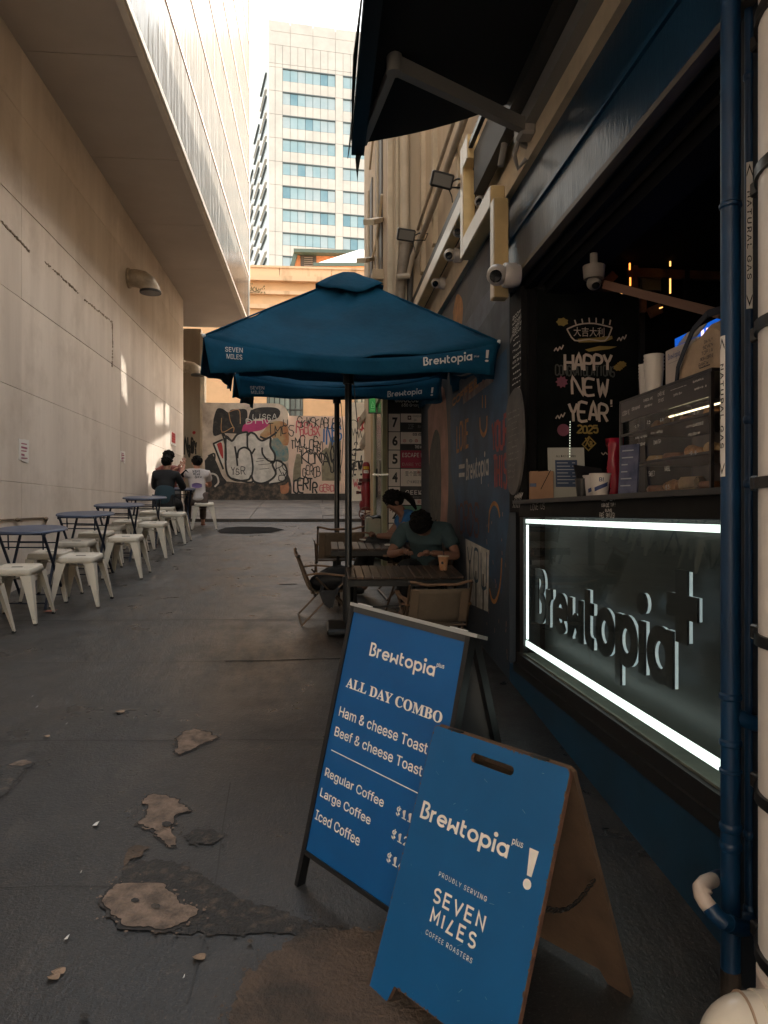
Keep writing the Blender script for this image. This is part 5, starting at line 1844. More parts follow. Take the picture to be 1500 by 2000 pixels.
# waste pipe with its unpainted white elbow
wp = thing('waste_pipe', 'blue waste pipe with an unpainted white elbow near the ground', 'pipe', at_d(1400, 1800, 1.95))
g = lambda px, py, d: at_d(px, py, d)
WPV = M('white pvc', (.66, .56, .50), .35, var=.08, vs=20)
W0 = [g(1412, 1712, 2.12), g(1402, 1713, 2.08), g(1390, 1719, 2.02)]
W1 = [g(1391, 1719, 2.02), g(1378, 1724, 1.98), g(1368, 1735, 1.95), g(1371, 1750, 1.93), g(1378, 1762, 1.92), g(1389, 1776, 1.91)]
W2_ = [g(1387, 1772, 1.912), g(1398, 1788, 1.90), g(1412, 1800, 1.89), g(1428, 1806, 1.90), g(1445, 1812, 1.92), g(1458, 1812, 1.96), g(1466, 1802, 2.0), g(1466, 1785, 2.02)]
q = MB(); q.tube(W0, .020, 16); q.build('pipe', BP, wp, smooth='auto')
q = MB(); q.tube(W1, .0205, 16); q.build('elbow', WPV, wp, smooth='auto', label='bare white plastic elbow')
q = MB(); q.tube(W2_, .0215, 16); q.build('pipe', BP, wp, smooth='auto')
q = MB(); q.tube([g(1372, 1742, 1.942), g(1376, 1750, 1.935)], .0225, 16); q.build('coupling', WPV, wp, smooth='auto')
q = MB(); q.tube([g(1420, 1802, 1.895), g(1426, 1805, 1.90)], .0232, 16); q.build('coupling', BP, wp, smooth='auto')
# dark reveal behind the pipes
MB().rng((XR - .03, 1.55, -.3), (XR - .001, 2.02, 3.9)).build('service_recess', M('very dark navy', (.006, .012, .022), .6), cafe)
# big white pipe with black clamps
RW = .16
edge = 1480
dW = 1.60
cx = (edge - 750) / FOC * dW + RW
_an = math.atan(730 / FOC) + math.asin(RW / 1.8)
cW = CAM + FW * (1.8 * math.cos(_an)) + RT * (1.8 * math.sin(_an))
wpipe = thing('white_duct', 'broad white duct with black clamps at the right edge', 'duct', (cW.x, cW.y, gz(cW.y)))
WDU = M('white duct paint', (.84, .79, .75), .42, var=.1, vs=5, bump=.05)
zW = lambda py, d=1.58: CAM_H + (1002 - py) / FOC * d
q = MB(); q.tube([(cW.x, cW.y, zW(1905)), (cW.x, cW.y, 4.2)], RW, 40); q.build('duct', WDU, wpipe, smooth='auto')
for k, py in enumerate((30, 330, 630, 935, 1240, 1545, 1850)):
    q = MB(); q.lathe([(RW + .001, -.012), (RW + .008, -.012), (RW + .008, .012), (RW + .001, .012)], (cW.x, cW.y, zW(py + 8)), 40); q.build('clamp', BLKF, wpipe, smooth='auto')
    dd = (CAM - Vector((cW.x, cW.y, CAM_H))).normalized()
    sd = Vector((dd.y, -dd.x, 0))
    e_ = at_d(1482, 1002, 1.66); e_.z = zW(py + 6)
    q = MB(); q.cbox(e_, (.028, .03, .034), .004); q.build('clamp_lug', BLKF, wpipe)
q = MB(); q.lathe([(RW + .004, 0), (RW + .004, .10), (RW + .0, .105)], (cW.x, cW.y, zW(1990)), 40); q.build('collar', WPV, wpipe, smooth='auto')
def fnW(a, b, c):
    ang = math.atan2(-RT.y, -RT.x) + a / RW
    return Vector((cW.x + (RW + .0015 + c) * math.cos(ang), cW.y + (RW + .0015 + c) * math.sin(ang), b))
text('BMC', fnW, (.055, zW(1894), .22, zW(1868)), INK, wpipe, bold=.03, c=.001)
text('SNE7', fnW, (.055, zW(1936), .22, zW(1910)), INK, wpipe, bold=.03, c=.001)
q = MB()
for (z_a, z_b) in ((zW(1888), zW(1900)),):
    P = [(.045, z_a + .002), (.06, z_a - .006), (.10, z_a - .013), (.16, z_a - .015), (.22, z_a - .010)]
    q.ribbon(P, .007, fnW, .001)
q.build('print', INK, wpipe)
# white elbow in the bottom corner
we = thing('white_elbow_pipe', 'glossy white plastic elbow in the bottom right corner', 'pipe', at_d(1430, 1990, 1.5))
dE = 1.50
r_ = .062
c_ = lambda px, py, d=dE: at_d(px, py, d)
zc_ = 1945 + r_ * FOC / dE
GLW = M('glossy white plastic', (.72, .66, .58), .18, var=.05, vs=6)
P = [c_(1560, zc_), c_(1500, zc_), c_(1474, zc_)] + [c_(1472 - 46 * math.sin(i * .157), zc_ + 46 - 46 * math.cos(i * .157)) for i in range(11)] + [c_(1426, zc_ + 80)]
q = MB(); q.tube(P, r_, 28); q.build('elbow', GLW, we, smooth='auto')
q = MB(); q.tube([c_(1452, zc_), c_(1456, zc_)], r_ + .002, 28); q.build('joint_line', M('tan joint', (.40, .28, .20), .5), we, smooth='auto')
q = MB(); q.tube([c_(1482, zc_), c_(1560, zc_)], r_ + .004, 28); q.build('socket', GLW, we, smooth='auto')

# ------------------------------------------------------------------ inside the service window
YI = YJ - .03
bd = thing('chalk_poster_board', 'black chalk poster reading HAPPY NEW YEAR 2025 inside the cafe', 'chalkboard', on_y(1150, 800, YI))
frI = Frame((0, YI - .02, 0), (1, 0, 0), (0, 0, 1), (0, -1, 0))
IB = lambda x0, y0, x1, y1: (*frI.uv(on_y(x0, y1, YI - .02)), *frI.uv(on_y(x1, y0, YI - .02)))
a0, b0, a1, b1 = IB(1050, 572, 1252, 985)
MB().prism([(a0, b0), (a1, b0), (a1, b1), (a0, b1)], frI, -.03, 0).build('board', M('poster black', (.005, .006, .0055), .9, spec=.08, var=.4, vs=6), bd)
MB().prism([(a1 - .015, b0), (a1 + .02, b0), (a1 + .02, b1 + .02), (a1 - .015, b1 + .02)], frI, 0, .012).build('frame', BLKF, bd)
MB().prism([(a0, b1), (a1 + .02, b1), (a1 + .02, b1 + .03), (a0, b1 + .03)], frI, 0.0, .012).build('frame', BLKF, bd)
CREAMC = M('cream chalk', (.44, .36, .29), .8)
YCH = M('yellow chalk', (.24, .17, .04), .8)
PKC = M('pink chalk', (.17, .05, .075), .8)
GRC = M('ghost chalk', (.045, .048, .04), .8)
def chalk(s_, bb, mat, wd, jit=.05, seed=1, adv=1.3, c=.002, soft=True):
    a0, b0, a1, b1 = IB(*bb)
    q = MB(); hand(q, s_, frI, a0, b0, a1, b1 - b0, wd, c=c, jit=jit, rnd=random.Random(seed), adv=adv, soft=soft); q.build('chalk_marks', mat, bd)
chalk('HAPPY', (1103, 694, 1194, 722), CREAMC, .016, adv=1.22)
chalk('NEW', (1118, 741, 1186, 771), CREAMC, .015, seed=2)
chalk('YEAR', (1111, 789, 1186, 822), CREAMC, .016, seed=3, adv=1.2)
chalk('!', (1188, 780, 1200, 794), CREAMC, .012, seed=4)
chalk('2025', (1128, 832, 1167, 845), YCH, .010, seed=5)
chalk('CONGRATULATIONS', (1085, 716, 1200, 733), GRC, .008, seed=6, c=.001)
text('大吉大利', frI, IB(1120, 640, 1180, 657), CREAMC, bd, fnt=None, c=.003)
IP = lambda L: [frI.uv(on_y(x, y, YI - .02)) for x, y in L]
q = MB()
for L_ in ([(1107, 643), (1122, 665), (1150, 663), (1182, 665), (1195, 640)], [(1107, 643), (1130, 634), (1160, 632), (1195, 640)]):
    q.ribbon(smooth_line(IP(L_)), .008, frI, .003)
for k in range(6):
    x = 1122 + k * 14
    q.ribbon(IP([(x, 620 + abs(k - 2.5) * 2), (x + 3 - k, 630 + abs(k - 2.5) * 2)]), .008, frI, .0034)
for (x, y) in ((1082, 680), (1205, 660), (1085, 812)):
    q.ribbon(smooth_line(IP([(x, y + 6), (x + 4, y), (x + 7, y + 5), (x + 11, y - 2), (x + 14, y + 2), (x + 18, y - 6)])), .007, frI, .0036)
q.ribbon(smooth_line(IP([(1174, 884), (1178, 888), (1182, 884), (1186, 888)])), .006, frI, .0037)
q.build('chalk_marks', CREAMC, bd)  # drawn outlines, ticks and squiggles rather than letters
q = MB()
for (x, y, r_, k) in ((1098, 629, 10, 7), (1214, 712, 8, 8), (1207, 718, 8, 8)):
    P = [(x + r_ * (1 + .25 * (i % 2)) * math.cos(i * 6.283 / (k * 2)), y + r_ * .7 * (1 + .25 * (i % 2)) * math.sin(i * 6.283 / (k * 2))) for i in range(k * 2)]
    q.flat(IP(P), frI, .003)
q.flat(IP([(1128, 662), (1160, 660), (1195, 656), (1196, 662), (1180, 668), (1130, 669)]), frI, .0025)
q.flat(IP([(1142, 683), (1170, 676), (1205, 677), (1190, 682), (1150, 687)]), frI, .0026)
q.build('chalk_marks', YCH, bd)  # drawn stars and brush strokes, no letters
q = MB()
for (x, y, r_) in ((1097, 746, 9), (1100, 840, 12)):
    P = [(x + r_ * (1 + .4 * (i % 2) * (r_ < 10)) * math.cos(i * 6.283 / 18), y + r_ * (1 + .4 * (i % 2) * (r_ < 10)) * math.sin(i * 6.283 / 18)) for i in range(18)]
    q.flat(IP(P), frI, .003)
q.build('chalk_marks', PKC, bd)  # drawn star and round blob
q = MB(); P = IP([(1150, 853), (1163, 866), (1149, 880), (1137, 868)]); q.ribbon(P, .007, frI, .003, close=True); a0, b0, a1, b1 = IB(1143, 860, 1157, 873); hand(q, 'X8', frI, a0, b0, a1, b1 - b0, .008, c=.004, jit=.3); q.build('chalk_marks', YCH, bd)
# faint led reflection put in as a string of small glowing dots
lt = thing('led_reflection', 'thin row of glowing dots as an led reflection before the new year poster', 'light', on_y(1113, 860, YI - .3))
for k in range(14):
    p = on_y(1113.5 - k * .06, 824 + k * 5.2, YI - .3)
    q = MB(); q.box(p, (.004, .004, .007)); q.build('glow_dot', M('tiny warm bulb', (.9, 1, .8), em=.12), lt)

# counter things: the counter top is at ZC
def onc(px, py=None, X=XR + .2):
    p = on_x(px, 980, X)
    return Vector((p.x, p.y, ZC + .001))
def item(name, lab, cat, loc, rz=0, group=None):
    return thing(name, lab, cat, loc, (0, 0, R_(rz)), group)
KR = M('kraft card', (.27, .15, .085), .75, var=.15)
# kraft box
p = on_y(1057, 980, 4.20); p.z = ZC + .001; hgt = .165
t = item('cardboard_box', 'small kraft box with a blue tag on the counter by the jamb', 'box', p, -14)
MB().cbox((0, 0, hgt / 2), (.135, .10, hgt), .003).build('box', KR, t, local=True)
MB().rng((-.067, -.0535, .075), (-.03, -.0515, .095)).build('tag', M('blue tag', (.02, .04, .10), .5), t, local=True)
q = MB(); f_ = Frame((0, -.0515, 0), (1, 0, 0), (0, 0, 1), (0, -1, 0)); q.ribbon([(-.005, .06), (.05, .17)], .004, f_, .001); q.ribbon([(-.02, .165), (.04, .168)], .005, f_, .0015); q.build('print', BLKM, t, local=True)
# menu stand
p = on_y(1108, 980, 4.18); p.z = ZC + .001; t = item('menu_stand', 'white framed ALL DAY COMBO card standing in front of the chalk poster', 'menu stand', p, -8)
MB().prism([(-.105, 0), (.105, 0), (.105, .31), (-.105, .31)], Frame((0, 0, 0), (1, 0, 0), (0, .16, 1), (0, -1, .16)), -.006, .006).build('board', M('pale card', (.33, .33, .29), .5), t, local=True)
f_ = Frame((0, 0, 0), (1, 0, 0), (0, .16, 1), (0, -1, .16))
MB().flat([(-.065, .075), (.062, .075), (.062, .235), (-.065, .235)], f_, .008).build('blue_panel', M('card blue', (.012, .035, .09), .5), t, local=True)
wf = lambda a, b, c, t=t: wm(t) @ f_(a, b, c)
text('ALL DAY COMBO', wf, (-.06, .252, .055, .264), BLKM, t, bold=.01, c=.009)
q = MB()
for k in range(7):
    q.ribbon([(-.056, .218 - k * .020), (.008 + .012 * (k % 3), .218 - k * .020)], .0045, f_, .0095)
    q.ribbon([(.032, .218 - k * .020), (.05, .218 - k * .020)], .0045, f_, .0095)
q.build('menu_print', M('pale print', (.30, .33, .36), .5), t, local=True)
# tablet device
p = on_y(1165, 980, 4.05); p.z = ZC + .001; t = item('payment_tablet', 'dark tilted tablet on the counter behind the white cups', 'tablet', p, 10)
f2_ = Frame((0, 0, 0), (1, 0, 0), (0, .45, 1), (0, -1, .45))
MB().prism([(-.09, .06), (.09, .06), (.08, .20), (-.09, .22)], f2_, -.01, 0).build('screen', M('dark tablet', (.008, .008, .009), .8), t, local=True)
MB().cbox((0, .06, .03), (.10, .12, .06), .01).build('foot', BLKM, t, local=True)
# cups
CUPW = M('white paper cup', (.52, .49, .46), .5)
CUPB = M('cup print blue', (.02, .04, .13), .5)
def cup(loc, lab, r=.042, h=.11, mat=CUPW, lid=False, grp=None, printed=True, pr_='Brewtopia'):
    t = item('paper_cup', lab, 'cup', loc, 0, grp)
    q = MB(); q.lathe([(r * .72, 0), (r * .74, .004), (r, h - .004), (r * 1.06, h - .003), (r * 1.06, h + .003), (r * .97, h + .003), (r * .95, h - .004), (r * .70, .01), (0, .01)], (0, 0, 0), 24, cap=False); q.build('cup', mat, t, local=True, smooth='auto')
    if printed:
        def fn(a, b, c):
            rr = r * (.74 + .26 * b / h) + .0006 + c
            an = -math.pi / 2 - .25 + a / r
            return wm(t) @ Vector((rr * math.cos(an), rr * math.sin(an), b))
        q = MB(); n = 10
        for j in range(n + 1):
            a = -r * .8 + r * 1.6 * j / n
            q.v += [tuple(wm(t).inverted() @ fn(a, h * (.22 + .25 * j / n), 0)), tuple(wm(t).inverted() @ fn(a, h * (.40 + .25 * j / n), 0))]
        q.f += [(2 * j, 2 * j + 2, 2 * j + 3, 2 * j + 1) for j in range(n)]
        q.build('band', CUPB, t, local=True)
        text('B!', fn, (-.010, h * .66, .012, h * .84), CUPB, t, bold=.02, c=.0005)
    return t
c1 = cup(onc(1172, X=XR + .10), 'white printed paper cup in front on the counter', .047, .105)
c2 = cup(onc(1160, X=XR + .17), 'white printed paper cup just behind another on the counter', .052, .110)
c3 = cup(onc(1137, X=XR + .12), 'black paper cup on the counter left of the white ones', .035, .095, M('black cup', (.012, .012, .013), .5), printed=False)
# pink red bag
p = on_y(1199, 980, 3.9); p.z = ZC + .001
t = item('gift_bag', 'glossy red bag hanging between the poster and the pastry case', 'bag', p, -10)
q = MB(); n = 9
for k in range(n + 1):
    z = .33 * k / n
    wd = .022 + .014 * k / n + .003 * math.sin(k * 1.8)
    for (x, y) in ((-wd, -.03), (wd, -.035), (wd, .03), (-wd, .03)):
        q.v.append((x + .01 * math.sin(k + y * 40), y + .006 * math.sin(k * 2 + x * 30), z))
for k in range(n):
    for i in range(4):
        q.f.append((4 * k + i, 4 * k + (i + 1) % 4, 4 * k + 4 + (i + 1) % 4, 4 * k + 4 + i))
q.f += [(3, 2, 1, 0), (4 * n, 4 * n + 1, 4 * n + 2, 4 * n + 3)]
q.build('bag', M('glossy red plastic', (.30, .012, .03), .25), t, local=True, smooth=True)
# price card
p = on_x(1226, 965, XR + .10); p.z = ZC + .001
t = item('price_stand', 'narrow blue price card standing before the pastry case', 'menu stand', p, -62)
f_p = Frame((0, 0, 0), (1, 0, 0), (0, .08, 1), (0, -1, .08))
MB().prism([(-.048, 0), (.048, 0), (.048, .215), (-.048, .215)], f_p, -.004, .004).build('card', M('violet blue card', (.09, .10, .17), .35, rgb2=(.02, .03, .08), vs=12), t, local=True)
q = MB(); rd = random.Random(2)
for k in range(6):
    q.ribbon([(-.036, .19 - k * .03), (-.036 + rd.uniform(.03, .06), .19 - k * .03)], .005, f_p, .006)
q.build('menu_print', M('pale print'), t, local=True)

# pastry case
XC = XR + .15
pa, pb = on_x(1213, 788, XC), on_x(1390, 724, XC)
y0c, y1c = pb.y, pa.y
zt_c = ZC + .415
pc = thing('pastry_case', 'glass pastry case with three tiers and handwritten prices on the counter', 'display case', (XC, (y0c + y1c) / 2, ZC))
CF = M('case frame', (.035, .03, .03), .35)

CASEG = panegl('case glass', (.8, .8, .8), tint=(.95, .95, .95))
dpt = .34
for yy in (y0c, y1c):
    for xx in (XC, XC + dpt):
        q = MB(); q.beam((xx, yy, ZC), (xx, yy, zt_c), .012, .012); q.build('frame', CF, pc)
MB().rng((XC - .004, y0c - .008, zt_c), (XC + dpt, y1c + .008, zt_c + .012)).build('top', CF, pc)
MB().rng((XC - .004, y0c - .005, zt_c - .085), (XC + .008, y1c + .005, zt_c - .001)).build('header', M('header band', (.05, .042, .042), .3), pc)
for k, z_ in enumerate((ZC + .005, ZC + .135, ZC + .27)):
    MB().rng((XC + .012, y0c + .008, z_), (XC + dpt - .01, y1c - .008, z_ + .008)).build('shelf', M('case shelf', (.16, .12, .10), .3), pc)
    if k:
        MB().rng((XC - .003, y0c, z_ - .004), (XC + .005, y1c, z_ + .006)).build('rail', CF, pc)
MB().rng((XC + dpt - .008, y0c + .01, ZC), (XC + dpt, y1c - .01, zt_c)).build('back_panel', M('case back', (.11, .075, .06), .4, var=.5, vs=5), pc)
q = MB(); q.add([(XC, y0c + .006, ZC + .01), (XC, y1c - .006, ZC + .01), (XC, y1c - .006, zt_c - .086), (XC, y0c + .006, zt_c - .086)], [(0, 1, 2, 3)]); q.build('front_glass', CASEG, pc)
q = MB(); q.add([(XC + .006, y0c, ZC + .01), (XC + dpt - .01, y0c, ZC + .01), (XC + dpt - .01, y0c, zt_c), (XC + .006, y0c, zt_c)], [(0, 1, 2, 3)]); q.build('side_glass', CASEG, pc)
MB().rng((XC + .05, y0c + .02, zt_c - .105), (XC + .058, y0c + .42, zt_c - .1)).build('lamp_strip', M('case lamp', (1.0, .85, .5), em=.5), pc)
frC = Frame((XC - .004, 0, 0), (0, -1, 0), (0, 0, 1), (-1, 0, 0))
q = MB()
for k, (s_, bb) in enumerate([('BANANA', (1356, 738, 1376, 748)), ('BREAD 3', (1359, 752, 1382, 762)), ('BACON+CHEESE', (1312, 752, 1343, 763)), ('DANISH', (1318, 765, 1334, 774)), ('CHEESE', (1287, 764, 1300, 774)), ('STICK', (1288, 777, 1299, 786)),
                              ('CHOCOLATE', (1259, 775, 1277, 785)), ('CROISSANT', (1261, 788, 1276, 796)), ('CROISSANT', (1236, 792, 1252, 802)), ('COOKIE', (1218, 800, 1232, 812)),
                              ('-6.5-', (1316, 806, 1333, 814)), ('-6.5-', (1354, 801, 1370, 810)), ('-6.8-', (1290, 816, 1300, 824)), ('-5.5-', (1240, 828, 1252, 836)), ('-7.5-', (1264, 821, 1274, 829)),
                              ('HAM+CHEESE', (1342, 824, 1376, 836)), ('CROISSANT', (1346, 843, 1370, 852)), ('-9.8-', (1347, 880, 1367, 889)), ('MINI ALMOND', (1243, 849, 1266, 858)), ('CROISSANT', (1246, 864, 1262, 872)),
                              ('MINI APPLE', (1274, 840, 1296, 849)), ('DANISH', (1279, 858, 1293, 868)), ('-7-', (1280, 891, 1290, 899)), ('SWEET', (1269, 920, 1282, 930)), ('BAGEL', (1300, 910, 1312, 920)), ('-8.5-', (1300, 947, 1312, 955))]):
    a0, b0, a1, b1 = RB(*bb, XC - .004, frC)
    hand(q, s_, frC, a0, b0, a1, (b1 - b0), .0024, c=.004, jit=.08, rnd=random.Random(k))
q.build('price_writing', CHK, pc)
# pastries
def pastry(kind, loc, lab, col, s=1.0):
    t = item('croissant' if kind == 0 else 'pastry', lab, 'pastry', loc, random.uniform(60, 120), 'pastries in the display case')
    q = MB()
    if kind == 0:
        for i in range(7):
            a = (i - 3) / 3
            q.ell((a * .05 * s, -.02 * a * a * s, .022 * s), ((.012) * s, (.028 - .012 * abs(a)) * s, (.026 - .012 * abs(a)) * s), 10, 6)
    elif kind == 1:
        q.lathe([(0, 0), (.04 * s, 0), (.045 * s, .014 * s), (.036 * s, .028 * s), (.018 * s, .024 * s), (0, .022 * s)], (0, 0, 0), 14, cap=False)
    else:
        q.cbox((0, 0, .025 * s), (.09 * s, .055 * s, .05 * s), .012)
    q.build('crust', col, t, local=True, smooth=True)
CR = M('golden crust', (.42, .20, .07), .5, var=.4, vs=60)
CR2 = M('dark crust', (.22, .09, .04), .5, var=.3, vs=60)
BN = M('pale bun', (.50, .34, .17), .6, var=.2, vs=40)
names = ['curved croissant', 'round danish', 'square bread slice']
for r_i, z_ in enumerate((ZC + .014, ZC + .144, ZC + .279)):
    for k in range(5):
        yy = y0c + .09 + k * (y1c - y0c - .18) / 4
        kd = (k + r_i) % 3 if r_i != 1 else (0 if k < 3 else 1)
        lab = '%s on the %s pastry case tier, %s' % (names[kd], ['lowest', 'middle', 'top'][r_i], ['at the near end', 'second from near end', 'in the middle of the row', 'second from far end', 'at the far end'][k])
        pastry(kd, (XC + .13, yy, z_ + .001), lab, [CR, CR2, BN][(k + r_i) % 3], 1.1)
# on top of the case
ZTc = zt_c + .013
for (px, lab, r, h, dx) in ((1264, 'stack of white cups at the left end on the pastry case', .036, .155, .10), (1277, 'taller stack of white cups beside it on the pastry case', .040, .165, .06)):
    p = on_x(px, 760, XC + dx); p.z = ZTc
    t = item('cup_stack', lab, 'cups', p, 0, 'cup stacks on the pastry case')
    for k in range(5):
        q = MB(); q.lathe([(r * .8, 0), (r, h * .62), (r * 1.04, h * .62), (r * 1.04, h * .65), (r * .96, h * .65)], (0, 0, k * h * .09), 22, cap=True); q.build('cup', CUPW, t, local=True, smooth='auto')
p0, p1 = on_x(1300, 750, XC + .08), on_x(1345, 735, XC + .08)
t = item('takeaway_box', 'open white takeaway box printed Brewtopia on the pastry case', 'box', (XC + .16, (p0.y + p1.y) / 2 - .03, ZTc), 0)
MB().cbox((0, 0, .085), (.16, .26, .17), .004).build('box', M('pinkish white card', (.48, .42, .39), .6), t, local=True)
q = MB(); q.add([(-.08, -.13, .171), (-.08, .02, .171), (-.04, .02, .22), (-.04, -.13, .22)], [(0, 1, 2, 3)]); q.build('flap', M('pinkish white card'), t, local=True, solid=.003)
fx = Frame(Vector(t.location) + Vector((-.081, 0, 0)), (0, -1, 0), (0, 0, 1), (-1, 0, 0))
logo('Brewtopia', fx, (-.10, .125, .0, .15), M('box print', (.05, .08, .22), .5), t, c=.001)
q = MB(); q.ribbon([(-.10, .11), (-.02, .11)], .002, fx, .001); q.build('print_line', M('faint print', (.25, .22, .22), .6), t)
# tote bag
pT = on_x(1370, 700, XC + .10)
t = item('tote_bag', 'cream canvas tote bag with black straps slumped on the pastry case', 'bag', (XC + .14, pT.y - .03, ZTc), 0)
q = MB(); n = 14
prof = [(-.17, .0), (-.16, .03), (-.13, .09), (-.085, .15), (-.03, .19), (.04, .21), (.10, .215), (.16, .20), (.18, .12), (.19, .0)]
prof = smooth_line(prof, 3)
for (a, b) in prof:
    for j, xx in enumerate((-.075, -.06, 0, .06, .075)):
        q.v.append((xx, -a, b * (1 - .25 * (abs(xx) / .075) ** 2) + (.008 * math.sin(a * 40 + xx * 30))))
m = 5
for i in range(len(prof) - 1):
    for j in range(m - 1):
        q.f.append((i * m + j, i * m + j + 1, (i + 1) * m + j + 1, (i + 1) * m + j))
base = len(q.v)
for side in (0, m - 1):
    ring = [i * m + side for i in range(len(prof))]
    q.f.append(tuple(ring if side else reversed(ring)))
q.build('bag', M('cream canvas', (.46, .34, .24), .85, var=.12, vs=20, bump=.3, bs=120), t, local=True)
q = MB(); P = [Vector((-.078, .155, .0)), Vector((-.088, .12, .07)), Vector((-.086, .07, .13)), Vector((-.080, .02, .19)), Vector((-.06, -.05, .235)), Vector((-.02, -.12, .24)), Vector((-.03, -.16, .20))]
P = [Vector(p_) for p_ in P]
for a, b in zip(P[:-1], P[1:]):
    q.beam(a, b, .030, .005, up=(-1, 0, .2))
q.build('strap', M('black webbing', (.012, .016, .03), .7), t, local=True)
fb = Frame(Vector(t.location) + Vector((-.079, 0, 0)), (0, -1, 0), (0, 0, 1), (-1, 0, 0))
q = MB(); INKB = M('tote ink', (.03, .03, .05), .7)
for k, (s_, a, b, a1_, h_) in enumerate([('BREW', .03, .04, .10, .012), ('FRESH COFFEE', .04, .06, .13, .010), ('TOPIA', .05, .08, .13, .012), ('SEVEN', .06, .10, .13, .010), ('DAILY', .07, .12, .13, .009)]):
    hand(q, s_, fb, a, b, a1_, h_, .002, c=.003, jit=.05)
q.ribbon([(.035, .035), (.11, .035)], .004, fb, .004)
q.build('print', INKB, t)
# blue menu screen further inside
t = thing('menu_screen', 'bright blue menu screen inside the cafe behind the tote bag', 'screen', on_x(1380, 660, XR + .75))
A, B, C_, D = (on_x(x, y, XR + .75) for x, y in ((1318, 662), (1420, 612), (1420, 760), (1318, 708)))
q = MB(); q.add([A, B, C_, D], [(0, 1, 2, 3)]); q.build('display', M('blue display', (.006, .09, .50), em=.16), t)
q = MB(); fz = Frame((XR + .745, 0, 0), (0, -1, 0), (0, 0, 1), (-1, 0, 0)); a, b = fz.uv(on_x(1372, 665, XR + .75)); q.flat([(a, b - .05), (a + .03, b - .05), (a + .03, b + .05), (a, b + .05)], fz, .003); q.flat([(a + .05, b + .02), (a + .07, b + .02), (a + .07, b + .05), (a + .05, b + .05)], fz, .003); q.build('screen_mark', M('screen white', (.75, .55, .75), em=.3), t)
q = MB(); q.add([p_ + Vector((.02, 0, 0)) for p_ in (A, B, C_, D)], [(0, 1, 2, 3)]); q.build('casing', BLKM, t, solid=.02)
# ceiling camera, beam, warm shelves
pz = on_y(1160, 545, 3.6)
t = thing('ceiling_camera', 'pale dome camera hanging under the cafe ceiling', 'security camera', pz)
q = MB(); q.lathe([(0, .045), (.055, .045), (.05, -.02), (0, -.02)], (0, 0, .02), 20, cap=False); q.lathe([(0, .4), (.02, .4), (.02, .05), (0, .05)], (0, 0, 0), 10, cap=False); q.build('mount', M('dim white plastic', (.16, .14, .125), .6), t, local=True, smooth='auto')
q = MB(); q.ell((0, 0, -.02), (.036, .036, .036), 18, 10); q.build('dome', M('dim white plastic'), t, local=True, smooth='auto')
q = MB(); q.ell((0, -.025, -.04), (.02, .02, .016), 14, 8); q.build('lens', BLKM, t, local=True, smooth='auto')
t = thing('ceiling_beam', 'warm lit rail sloping across the dark cafe interior', 'rail', on_y(1300, 585, 3.5))
q = MB(); q.beam(on_y(1182, 556, 3.6), on_y(1410, 614, 3.0), .03, .04); q.build('rail', M('warm rail', (.12, .06, .04), .6), t)
t = thing('back_shelf', 'back bar shelving with small orange lights inside the cafe', 'shelf', on_y(1290, 570, 4.0))
OEM = M('orange tube', (1.0, .25, .04), em=.5)
WEM = M('warm tube', (1.0, .45, .12), em=.35)
for (x0, y0_, x1, y1_, m_) in ((1230, 514, 1230, 527, OEM), (1231, 542, 1231, 558, OEM), (1309, 506, 1309, 520, WEM), (1309, 544, 1309, 573, WEM), (1213, 572, 1222, 573, WEM), (1288, 602, 1294, 600, WEM)):
    q = MB(); q.beam(on_y(x0, y0_, 4.1), on_y(x1, y1_, 4.1), .007, .007); q.build('tube_light', m_, t)
BRS = M('warm brown shelf', (.09, .035, .018), .5, var=.4, vs=10)
for (x0, y0_, x1, y1_, w_) in ((1180, 556, 1200, 536, .05), (1256, 610, 1256, 570, .03), (1268, 612, 1290, 602, .06), (1240, 500, 1240, 575, .03), (1300, 500, 1300, 585, .04), (1225, 532, 1410, 540, .05), (1340, 480, 1340, 600, .03)):
    q = MB(); q.beam(on_y(x0, y0_, 4.2), on_y(x1, y1_, 4.2), .03, w_); q.build('shelf_bar', BRS if x0 < 1290 else BLKM, t)
q = MB(); A, B = on_y(1250, 500, 4.25), on_y(1300, 570, 4.25); q.rng((A.x, 4.22, B.z), (B.x, 4.25, A.z)); q.build('panel', M('dim olive panel', (.06, .05, .028), .6), t)
t = thing('jam_jar', 'small jar with red and blue label standing on the pastry case end', 'jar', on_x(1382, 940, XC + .2))
t.location = (XC + .2, y0c - .09, ZC + .001)
q = MB(); q.lathe([(.03, 0), (.032, .01), (.032, .09), (.024, .1), (.024, .12)], (0, 0, 0), 18); q.build('jar', M('dark red jar', (.20, .03, .03), .2), t, local=True, smooth='auto')

# ================================================================== UMBRELLAS
UMB = M('blue umbrella canvas', (.003, .062, .125), .85, var=.30, vs=2.2, bump=.6, bs=22, spec=.2, detail=9)
_t = UMB.node_tree
_tl = _t.nodes.new('ShaderNodeBsdfTranslucent'); _tl.inputs[0].default_value = (.003, .09, .20, 1)
_mx = _t.nodes.new('ShaderNodeMixShader'); _mx.inputs[0].default_value = .14
_t.links.new(_t.nodes['Principled BSDF'].outputs[0], _mx.inputs[1]); _t.links.new(_tl.outputs[0], _mx.inputs[2])
_t.links.new(_mx.outputs[0], _t.nodes['Material Output'].inputs['Surface'])
UMBD = M('umbrella pole', (.010, .011, .012), .35)
PRT = M('canvas print', (.50, .50, .50), .7)


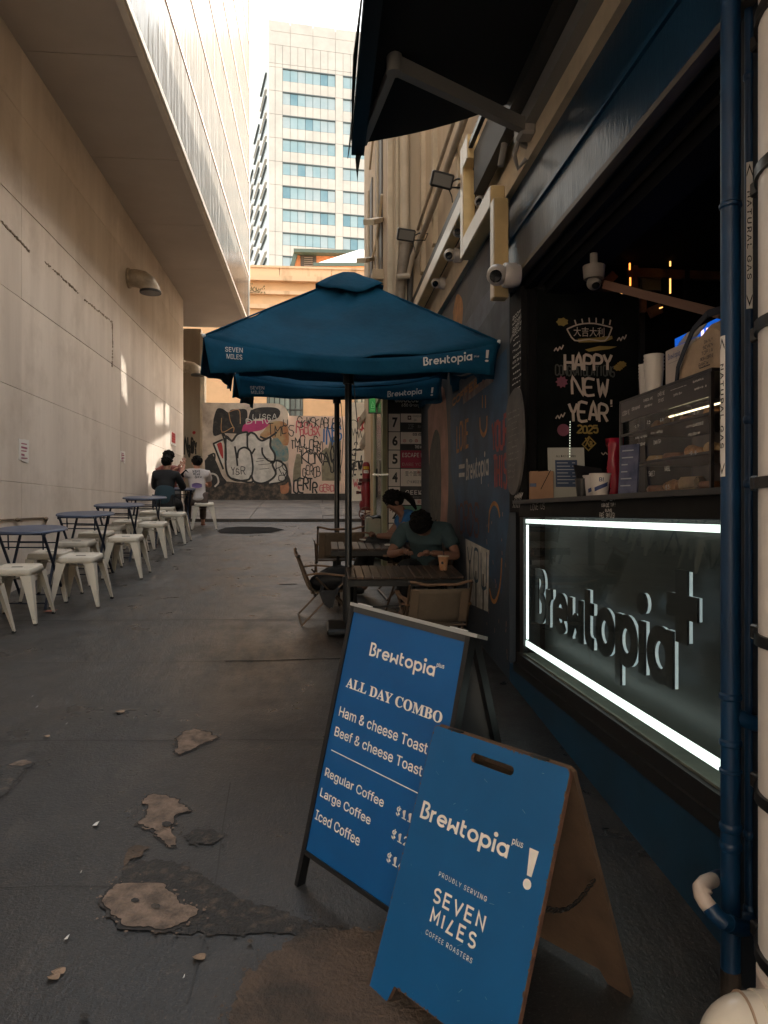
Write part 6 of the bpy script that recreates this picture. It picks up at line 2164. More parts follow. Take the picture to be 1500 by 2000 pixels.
def umbrella(cx, cy, half, zrim, zap, lab, seed, texts, back=.225):
    rd = random.Random(seed)
    gzz = gz(cy)
    t = thing('parasol', lab, 'umbrella', (cx, cy, gzz), group='blue cafe parasols')
    sagm = .125
    N, Mm = 30, 16

    def edge(k, s):
        c = [(-1, -1), (1, -1), (1, 1), (-1, 1)]
        a, b = c[k], c[(k + 1) % 4]
        return Vector((cx + half * (a[0] + (b[0] - a[0]) * s), cy + half * (a[1] + (b[1] - a[1]) * s), zrim + K * (half * (a[1] + (b[1] - a[1]) * s)) - sagm * (4 * s * (1 - s)) ** .9))
    ap = Vector((cx, cy, zap))
    for k in range(4):
        q = MB()
        for j in range(Mm + 1):
            for i in range(N + 1):
                s, u = i / N, j / Mm
                p = ap.lerp(edge(k, s), u)
                ss = 4 * s * (1 - s)
                p.z += -.05 * math.sin(math.pi * u) * ss + .018 * math.sin(u * 9 + s * 7 + k) * ss * u + .010 * math.sin(u * 17 + s * 23) * ss * (1 - u) + .014 * pnoise.noise(Vector((p.x * 3.5, p.y * 3.5, k))) + .007 * pnoise.noise(Vector((p.x * 9, p.y * 9, k)))
                q.v.append(tuple(p))
        for j in range(Mm):
            for i in range(N):
                a = j * (N + 1) + i
                q.f.append((a, a + 1, a + N + 2, a + N + 1))
        q.build('canopy_panel', UMB, t, smooth=True, solid=.004)
    outn = [Vector((0, -1, 0)), Vector((1, 0, 0)), Vector((0, 1, 0)), Vector((-1, 0, 0))]
    dirs = [Vector((1, 0, 0)), Vector((0, 1, 0)), Vector((-1, 0, 0)), Vector((0, -1, 0))]

    def vfn(k):
        c = [(-1, -1), (1, -1), (1, 1), (-1, 1)][k]
        o = Vector((cx + half * c[0], cy + half * c[1], zrim))
        def fn(a, b, cc):
            s = a / (2 * half)
            e = -sagm * (4 * max(0, min(1, s)) * (1 - max(0, min(1, s)))) ** .9
            dn = (e - b)                       # distance below the rim
            wv = .022 * math.sin(s * 9 + k * 2 + seed) * min(1, dn / .1) + .012 * math.sin(s * 27 + seed) * min(1, dn / .12)
            fl = .05 * dn / .2
            ends = .04 * (math.exp(-s * 14) - math.exp(-(1 - s) * 14)) * dn / .2
            tl = K * (half * c[1] + dirs[k].y * a)
            return o + Vector((0, 0, tl)) + dirs[k] * (a + ends) + outn[k] * (fl * 0.4 + wv + cc + .004) + Vector((0, 0, b))
        return fn
    for k in range(4):
        fn = vfn(k)
        q = MB()
        n = 40
        for i in range(n + 1):
            s = i / n
            e = -sagm * (4 * s * (1 - s)) ** .9
            bot = -(back if k == 2 else .225) - .012 * math.sin(s * 12 + k + seed) - .015 * math.exp(-s * 10)
            for j in range(5):
                q.v.append(tuple(fn(s * 2 * half, e + (bot - e) * j / 4, 0)))
        for i in range(n):
            for j in range(4):
                a = i * 5 + j
                q.f.append((a, a + 5, a + 6, a + 1))
        q.build('valance', UMB, t, smooth=True, solid=.003)
    # vent cap
    hc = .255
    for k in range(4):
        q = MB()
        c = [(-1, -1), (1, -1), (1, 1), (-1, 1)]
        a, b = c[k], c[(k + 1) % 4]
        nn, mm = 10, 6
        slope = (zap - zrim) / half
        for j in range(mm + 1):
            for i in range(nn + 1):
                s, u = i / nn, j / mm
                r = hc * u
                x = cx + r * (a[0] + (b[0] - a[0]) * s)
                y = cy + r * (a[1] + (b[1] - a[1]) * s)
                z = zap + .05 - slope * r * 1.10 - .055 * u * u * 4 * s * (1 - s) + .012 * math.sin(s * 11 + u * 4 + k) * u
                z = min(z, zap + .036 - .02 * u)
                q.v.append((x, y, z))
        for j in range(mm):
            for i in range(nn):
                e = j * (nn + 1) + i
                q.f.append((e, e + 1, e + nn + 2, e + nn + 1))
        q.build('vent_cap', UMB, t, smooth=True, solid=.004)
    for i in (1, 3, 5, 7):
        an = math.pi / 4 * i
        d = Vector((math.cos(an), math.sin(an), 0)) * half * math.sqrt(2)
        q = MB(); q.tube([ap + Vector((0, 0, .004)), (ap + Vector((cx, cy, zrim + K * d.y)) + d) / 2 + Vector((0, 0, .006)), Vector((cx, cy, zrim + K * d.y + .004)) + d], .006, 6); q.build('seam', UMB, t, smooth='auto')
    # frame
    q = MB(); q.tube([(cx, cy, gzz), (cx, cy, zap - .02)], .0275, 16); q.build('pole', UMBD, t, smooth='auto')
    q = MB(); q.lathe([(.045, 0), (.045, .10)], (cx, cy, zap - .25), 14); q.lathe([(.042, 0), (.042, .08)], (cx, cy, zrim - .22), 14); q.build('hub', UMBD, t, smooth='auto')
    for i in (1, 3, 5, 7):
        an = math.pi / 4 * i
        L = half * (math.sqrt(2) if i % 2 else 1)
        d = Vector((math.cos(an), math.sin(an), 0))
        dz = zrim - (0 if i % 2 else sagm * .95)
        a = Vector((cx, cy, zap - .05)); b = Vector((cx, cy, 0)) + d * L + Vector((0, 0, dz - .015 + K * d.y * L))
        q = MB(); q.beam(a, b, .018, .014); q.build('rib', UMBD, t)
        m_ = a.lerp(b, .48)
        q = MB(); q.beam(Vector((cx, cy, zrim - .18)), m_, .012, .012); q.build('strut', UMBD, t)
    if True:
        for i in (1, 3, 5, 7):
            an = math.pi / 4 * i
            d = Vector((math.cos(an), math.sin(an), 0)) * half * math.sqrt(2)
            q = MB(); q.ell(Vector((cx, cy, zrim + .002 + K * d.y)) + d, (.014, .014, .014), 10, 6); q.build('corner_cap', M('pale corner cap', (.45, .50, .55), .3), t)
    q = MB(); q.cbox((cx, cy, gzz + .04 + .01), (.34, .34, .05), .015, Euler((SLOPE, 0, 0)).to_matrix()); q.lathe([(.045, 0), (.045, .35)], (cx, cy, gzz + .10), 14); q.build('base', UMBD, t)
    q = MB(); rdx = [Vector((cx + .04, cy - .03, zrim - .2)), Vector((cx + .07, cy - .04, zrim - .55)), Vector((cx + .05, cy - .035, zrim - .85)), Vector((cx + .032, cy - .03, zrim - .95))]
    q.tube(rdx, .004, 5); q.build('cord', UMBD, t)
    fn = vfn(0)
    W = 2 * half
    for s_, kind, a0, a1, b0, b1, sk in texts:
        g = lambda a, b, c, a0=a0, sk=sk: fn(a * W, b + sk * (a - a0) * W, c + .003)
        if kind == 'logo':
            logo(s_, g, (a0, b0, a1, b1), PRT, t, c=.002)
        else:
            text(s_, g, (a0, b0, a1, b1), PRT, t, bold=.0, c=.002)
    return t


UY = 5.82
UX = (on_y(398, 662, 4.85).x + on_y(975, 662, 4.85).x) / 2
UH = (on_y(975, 662, 4.85).x - on_y(398, 662, 4.85).x) / 2
ZRM = on_y(686, 662, 4.85).z
TX = [('SEVEN', 'f', .070, .128, -.105, -.072, -.02), ('MILES', 'f', .074, .126, -.152, -.119, -.02), ('Brewtopia', 'logo', .735, .905, -.175, -.115, .14), ('plus', 'f', .912, .930, -.112, -.095, 0), ('!', 'f', .953, .967, -.140, -.058, 0)]
umbrella(UX, UY, UH, ZRM + K * UH, 3.36, 'nearer blue canvas parasol with SEVEN MILES and Brewtopia on its valance', 1, TX, .07)
TX2 = [('SEVEN', 'f', .070, .140, -.150, -.120, -.02), ('MILES', 'f', .074, .136, -.192, -.162, -.02), ('Brewtopia', 'logo', .735, .905, -.205, -.150, .10), ('!', 'f', .953, .967, -.190, -.110, 0)]
umbrella(.18, 7.92, .97, 2.80 + K * .97, 3.52, 'farther blue canvas parasol mostly hidden behind the nearer one', 4, TX2, .05)

# ================================================================== BLOCK BESIDE THE LANE: directory board, door, standpipe, bin
YD = YB - .01
frD = Frame((0, YD, 0), (1, 0, 0), (0, 0, 1), (0, -1, 0))
def DB(x0, y0, x1, y1, f=frD, Y=YD):
    return (*f.uv(on_y(x0, y1, Y)), *f.uv(on_y(x1, y0, Y)))
db = thing('directory_board', 'tall tenant directory board numbered 7 down to 2 behind the cafe tables', 'sign', on_y(792, 900, YD))
PL = M('directory white', (.80, .73, .68), .5)
PK = M('directory black', (.012, .012, .014), .4)
PRD = M('directory crimson', (.34, .015, .06), .5)
PTL = M('directory green', (.13, .30, .22), .5)
DW_ = M('directory lettering white', (.80, .77, .74), .5)
a0, b0, a1, b1 = DB(757, 700, 832, 1100)
MB().prism([(a0, b0), (a1, b0), (a1, b1), (a0, b1)], frD, -.012, .004).build('backing', PK, db)
def cell(x0, y0, x1, y1, mat, nm='panel'):
    a0, b0, a1, b1 = DB(x0, y0, x1, y1)
    return MB().prism([(a0, b0), (a1, b0), (a1, b1), (a0, b1)], frD, .0045, .009).build(nm, mat, db)
def dtx(s_, x0, y0, x1, y1, mat, **k):
    text(s_, frD, DB(x0, y0, x1, y1), mat, db, c=.0105, **k)
for i, s_ in enumerate('7654321'):
    y = 808.5 + 35.7 * i
    cell(759, y, 781, y + 34, PL)
    if s_ != '1':
        dtx(s_, 766, y + 7, 776.5, y + 26.5, PK, bold=.035, fnt=None)
cell(758, 765, 832, 805, PK)
dtx('eleGLO', 771, 775, 811, 786, DW_, bold=.02); dtx('BAL', 812, 775, 830, 786, DW_, bold=.02)
dtx('630 George Street', 784, 789, 846, 796, DW_, bold=.012)
cell(782.5, 808.5, 832, 825, PL); cell(782.5, 826, 832, 842.5, PK)
dtx('22F', 797, 828.5, 808, 838, M('grey print', (.20, .20, .20), .5)); dtx('BAR', 816, 831, 828, 836, M('grey print'))
a, b, c, d = DB(796, 812, 803, 820); MB().prism([(a, b), (c, b), (c, d), (a, d)], frD, .0095, .0105).build('emblem', M('directory maroon', (.06, .012, .012), .5), db); 
q = MB(); q.lathe([(0, 0), (.012, 0)], (0, 0, 0), 12, cap=False)
q = MB(); cxx, czz = (a + c) / 2, (b + d) / 2; q.flat([(cxx + .013 * math.cos(i), czz + .013 * math.sin(i)) for i in range(6)], frD, .0112); q.build('emblem', PL, db)
dtx('品味', 808, 818, 813, 823, M('grey print'), fnt=None); dtx('BARBER', 806, 811, 822, 815, M('grey print'))
cell(782.5, 844.5, 832, 867, PL); cell(782.5, 868, 832, 878.5, PK)
dtx('DIE DIE', 806, 846, 826, 851, PK, bold=.03)
for k, (x, m_) in enumerate(((790, M('pink marker')), (802, M('grey print')), (813, REDP))):
    q = MB(); P = frD.uv(on_y(x, 861, YD)); q.ribbon([(P[0] + .016 * math.cos(i * .52), P[1] + .016 * math.sin(i * .52)) for i in range(12)], .006, frD, .0105, close=True); q.flat([(P[0] + .006 * math.cos(i), P[1] + .006 * math.sin(i)) for i in range(6)], frD, .0108); q.build('emblem', m_, db)
dtx('THE MOB', 810, 870, 829, 876, DW_, bold=.02)
cell(782.5, 880, 832, 914, PRD)
dtx('ESCAPE ROOM', 785.5, 885, 847, 893, DW_); dtx('DARE YOU GO', 785.5, 904, 845, 910, M('pinkish print', (.40, .25, .25), .5))
cell(782.5, 916, 832, 949.5, PL)
dtx('变个面馆', 791, 920, 822, 930, PK, fnt=None); dtx('茶', 814, 919, 820, 926, REDP, fnt=None)
dtx('N DICE BAR', 802, 938.5, 830, 944, M('grey print'), bold=.01)
q = MB(); P = frD.uv(on_y(797.5, 941.5, YD)); q.ribbon([(P[0] + .017 * math.cos(i * .52), P[1] + .017 * math.sin(i * .52)) for i in range(10)], .004, frD, .0105); q.build('emblem', M('grey print'), db)
cell(782.5, 951.5, 832, 974, PK); cell(782.5, 975, 832, 986, PL)
logo_l = [([(0, .9), (0, .1), (.8, .1), (.8, .5), (.5, .5)], 0), ([(0, .9), (.8, .9)], 0)]
dtx('GEEK', 791.5, 957.5, 824, 966, DW_, bold=.012, space=1.1); dtx('Internet', 806, 968.5, 829, 973, M('grey print')); dtx('烟酒', 815, 976.5, 828, 984, REDP, fnt=None)
cell(782.5, 988, 832, 1022, PTL)
cell(782.5, 1024, 832, 1057, M('directory pink', (.30, .10, .10), .5))
q = MB(); a0 = on_y(827, 900, YD).x; a1 = on_y(841, 900, YD).x; q.rng((a0, YD - .10, gz(9) - .1), (a1, YD - .012, on_y(830, 765, YD).z + .3)); q.build('side_post', M('pale yellow post', (.46, .37, .24), .6, var=.2), db)
q = MB(); q.beam(on_y(826.5, 775, YD - .12), on_y(825, 895, YD - .12), .014, .014); q.build('cable_cover', M('grey trim', (.30, .27, .23), .5), db)

# side door of the block
dr = thing('side_door', 'pale green framed side door with long pull handle beside the directory board', 'door', (XB, 9.6, gz(9.6)), kind=None)
DG = M('pale green frame', (.30, .31, .19), .55, var=.15)
zt = on_x(745, 778, XB - .02).z
MB().rng((XB - .05, 8.83, gz(9) - .1), (XB - .002, 9.03, zt)).build('frame', DG, dr)
MB().rng((XB - .05, 10.22, gz(9) - .1), (XB - .002, 10.42, zt)).build('frame', DG, dr)
MB().rng((XB - .052, 8.82, zt), (XB - .002, 10.43, zt + .16)).build('frame', DG, dr)
MB().rng((XB - .03, 9.04, gz(9) - .1), (XB - .002, 10.21, zt)).build('leaf', M('dim door glass', (.10, .115, .10), .2), dr)
MB().rng((XB - .044, 9.05, gz(9)), (XB - .031, 9.15, zt)).build('stile', DG, dr)
q = MB(); za, zc2 = on_x(753, 967, XB - .1).z, on_x(753, 902, XB - .1).z; q.tube([(XB - .10, 9.12, za), (XB - .10, 9.12, zc2)], .014, 10); q.build('pull_handle', BLKF, dr)
q = MB(); p = on_x(748, 927, XB - .1); q.beam(p + Vector((.06, 0, 0)), p + Vector((-.12, 0, 0)), .02, .018); q.build('lever', M('bright metal', (.6, .6, .58), .25, metal=.8), dr)
q = MB(); p = on_x(742, 915, XB - .04); q.cbox(p, (.04, .14, .22), .01); q.build('lock_box', M('grey trim'), dr)
# cream pole + diagonal little canopy + exit sign
pl = thing('cream_post', 'slim cream conduit post standing beside the red standpipe', 'pipe', on_g(730, 1050))
q = MB(); q.tube([on_y(729, 1040, 11.3), on_y(727, 775, 11.3)], .03, 10); q.build('pipe', M('yellow cream post', (.52, .40, .24), .5, var=.15), pl, smooth='auto')
cp = thing('entrance_hood', 'small sloping cream hood over a doorway behind the parasol poles', 'canopy', on_y(712, 830, 13.0))
q = MB()
P = [on_y(x, y, 13.0) for x, y in ((722, 786), (704, 812), (707, 824), (724, 800))]
q.add([*P, *[p + Vector((.0, 1.2, 0)) for p in P]], [(0, 1, 2, 3), (4, 7, 6, 5), (0, 4, 5, 1), (1, 5, 6, 2), (2, 6, 7, 3), (3, 7, 4, 0)]); q.build('hood', M('cream hood', (.42, .36, .28), .6, var=.2), cp)
q = MB(); P = [on_y(x, y, 13.1) for x, y in ((724, 822), (708, 855), (708, 864), (714, 872), (724, 860))]
q.add([*P, *[p + Vector((.0, 1.0, 0)) for p in P]], [(0, 1, 2, 3, 4), (9, 8, 7, 6, 5), (0, 5, 6, 1), (1, 6, 7, 2), (2, 7, 8, 3), (3, 8, 9, 4), (4, 9, 5, 0)]); q.build('lower_hood', M('cream hood'), cp)
MB().rng(on_y(716, 1010, 13.35), on_y(727, 860, 13.39)).build('dark_doorway', M('dark doorway', (.02, .018, .016), .7), cp)
MB().rng(on_y(727, 1010, 13.32), on_y(742, 780, 13.39)).build('wall_edge', CREAMT, cp)
es = thing('entrance_sign', 'green hanging sign reading 入口 beside the directory board', 'sign', on_y(727, 788, 10.0))
fG = Frame((0, 10.0, 0), (1, 0, 0), (0, 0, 1), (0, -1, 0))
a0, b0 = fG.uv(on_y(719.5, 807, 10)); a1, b1 = fG.uv(on_y(735, 768, 10))
MB().prism([(a0, b0), (a1, b0), (a1, b1), (a0, b1)], fG, -.06, 0).build('casing', BLKF, es)
MB().prism([(a0 + .012, b0 + .012), (a1 - .012, b0 + .012), (a1 - .012, b1 - .012), (a0 + .012, b1 - .012)], fG, 0.0, .002).build('face', M('green sign face', (.03, .17, .04), em=.12), es)
GLT = M('light green print', (.35, .60, .30), .5)
text('入', fG, DB(725, 784, 731, 790, fG, 10), GLT, es, fnt=None, c=.003); text('口', fG, DB(725, 791, 731, 797, fG, 10), GLT, es, fnt=None, c=.003); text('Hotel', fG, DB(724, 799, 732, 802, fG, 10), GLT, es, c=.003)
MB().rng((a1, 10.02, b1 - .1), (XB, 10.04, b1 - .06)).build('bracket', BLKF, es)

# red standpipe -------------------------------------------------------
RDP = worn('glossy red enamel', (.24, .010, .018), (.06, .015, .012), 14, .70, .28, bump=.08)
DRD = M('dark red iron', (.07, .012, .012), .5, var=.4, vs=12)
sp = on_y(715, 1046, 11.9)
base = Vector((sp.x, 11.9, gz(11.9)))
sc = 11.9 / FOC
hz = lambda py: on_y(715, py, 11.9).z - base.z
st_ = thing('fire_standpipe', 'tall red fire standpipe with handwheel and brass fittings before the white wall', 'fire hydrant', base)
q = MB(); q.lathe([(.075, 0), (.075, hz(1010)), (.085, hz(1005))], (0, 0, 0), 18); q.build('lower_pipe', DRD, st_, local=True, smooth='auto')
q = MB(); q.lathe([(.10, hz(995)), (.115, hz(985)), (.10, hz(978))], (0, 0, 0), 18); q.lathe([(.075, hz(978)), (.08, hz(945)), (.07, hz(940))], (.0, 0, 0), 18)
q.build('valve_body', RDP, st_, local=True, smooth='auto')
q = MB(); q.lathe([(.098, 0), (.098, .05), (.05, .05)], (-.02, 0, hz(941)), 16); q.build('flange', DRD, st_, local=True, smooth='auto'); q = MB(); q.lathe([(.095, 0), (.095, .04)], (-.01, 0, hz(997)), 16); q.build('flange', DRD, st_, local=True, smooth='auto')
q = MB(); q.tube([(-.01, 0, hz(941)), (-.01, -.02, hz(950)), (-.005, -.05, hz(960)), (0, -.05, hz(985))], [.06, .075, .08, .07], 16); q.build('elbow', RDP, st_, local=True, smooth='auto')
q = MB(); q.lathe([(.062, hz(938)), (.064, hz(918)), (.060, hz(908)), (.04, hz(903)), (.0, hz(901.5))], (.0, 0, 0), 18, cap=False); q.build('red_cap', RDP, st_, local=True, smooth='auto')
fnc = lambda a, b, c: base + Vector(((.0655 + c) * math.sin(a / .064), -(.0655 + c) * math.cos(a / .064), b))
q = MB()
for j in range(7):
    a = -.05 + .1 * j / 6
    q.v += [tuple(fnc(a, hz(917), 0) - base), tuple(fnc(a, hz(911.5), 0) - base)]
q.f += [(2 * j, 2 * j + 2, 2 * j + 3, 2 * j + 1) for j in range(6)]
q.build('yellow_sticker', M('yellow sticker', (.55, .35, .02), .5), st_, local=True)
q = MB()
for j in range(7):
    a = -.045 + .09 * j / 6
    q.v += [tuple(fnc(a, hz(924.5), 0) - base), tuple(fnc(a, hz(919), 0) - base)]
q.f += [(2 * j, 2 * j + 2, 2 * j + 3, 2 * j + 1) for j in range(6)]
q.build('white_sticker', M('label white'), st_, local=True)
text('HYD', fnc, (-.028, hz(923.5), .028, hz(920)), INK, st_, bold=.02, c=.001)
q = MB()
for s_ in (-1, 1):
    q.ell((s_ * .016, -.063, hz(914.5)), (.006, .004, .006), 8, 5)
q.build('sticker_dots', INK, st_, local=True)
hwc = Vector((-.02, -.16, hz(1003)))
q = MB(); q.tube([hwc + Vector((.10 * math.cos(i * .3142), 0, .10 * math.sin(i * .3142))) for i in range(20)], .011, 8, close=True)
for i in range(5):
    q.tube([hwc, hwc + Vector((.10 * math.cos(i * 1.2566 + .3), 0, .10 * math.sin(i * 1.2566 + .3)))], .008, 6)
q.tube([hwc, hwc + Vector((0, .16, 0))], .012, 8); q.build('handwheel', M('rusty wheel', (.15, .05, .03), .6, var=.4, vs=20), st_, local=True, smooth='auto')
q = MB()
for (x, z0_) in ((-.14, 962), (.13, 962), (-.11, 945), (.14, 948)):
    q.tube([(x * .5, 0, hz(z0_)), (x, -.02, hz(z0_))], .02, 8); q.tube([(x, -.02, hz(z0_ + 3)), (x, -.02, hz(z0_ - 3))], .022, 8)
q.build('side_valve', DRD, st_, local=True, smooth='auto')
q = MB(); rd = random.Random(5)
for (x0, y0_, x1, y1_) in ((.08, 948, .12, 965), (.12, 965, .16, 985), (.10, 985, .17, 1003), (.16, 1003, .14, 1012)):
    q.tube([(x0, -.05, hz(y0_)), ((x0 + x1) / 2 + .02, -.06, hz((y0_ + y1_) / 2)), (x1, -.05, hz(y1_))], .007, 6)
q.ell((.15, -.07, hz(996)), (.025, .025, .025), 10, 6); q.ell((.11, -.07, hz(964)), (.02, .02, .02), 10, 6)
q.build('brass_chain', M('brass', (.45, .33, .18), .4, metal=.5), st_, local=True, smooth='auto')

# green bin
yb_ = 9.55
pb_ = on_y(737, 1050, yb_)
bn = thing('litter_bin', 'pale green litter bin with a black liner behind the seated woman', 'bin', (pb_.x, yb_, gz(yb_)))
hb = on_y(737, 1009, yb_).z - gz(yb_)
q = MB(); q.cbox((0, 0, hb / 2), (.31, .30, hb), .02); q.build('body', M('pale green plastic', (.24, .34, .27), .5, rgb2=(.40, .36, .28), vs=2), bn, local=True)
q = MB(); rd = random.Random(6)
for k in range(24):
    an = k * 2 * math.pi / 24
    for j, (rr, z_) in enumerate(((.17, hb - .03), (.165, hb + .012), (.13, hb + .01))):
        q.v.append((rr * (1.0 if abs(math.cos(an)) > .7 else .98) * math.cos(an) + rd.uniform(-.006, .006), rr * math.sin(an) - .0 + rd.uniform(-.006, .006), z_ + rd.uniform(-.01, .01)))
for k in range(24):
    for j in range(2):
        q.f.append((3 * k + j, 3 * ((k + 1) % 24) + j, 3 * ((k + 1) % 24) + j + 1, 3 * k + j + 1))
q.build('liner', M('glossy bin liner', (.012, .012, .013), .25), bn, local=True, smooth=True)

# ================================================================== FURNITURE OF THE LEFT SIDE
STL = worn('cream stool enamel', (.62, .56, .47), (.10, .07, .04), 26, .665, .42, bump=.05, dirt=.18)
RUB = M('rubber foot', (.02, .019, .018), .8)


def make_stool(lab):
    t = thing('metal_stool', lab, 'stool', (0, 0, 0), group='cream metal stools along the left wall')
    H = .45
    q = MB()
    n = 6
    half = .155
    def ring(h, r, z):
        P = []
        for cx_, cy_, a0 in ((1, 1, 0), (-1, 1, 90), (-1, -1, 180), (1, -1, 270)):
            for i in range(n):
                a = R_(a0 + 90 * i / (n - 1))
                P.append((cx_ * (h - r) + r * math.cos(a), cy_ * (h - r) + r * math.sin(a), z))
        return P
    rings = [ring(half + .012, .045, H - .052), ring(half + .006, .045, H - .018), ring(half + .002, .045, H - .005), ring(half - .008, .04, H), ring(half - .028, .03, H - .001), ring(half - .034, .03, H - .006), ring(.05, .03, H - .0065)]
    m = 4 * n
    for r_ in rings:
        q.v += r_
    for k in range(len(rings) - 1):
        for i in range(m):
            q.f.append((k * m + i, k * m + (i + 1) % m, (k + 1) * m + (i + 1) % m, (k + 1) * m + i))
    q.f.append(tuple(range((len(rings) - 1) * m, len(rings) * m)))
    q.build('seat', STL, t, local=True, smooth='auto', solid=.003)
    MB().box((0, 0, H - .0045), (.085, .022, .003)).build('hand_slot', M('slot shade', (.03, .025, .02), .9), t, local=True)
    for cx_ in (-1, 1):
        for cy_ in (-1, 1):
            q = MB()
            tp = Vector((cx_ * (half + .010), cy_ * (half + .010), H - .05))
            bt = Vector((cx_ * (half + .062), cy_ * (half + .062), .012))
            wt, wb_ = .085, .026
            P = []
            for p, w_ in ((tp, wt), (tp.lerp(bt, .35), wt * .72), (bt, wb_)):
                P += [p + Vector((-cx_ * w_, 0, 0)), p, p + Vector((0, -cy_ * w_, 0))]
            q.add(P, [(0, 1, 4, 3), (1, 2, 5, 4), (3, 4, 7, 6), (4, 5, 8, 7)])
            lg = q.build('leg', STL, t, local=True, solid=.004, bevel=.003)
            c = bt + Vector((-cx_ * .010, -cy_ * .010, -.005))
            MB().cbox(c, (.028, .028, .016), .004).build('foot_cap', RUB, lg, local=True)
    q = MB()
    q.beam((-.14, -.14, H - .10), (.14, .14, H - .10), .02, .004); q.beam((-.14, .14, H - .105), (.14, -.14, H - .105), .02, .004)
    q.build('cross_brace', STL, t, local=True)
    return t


# seat centres measured in the photograph
SPOTS = [((38, 1105), 6, 'nearest cream stool, in front of the first blue table'), ((102, 1076), 4, 'cream stool between the first blue table and the wall side'),
         ((161, 1083), 5, 'scuffed cream stool just right of the first blue table, with chips down its leg'), ((152, 1055), 3, 'cream stool tucked behind the scuffed one by the first table'),
         ((191, 1038), 2, 'cream stool against the front of the second blue table'), ((248, 1046), 6, 'cream stool standing clear to the right of the second blue table'),
         ((217, 1026), 3, 'cream stool partly hidden behind the second table legs'), ((250, 1016), 2, 'cream stool beneath the edge of the third blue table'),
         ((300, 1020), 5, 'cream stool standing clear to the right of the third blue table'), ((281, 1008), 2, 'cream stool behind the third table, seen only at its seat'),
         ((340, 1001), 4, 'cream stool standing clear to the right of the fourth blue table'), ((300, 998), 2, 'cream stool between the fourth table and the wall'),
         ((-52, 1133), 4, 'cream stool mostly cut off by the left edge, only a leg showing')]
stool0 = make_stool('x')
used = False
def put_stool(px, py, rz, lab, loc=None):
    global used
    p = on_g(px, py, .45) if loc is None else None
    x, y = (p.x, p.y) if p is not None else loc
    o = stool0 if not used else copy_tree(stool0)
    used = True
    o.location = (x, y, gz(y))
    e = Matrix.Rotation(SLOPE, 4, 'X') @ Matrix.Rotation(R_(rz), 4, 'Z')
    o.rotation_euler = e.to_euler()
    o['label'] = lab
    return o
for (px, py), rz, lab in SPOTS:
    put_stool(px, py, rz - 6, lab)

BT = worn('blue table enamel', (.05, .07, .125), (.20, .19, .18), 30, .74, .38, bump=.04)
BTF = M('dark blue tube', (.010, .016, .035), .45)


def make_table(lab):
    t = thing('bistro_table', lab, 'table', (0, 0, 0), group='round blue folding tables along the left wall')
    H, r = .71, .30
    q = MB(); q.lathe([(0, -.004), (r - .008, -.004), (r, -.010), (r + .003, -.018), (r, -.024), (r - .006, -.024), (r - .008, -.008), (0, -.008)], (0, 0, H), 48, cap=False); q.build('tabletop', BT, t, local=True, smooth='auto')
    for s_ in (-1, 1):
        x = .19 * s_
        q = MB(); q.beam((x, -.22, H - .03), (x * 1.05, .21, .01), .022, .012); q.build('leg', BTF, t, local=True)
        q = MB(); q.beam((x * .9, .20, H - .03), (x * .95, -.21, .01), .022, .012); q.build('leg', BTF, t, local=True)
        q = MB(); q.beam((x, -.25, H - .028), (x, .25, H - .028), .012, .02); q.build('rail', BTF, t, local=True)
    for (y, z, w_) in ((-.21, H - .035, .2), (.19, H - .045, .18), (-.13, .55, .19), (.12, .56, .17), (-.19, .06, .18), (.19, .06, .2), (-.20, H - .10, .19)):
        q = MB(); q.tube([(-w_, y, z), (w_, y, z)], .0065, 6); q.build('crossbar', BTF, t, local=True)
    for s_ in (-1, 1):
        MB().ell((s_ * .20, -.22, H - .035), (.012, .016, .02), 8, 6).build('hinge', BTF, t, local=True)
        MB().beam((s_ * .15, -.13, H - .04), (s_ * .15, -.13, .53), .01, .01).build('latch_bar', BTF, t, local=True)
    return t
tab0 = make_table('x')
TSP = [((67, 1030), 70, 'nearest round blue folding table at the left edge'), ((171, 1001), 66, 'second round blue folding table from the camera'),
       ((236, 984), 68, 'third round blue folding table along the wall'), ((285, 970), 72, 'fourth round blue folding table just before the seated people')]
for k, ((px, py), rz, lab) in enumerate(TSP):
    p = on_g(px, py, .71)
    o = tab0 if k == 0 else copy_tree(tab0)
    o.location = (p.x, p.y, gz(p.y))
    o.rotation_euler = (Matrix.Rotation(SLOPE, 4, 'X') @ Matrix.Rotation(R_(rz - 90 + 18), 4, 'Z')).to_euler()
    o['label'] = lab

# ================================================================== PEOPLE
def skin(name, nodes, edges, mat, parent, root, sub=2, solid=0):
    bm = bmesh.new()
    sk = bm.verts.layers.skin.verify()
    vm = {}
    for k, (p, r) in nodes.items():
        v = bm.verts.new(p)
        rr = r if isinstance(r, tuple) else (r, r)
        v[sk].radius = rr
        v[sk].use_root = (k == root)
        vm[k] = v
    for a, b in edges:
        bm.edges.new((vm[a], vm[b]))
    me = bpy.data.meshes.new(name)
    bm.to_mesh(me)
    bm.free()
    me.materials.append(mat)
    o = bpy.data.objects.new(name, me)
    COL.objects.link(o)
    o.parent = parent
    m = o.modifiers.new('skin', 'SKIN')
    m.use_smooth_shade = True
    m.use_x_symmetry = False
    s = o.modifiers.new('sub', 'SUBSURF')
    s.levels = s.render_levels = sub
    return o


def crumple(o, st=.016, sz=.09):
    tx = bpy.data.textures.new('folds', 'CLOUDS')
    tx.noise_scale = sz
    tx.noise_depth = 3
    d = o.modifiers.new('folds', 'DISPLACE')
    d.texture = tx
    d.texture_coords = 'LOCAL'
    d.strength = st
    d.mid_level = .5


def chain(*ks):
    return list(zip(ks[:-1], ks[1:]))


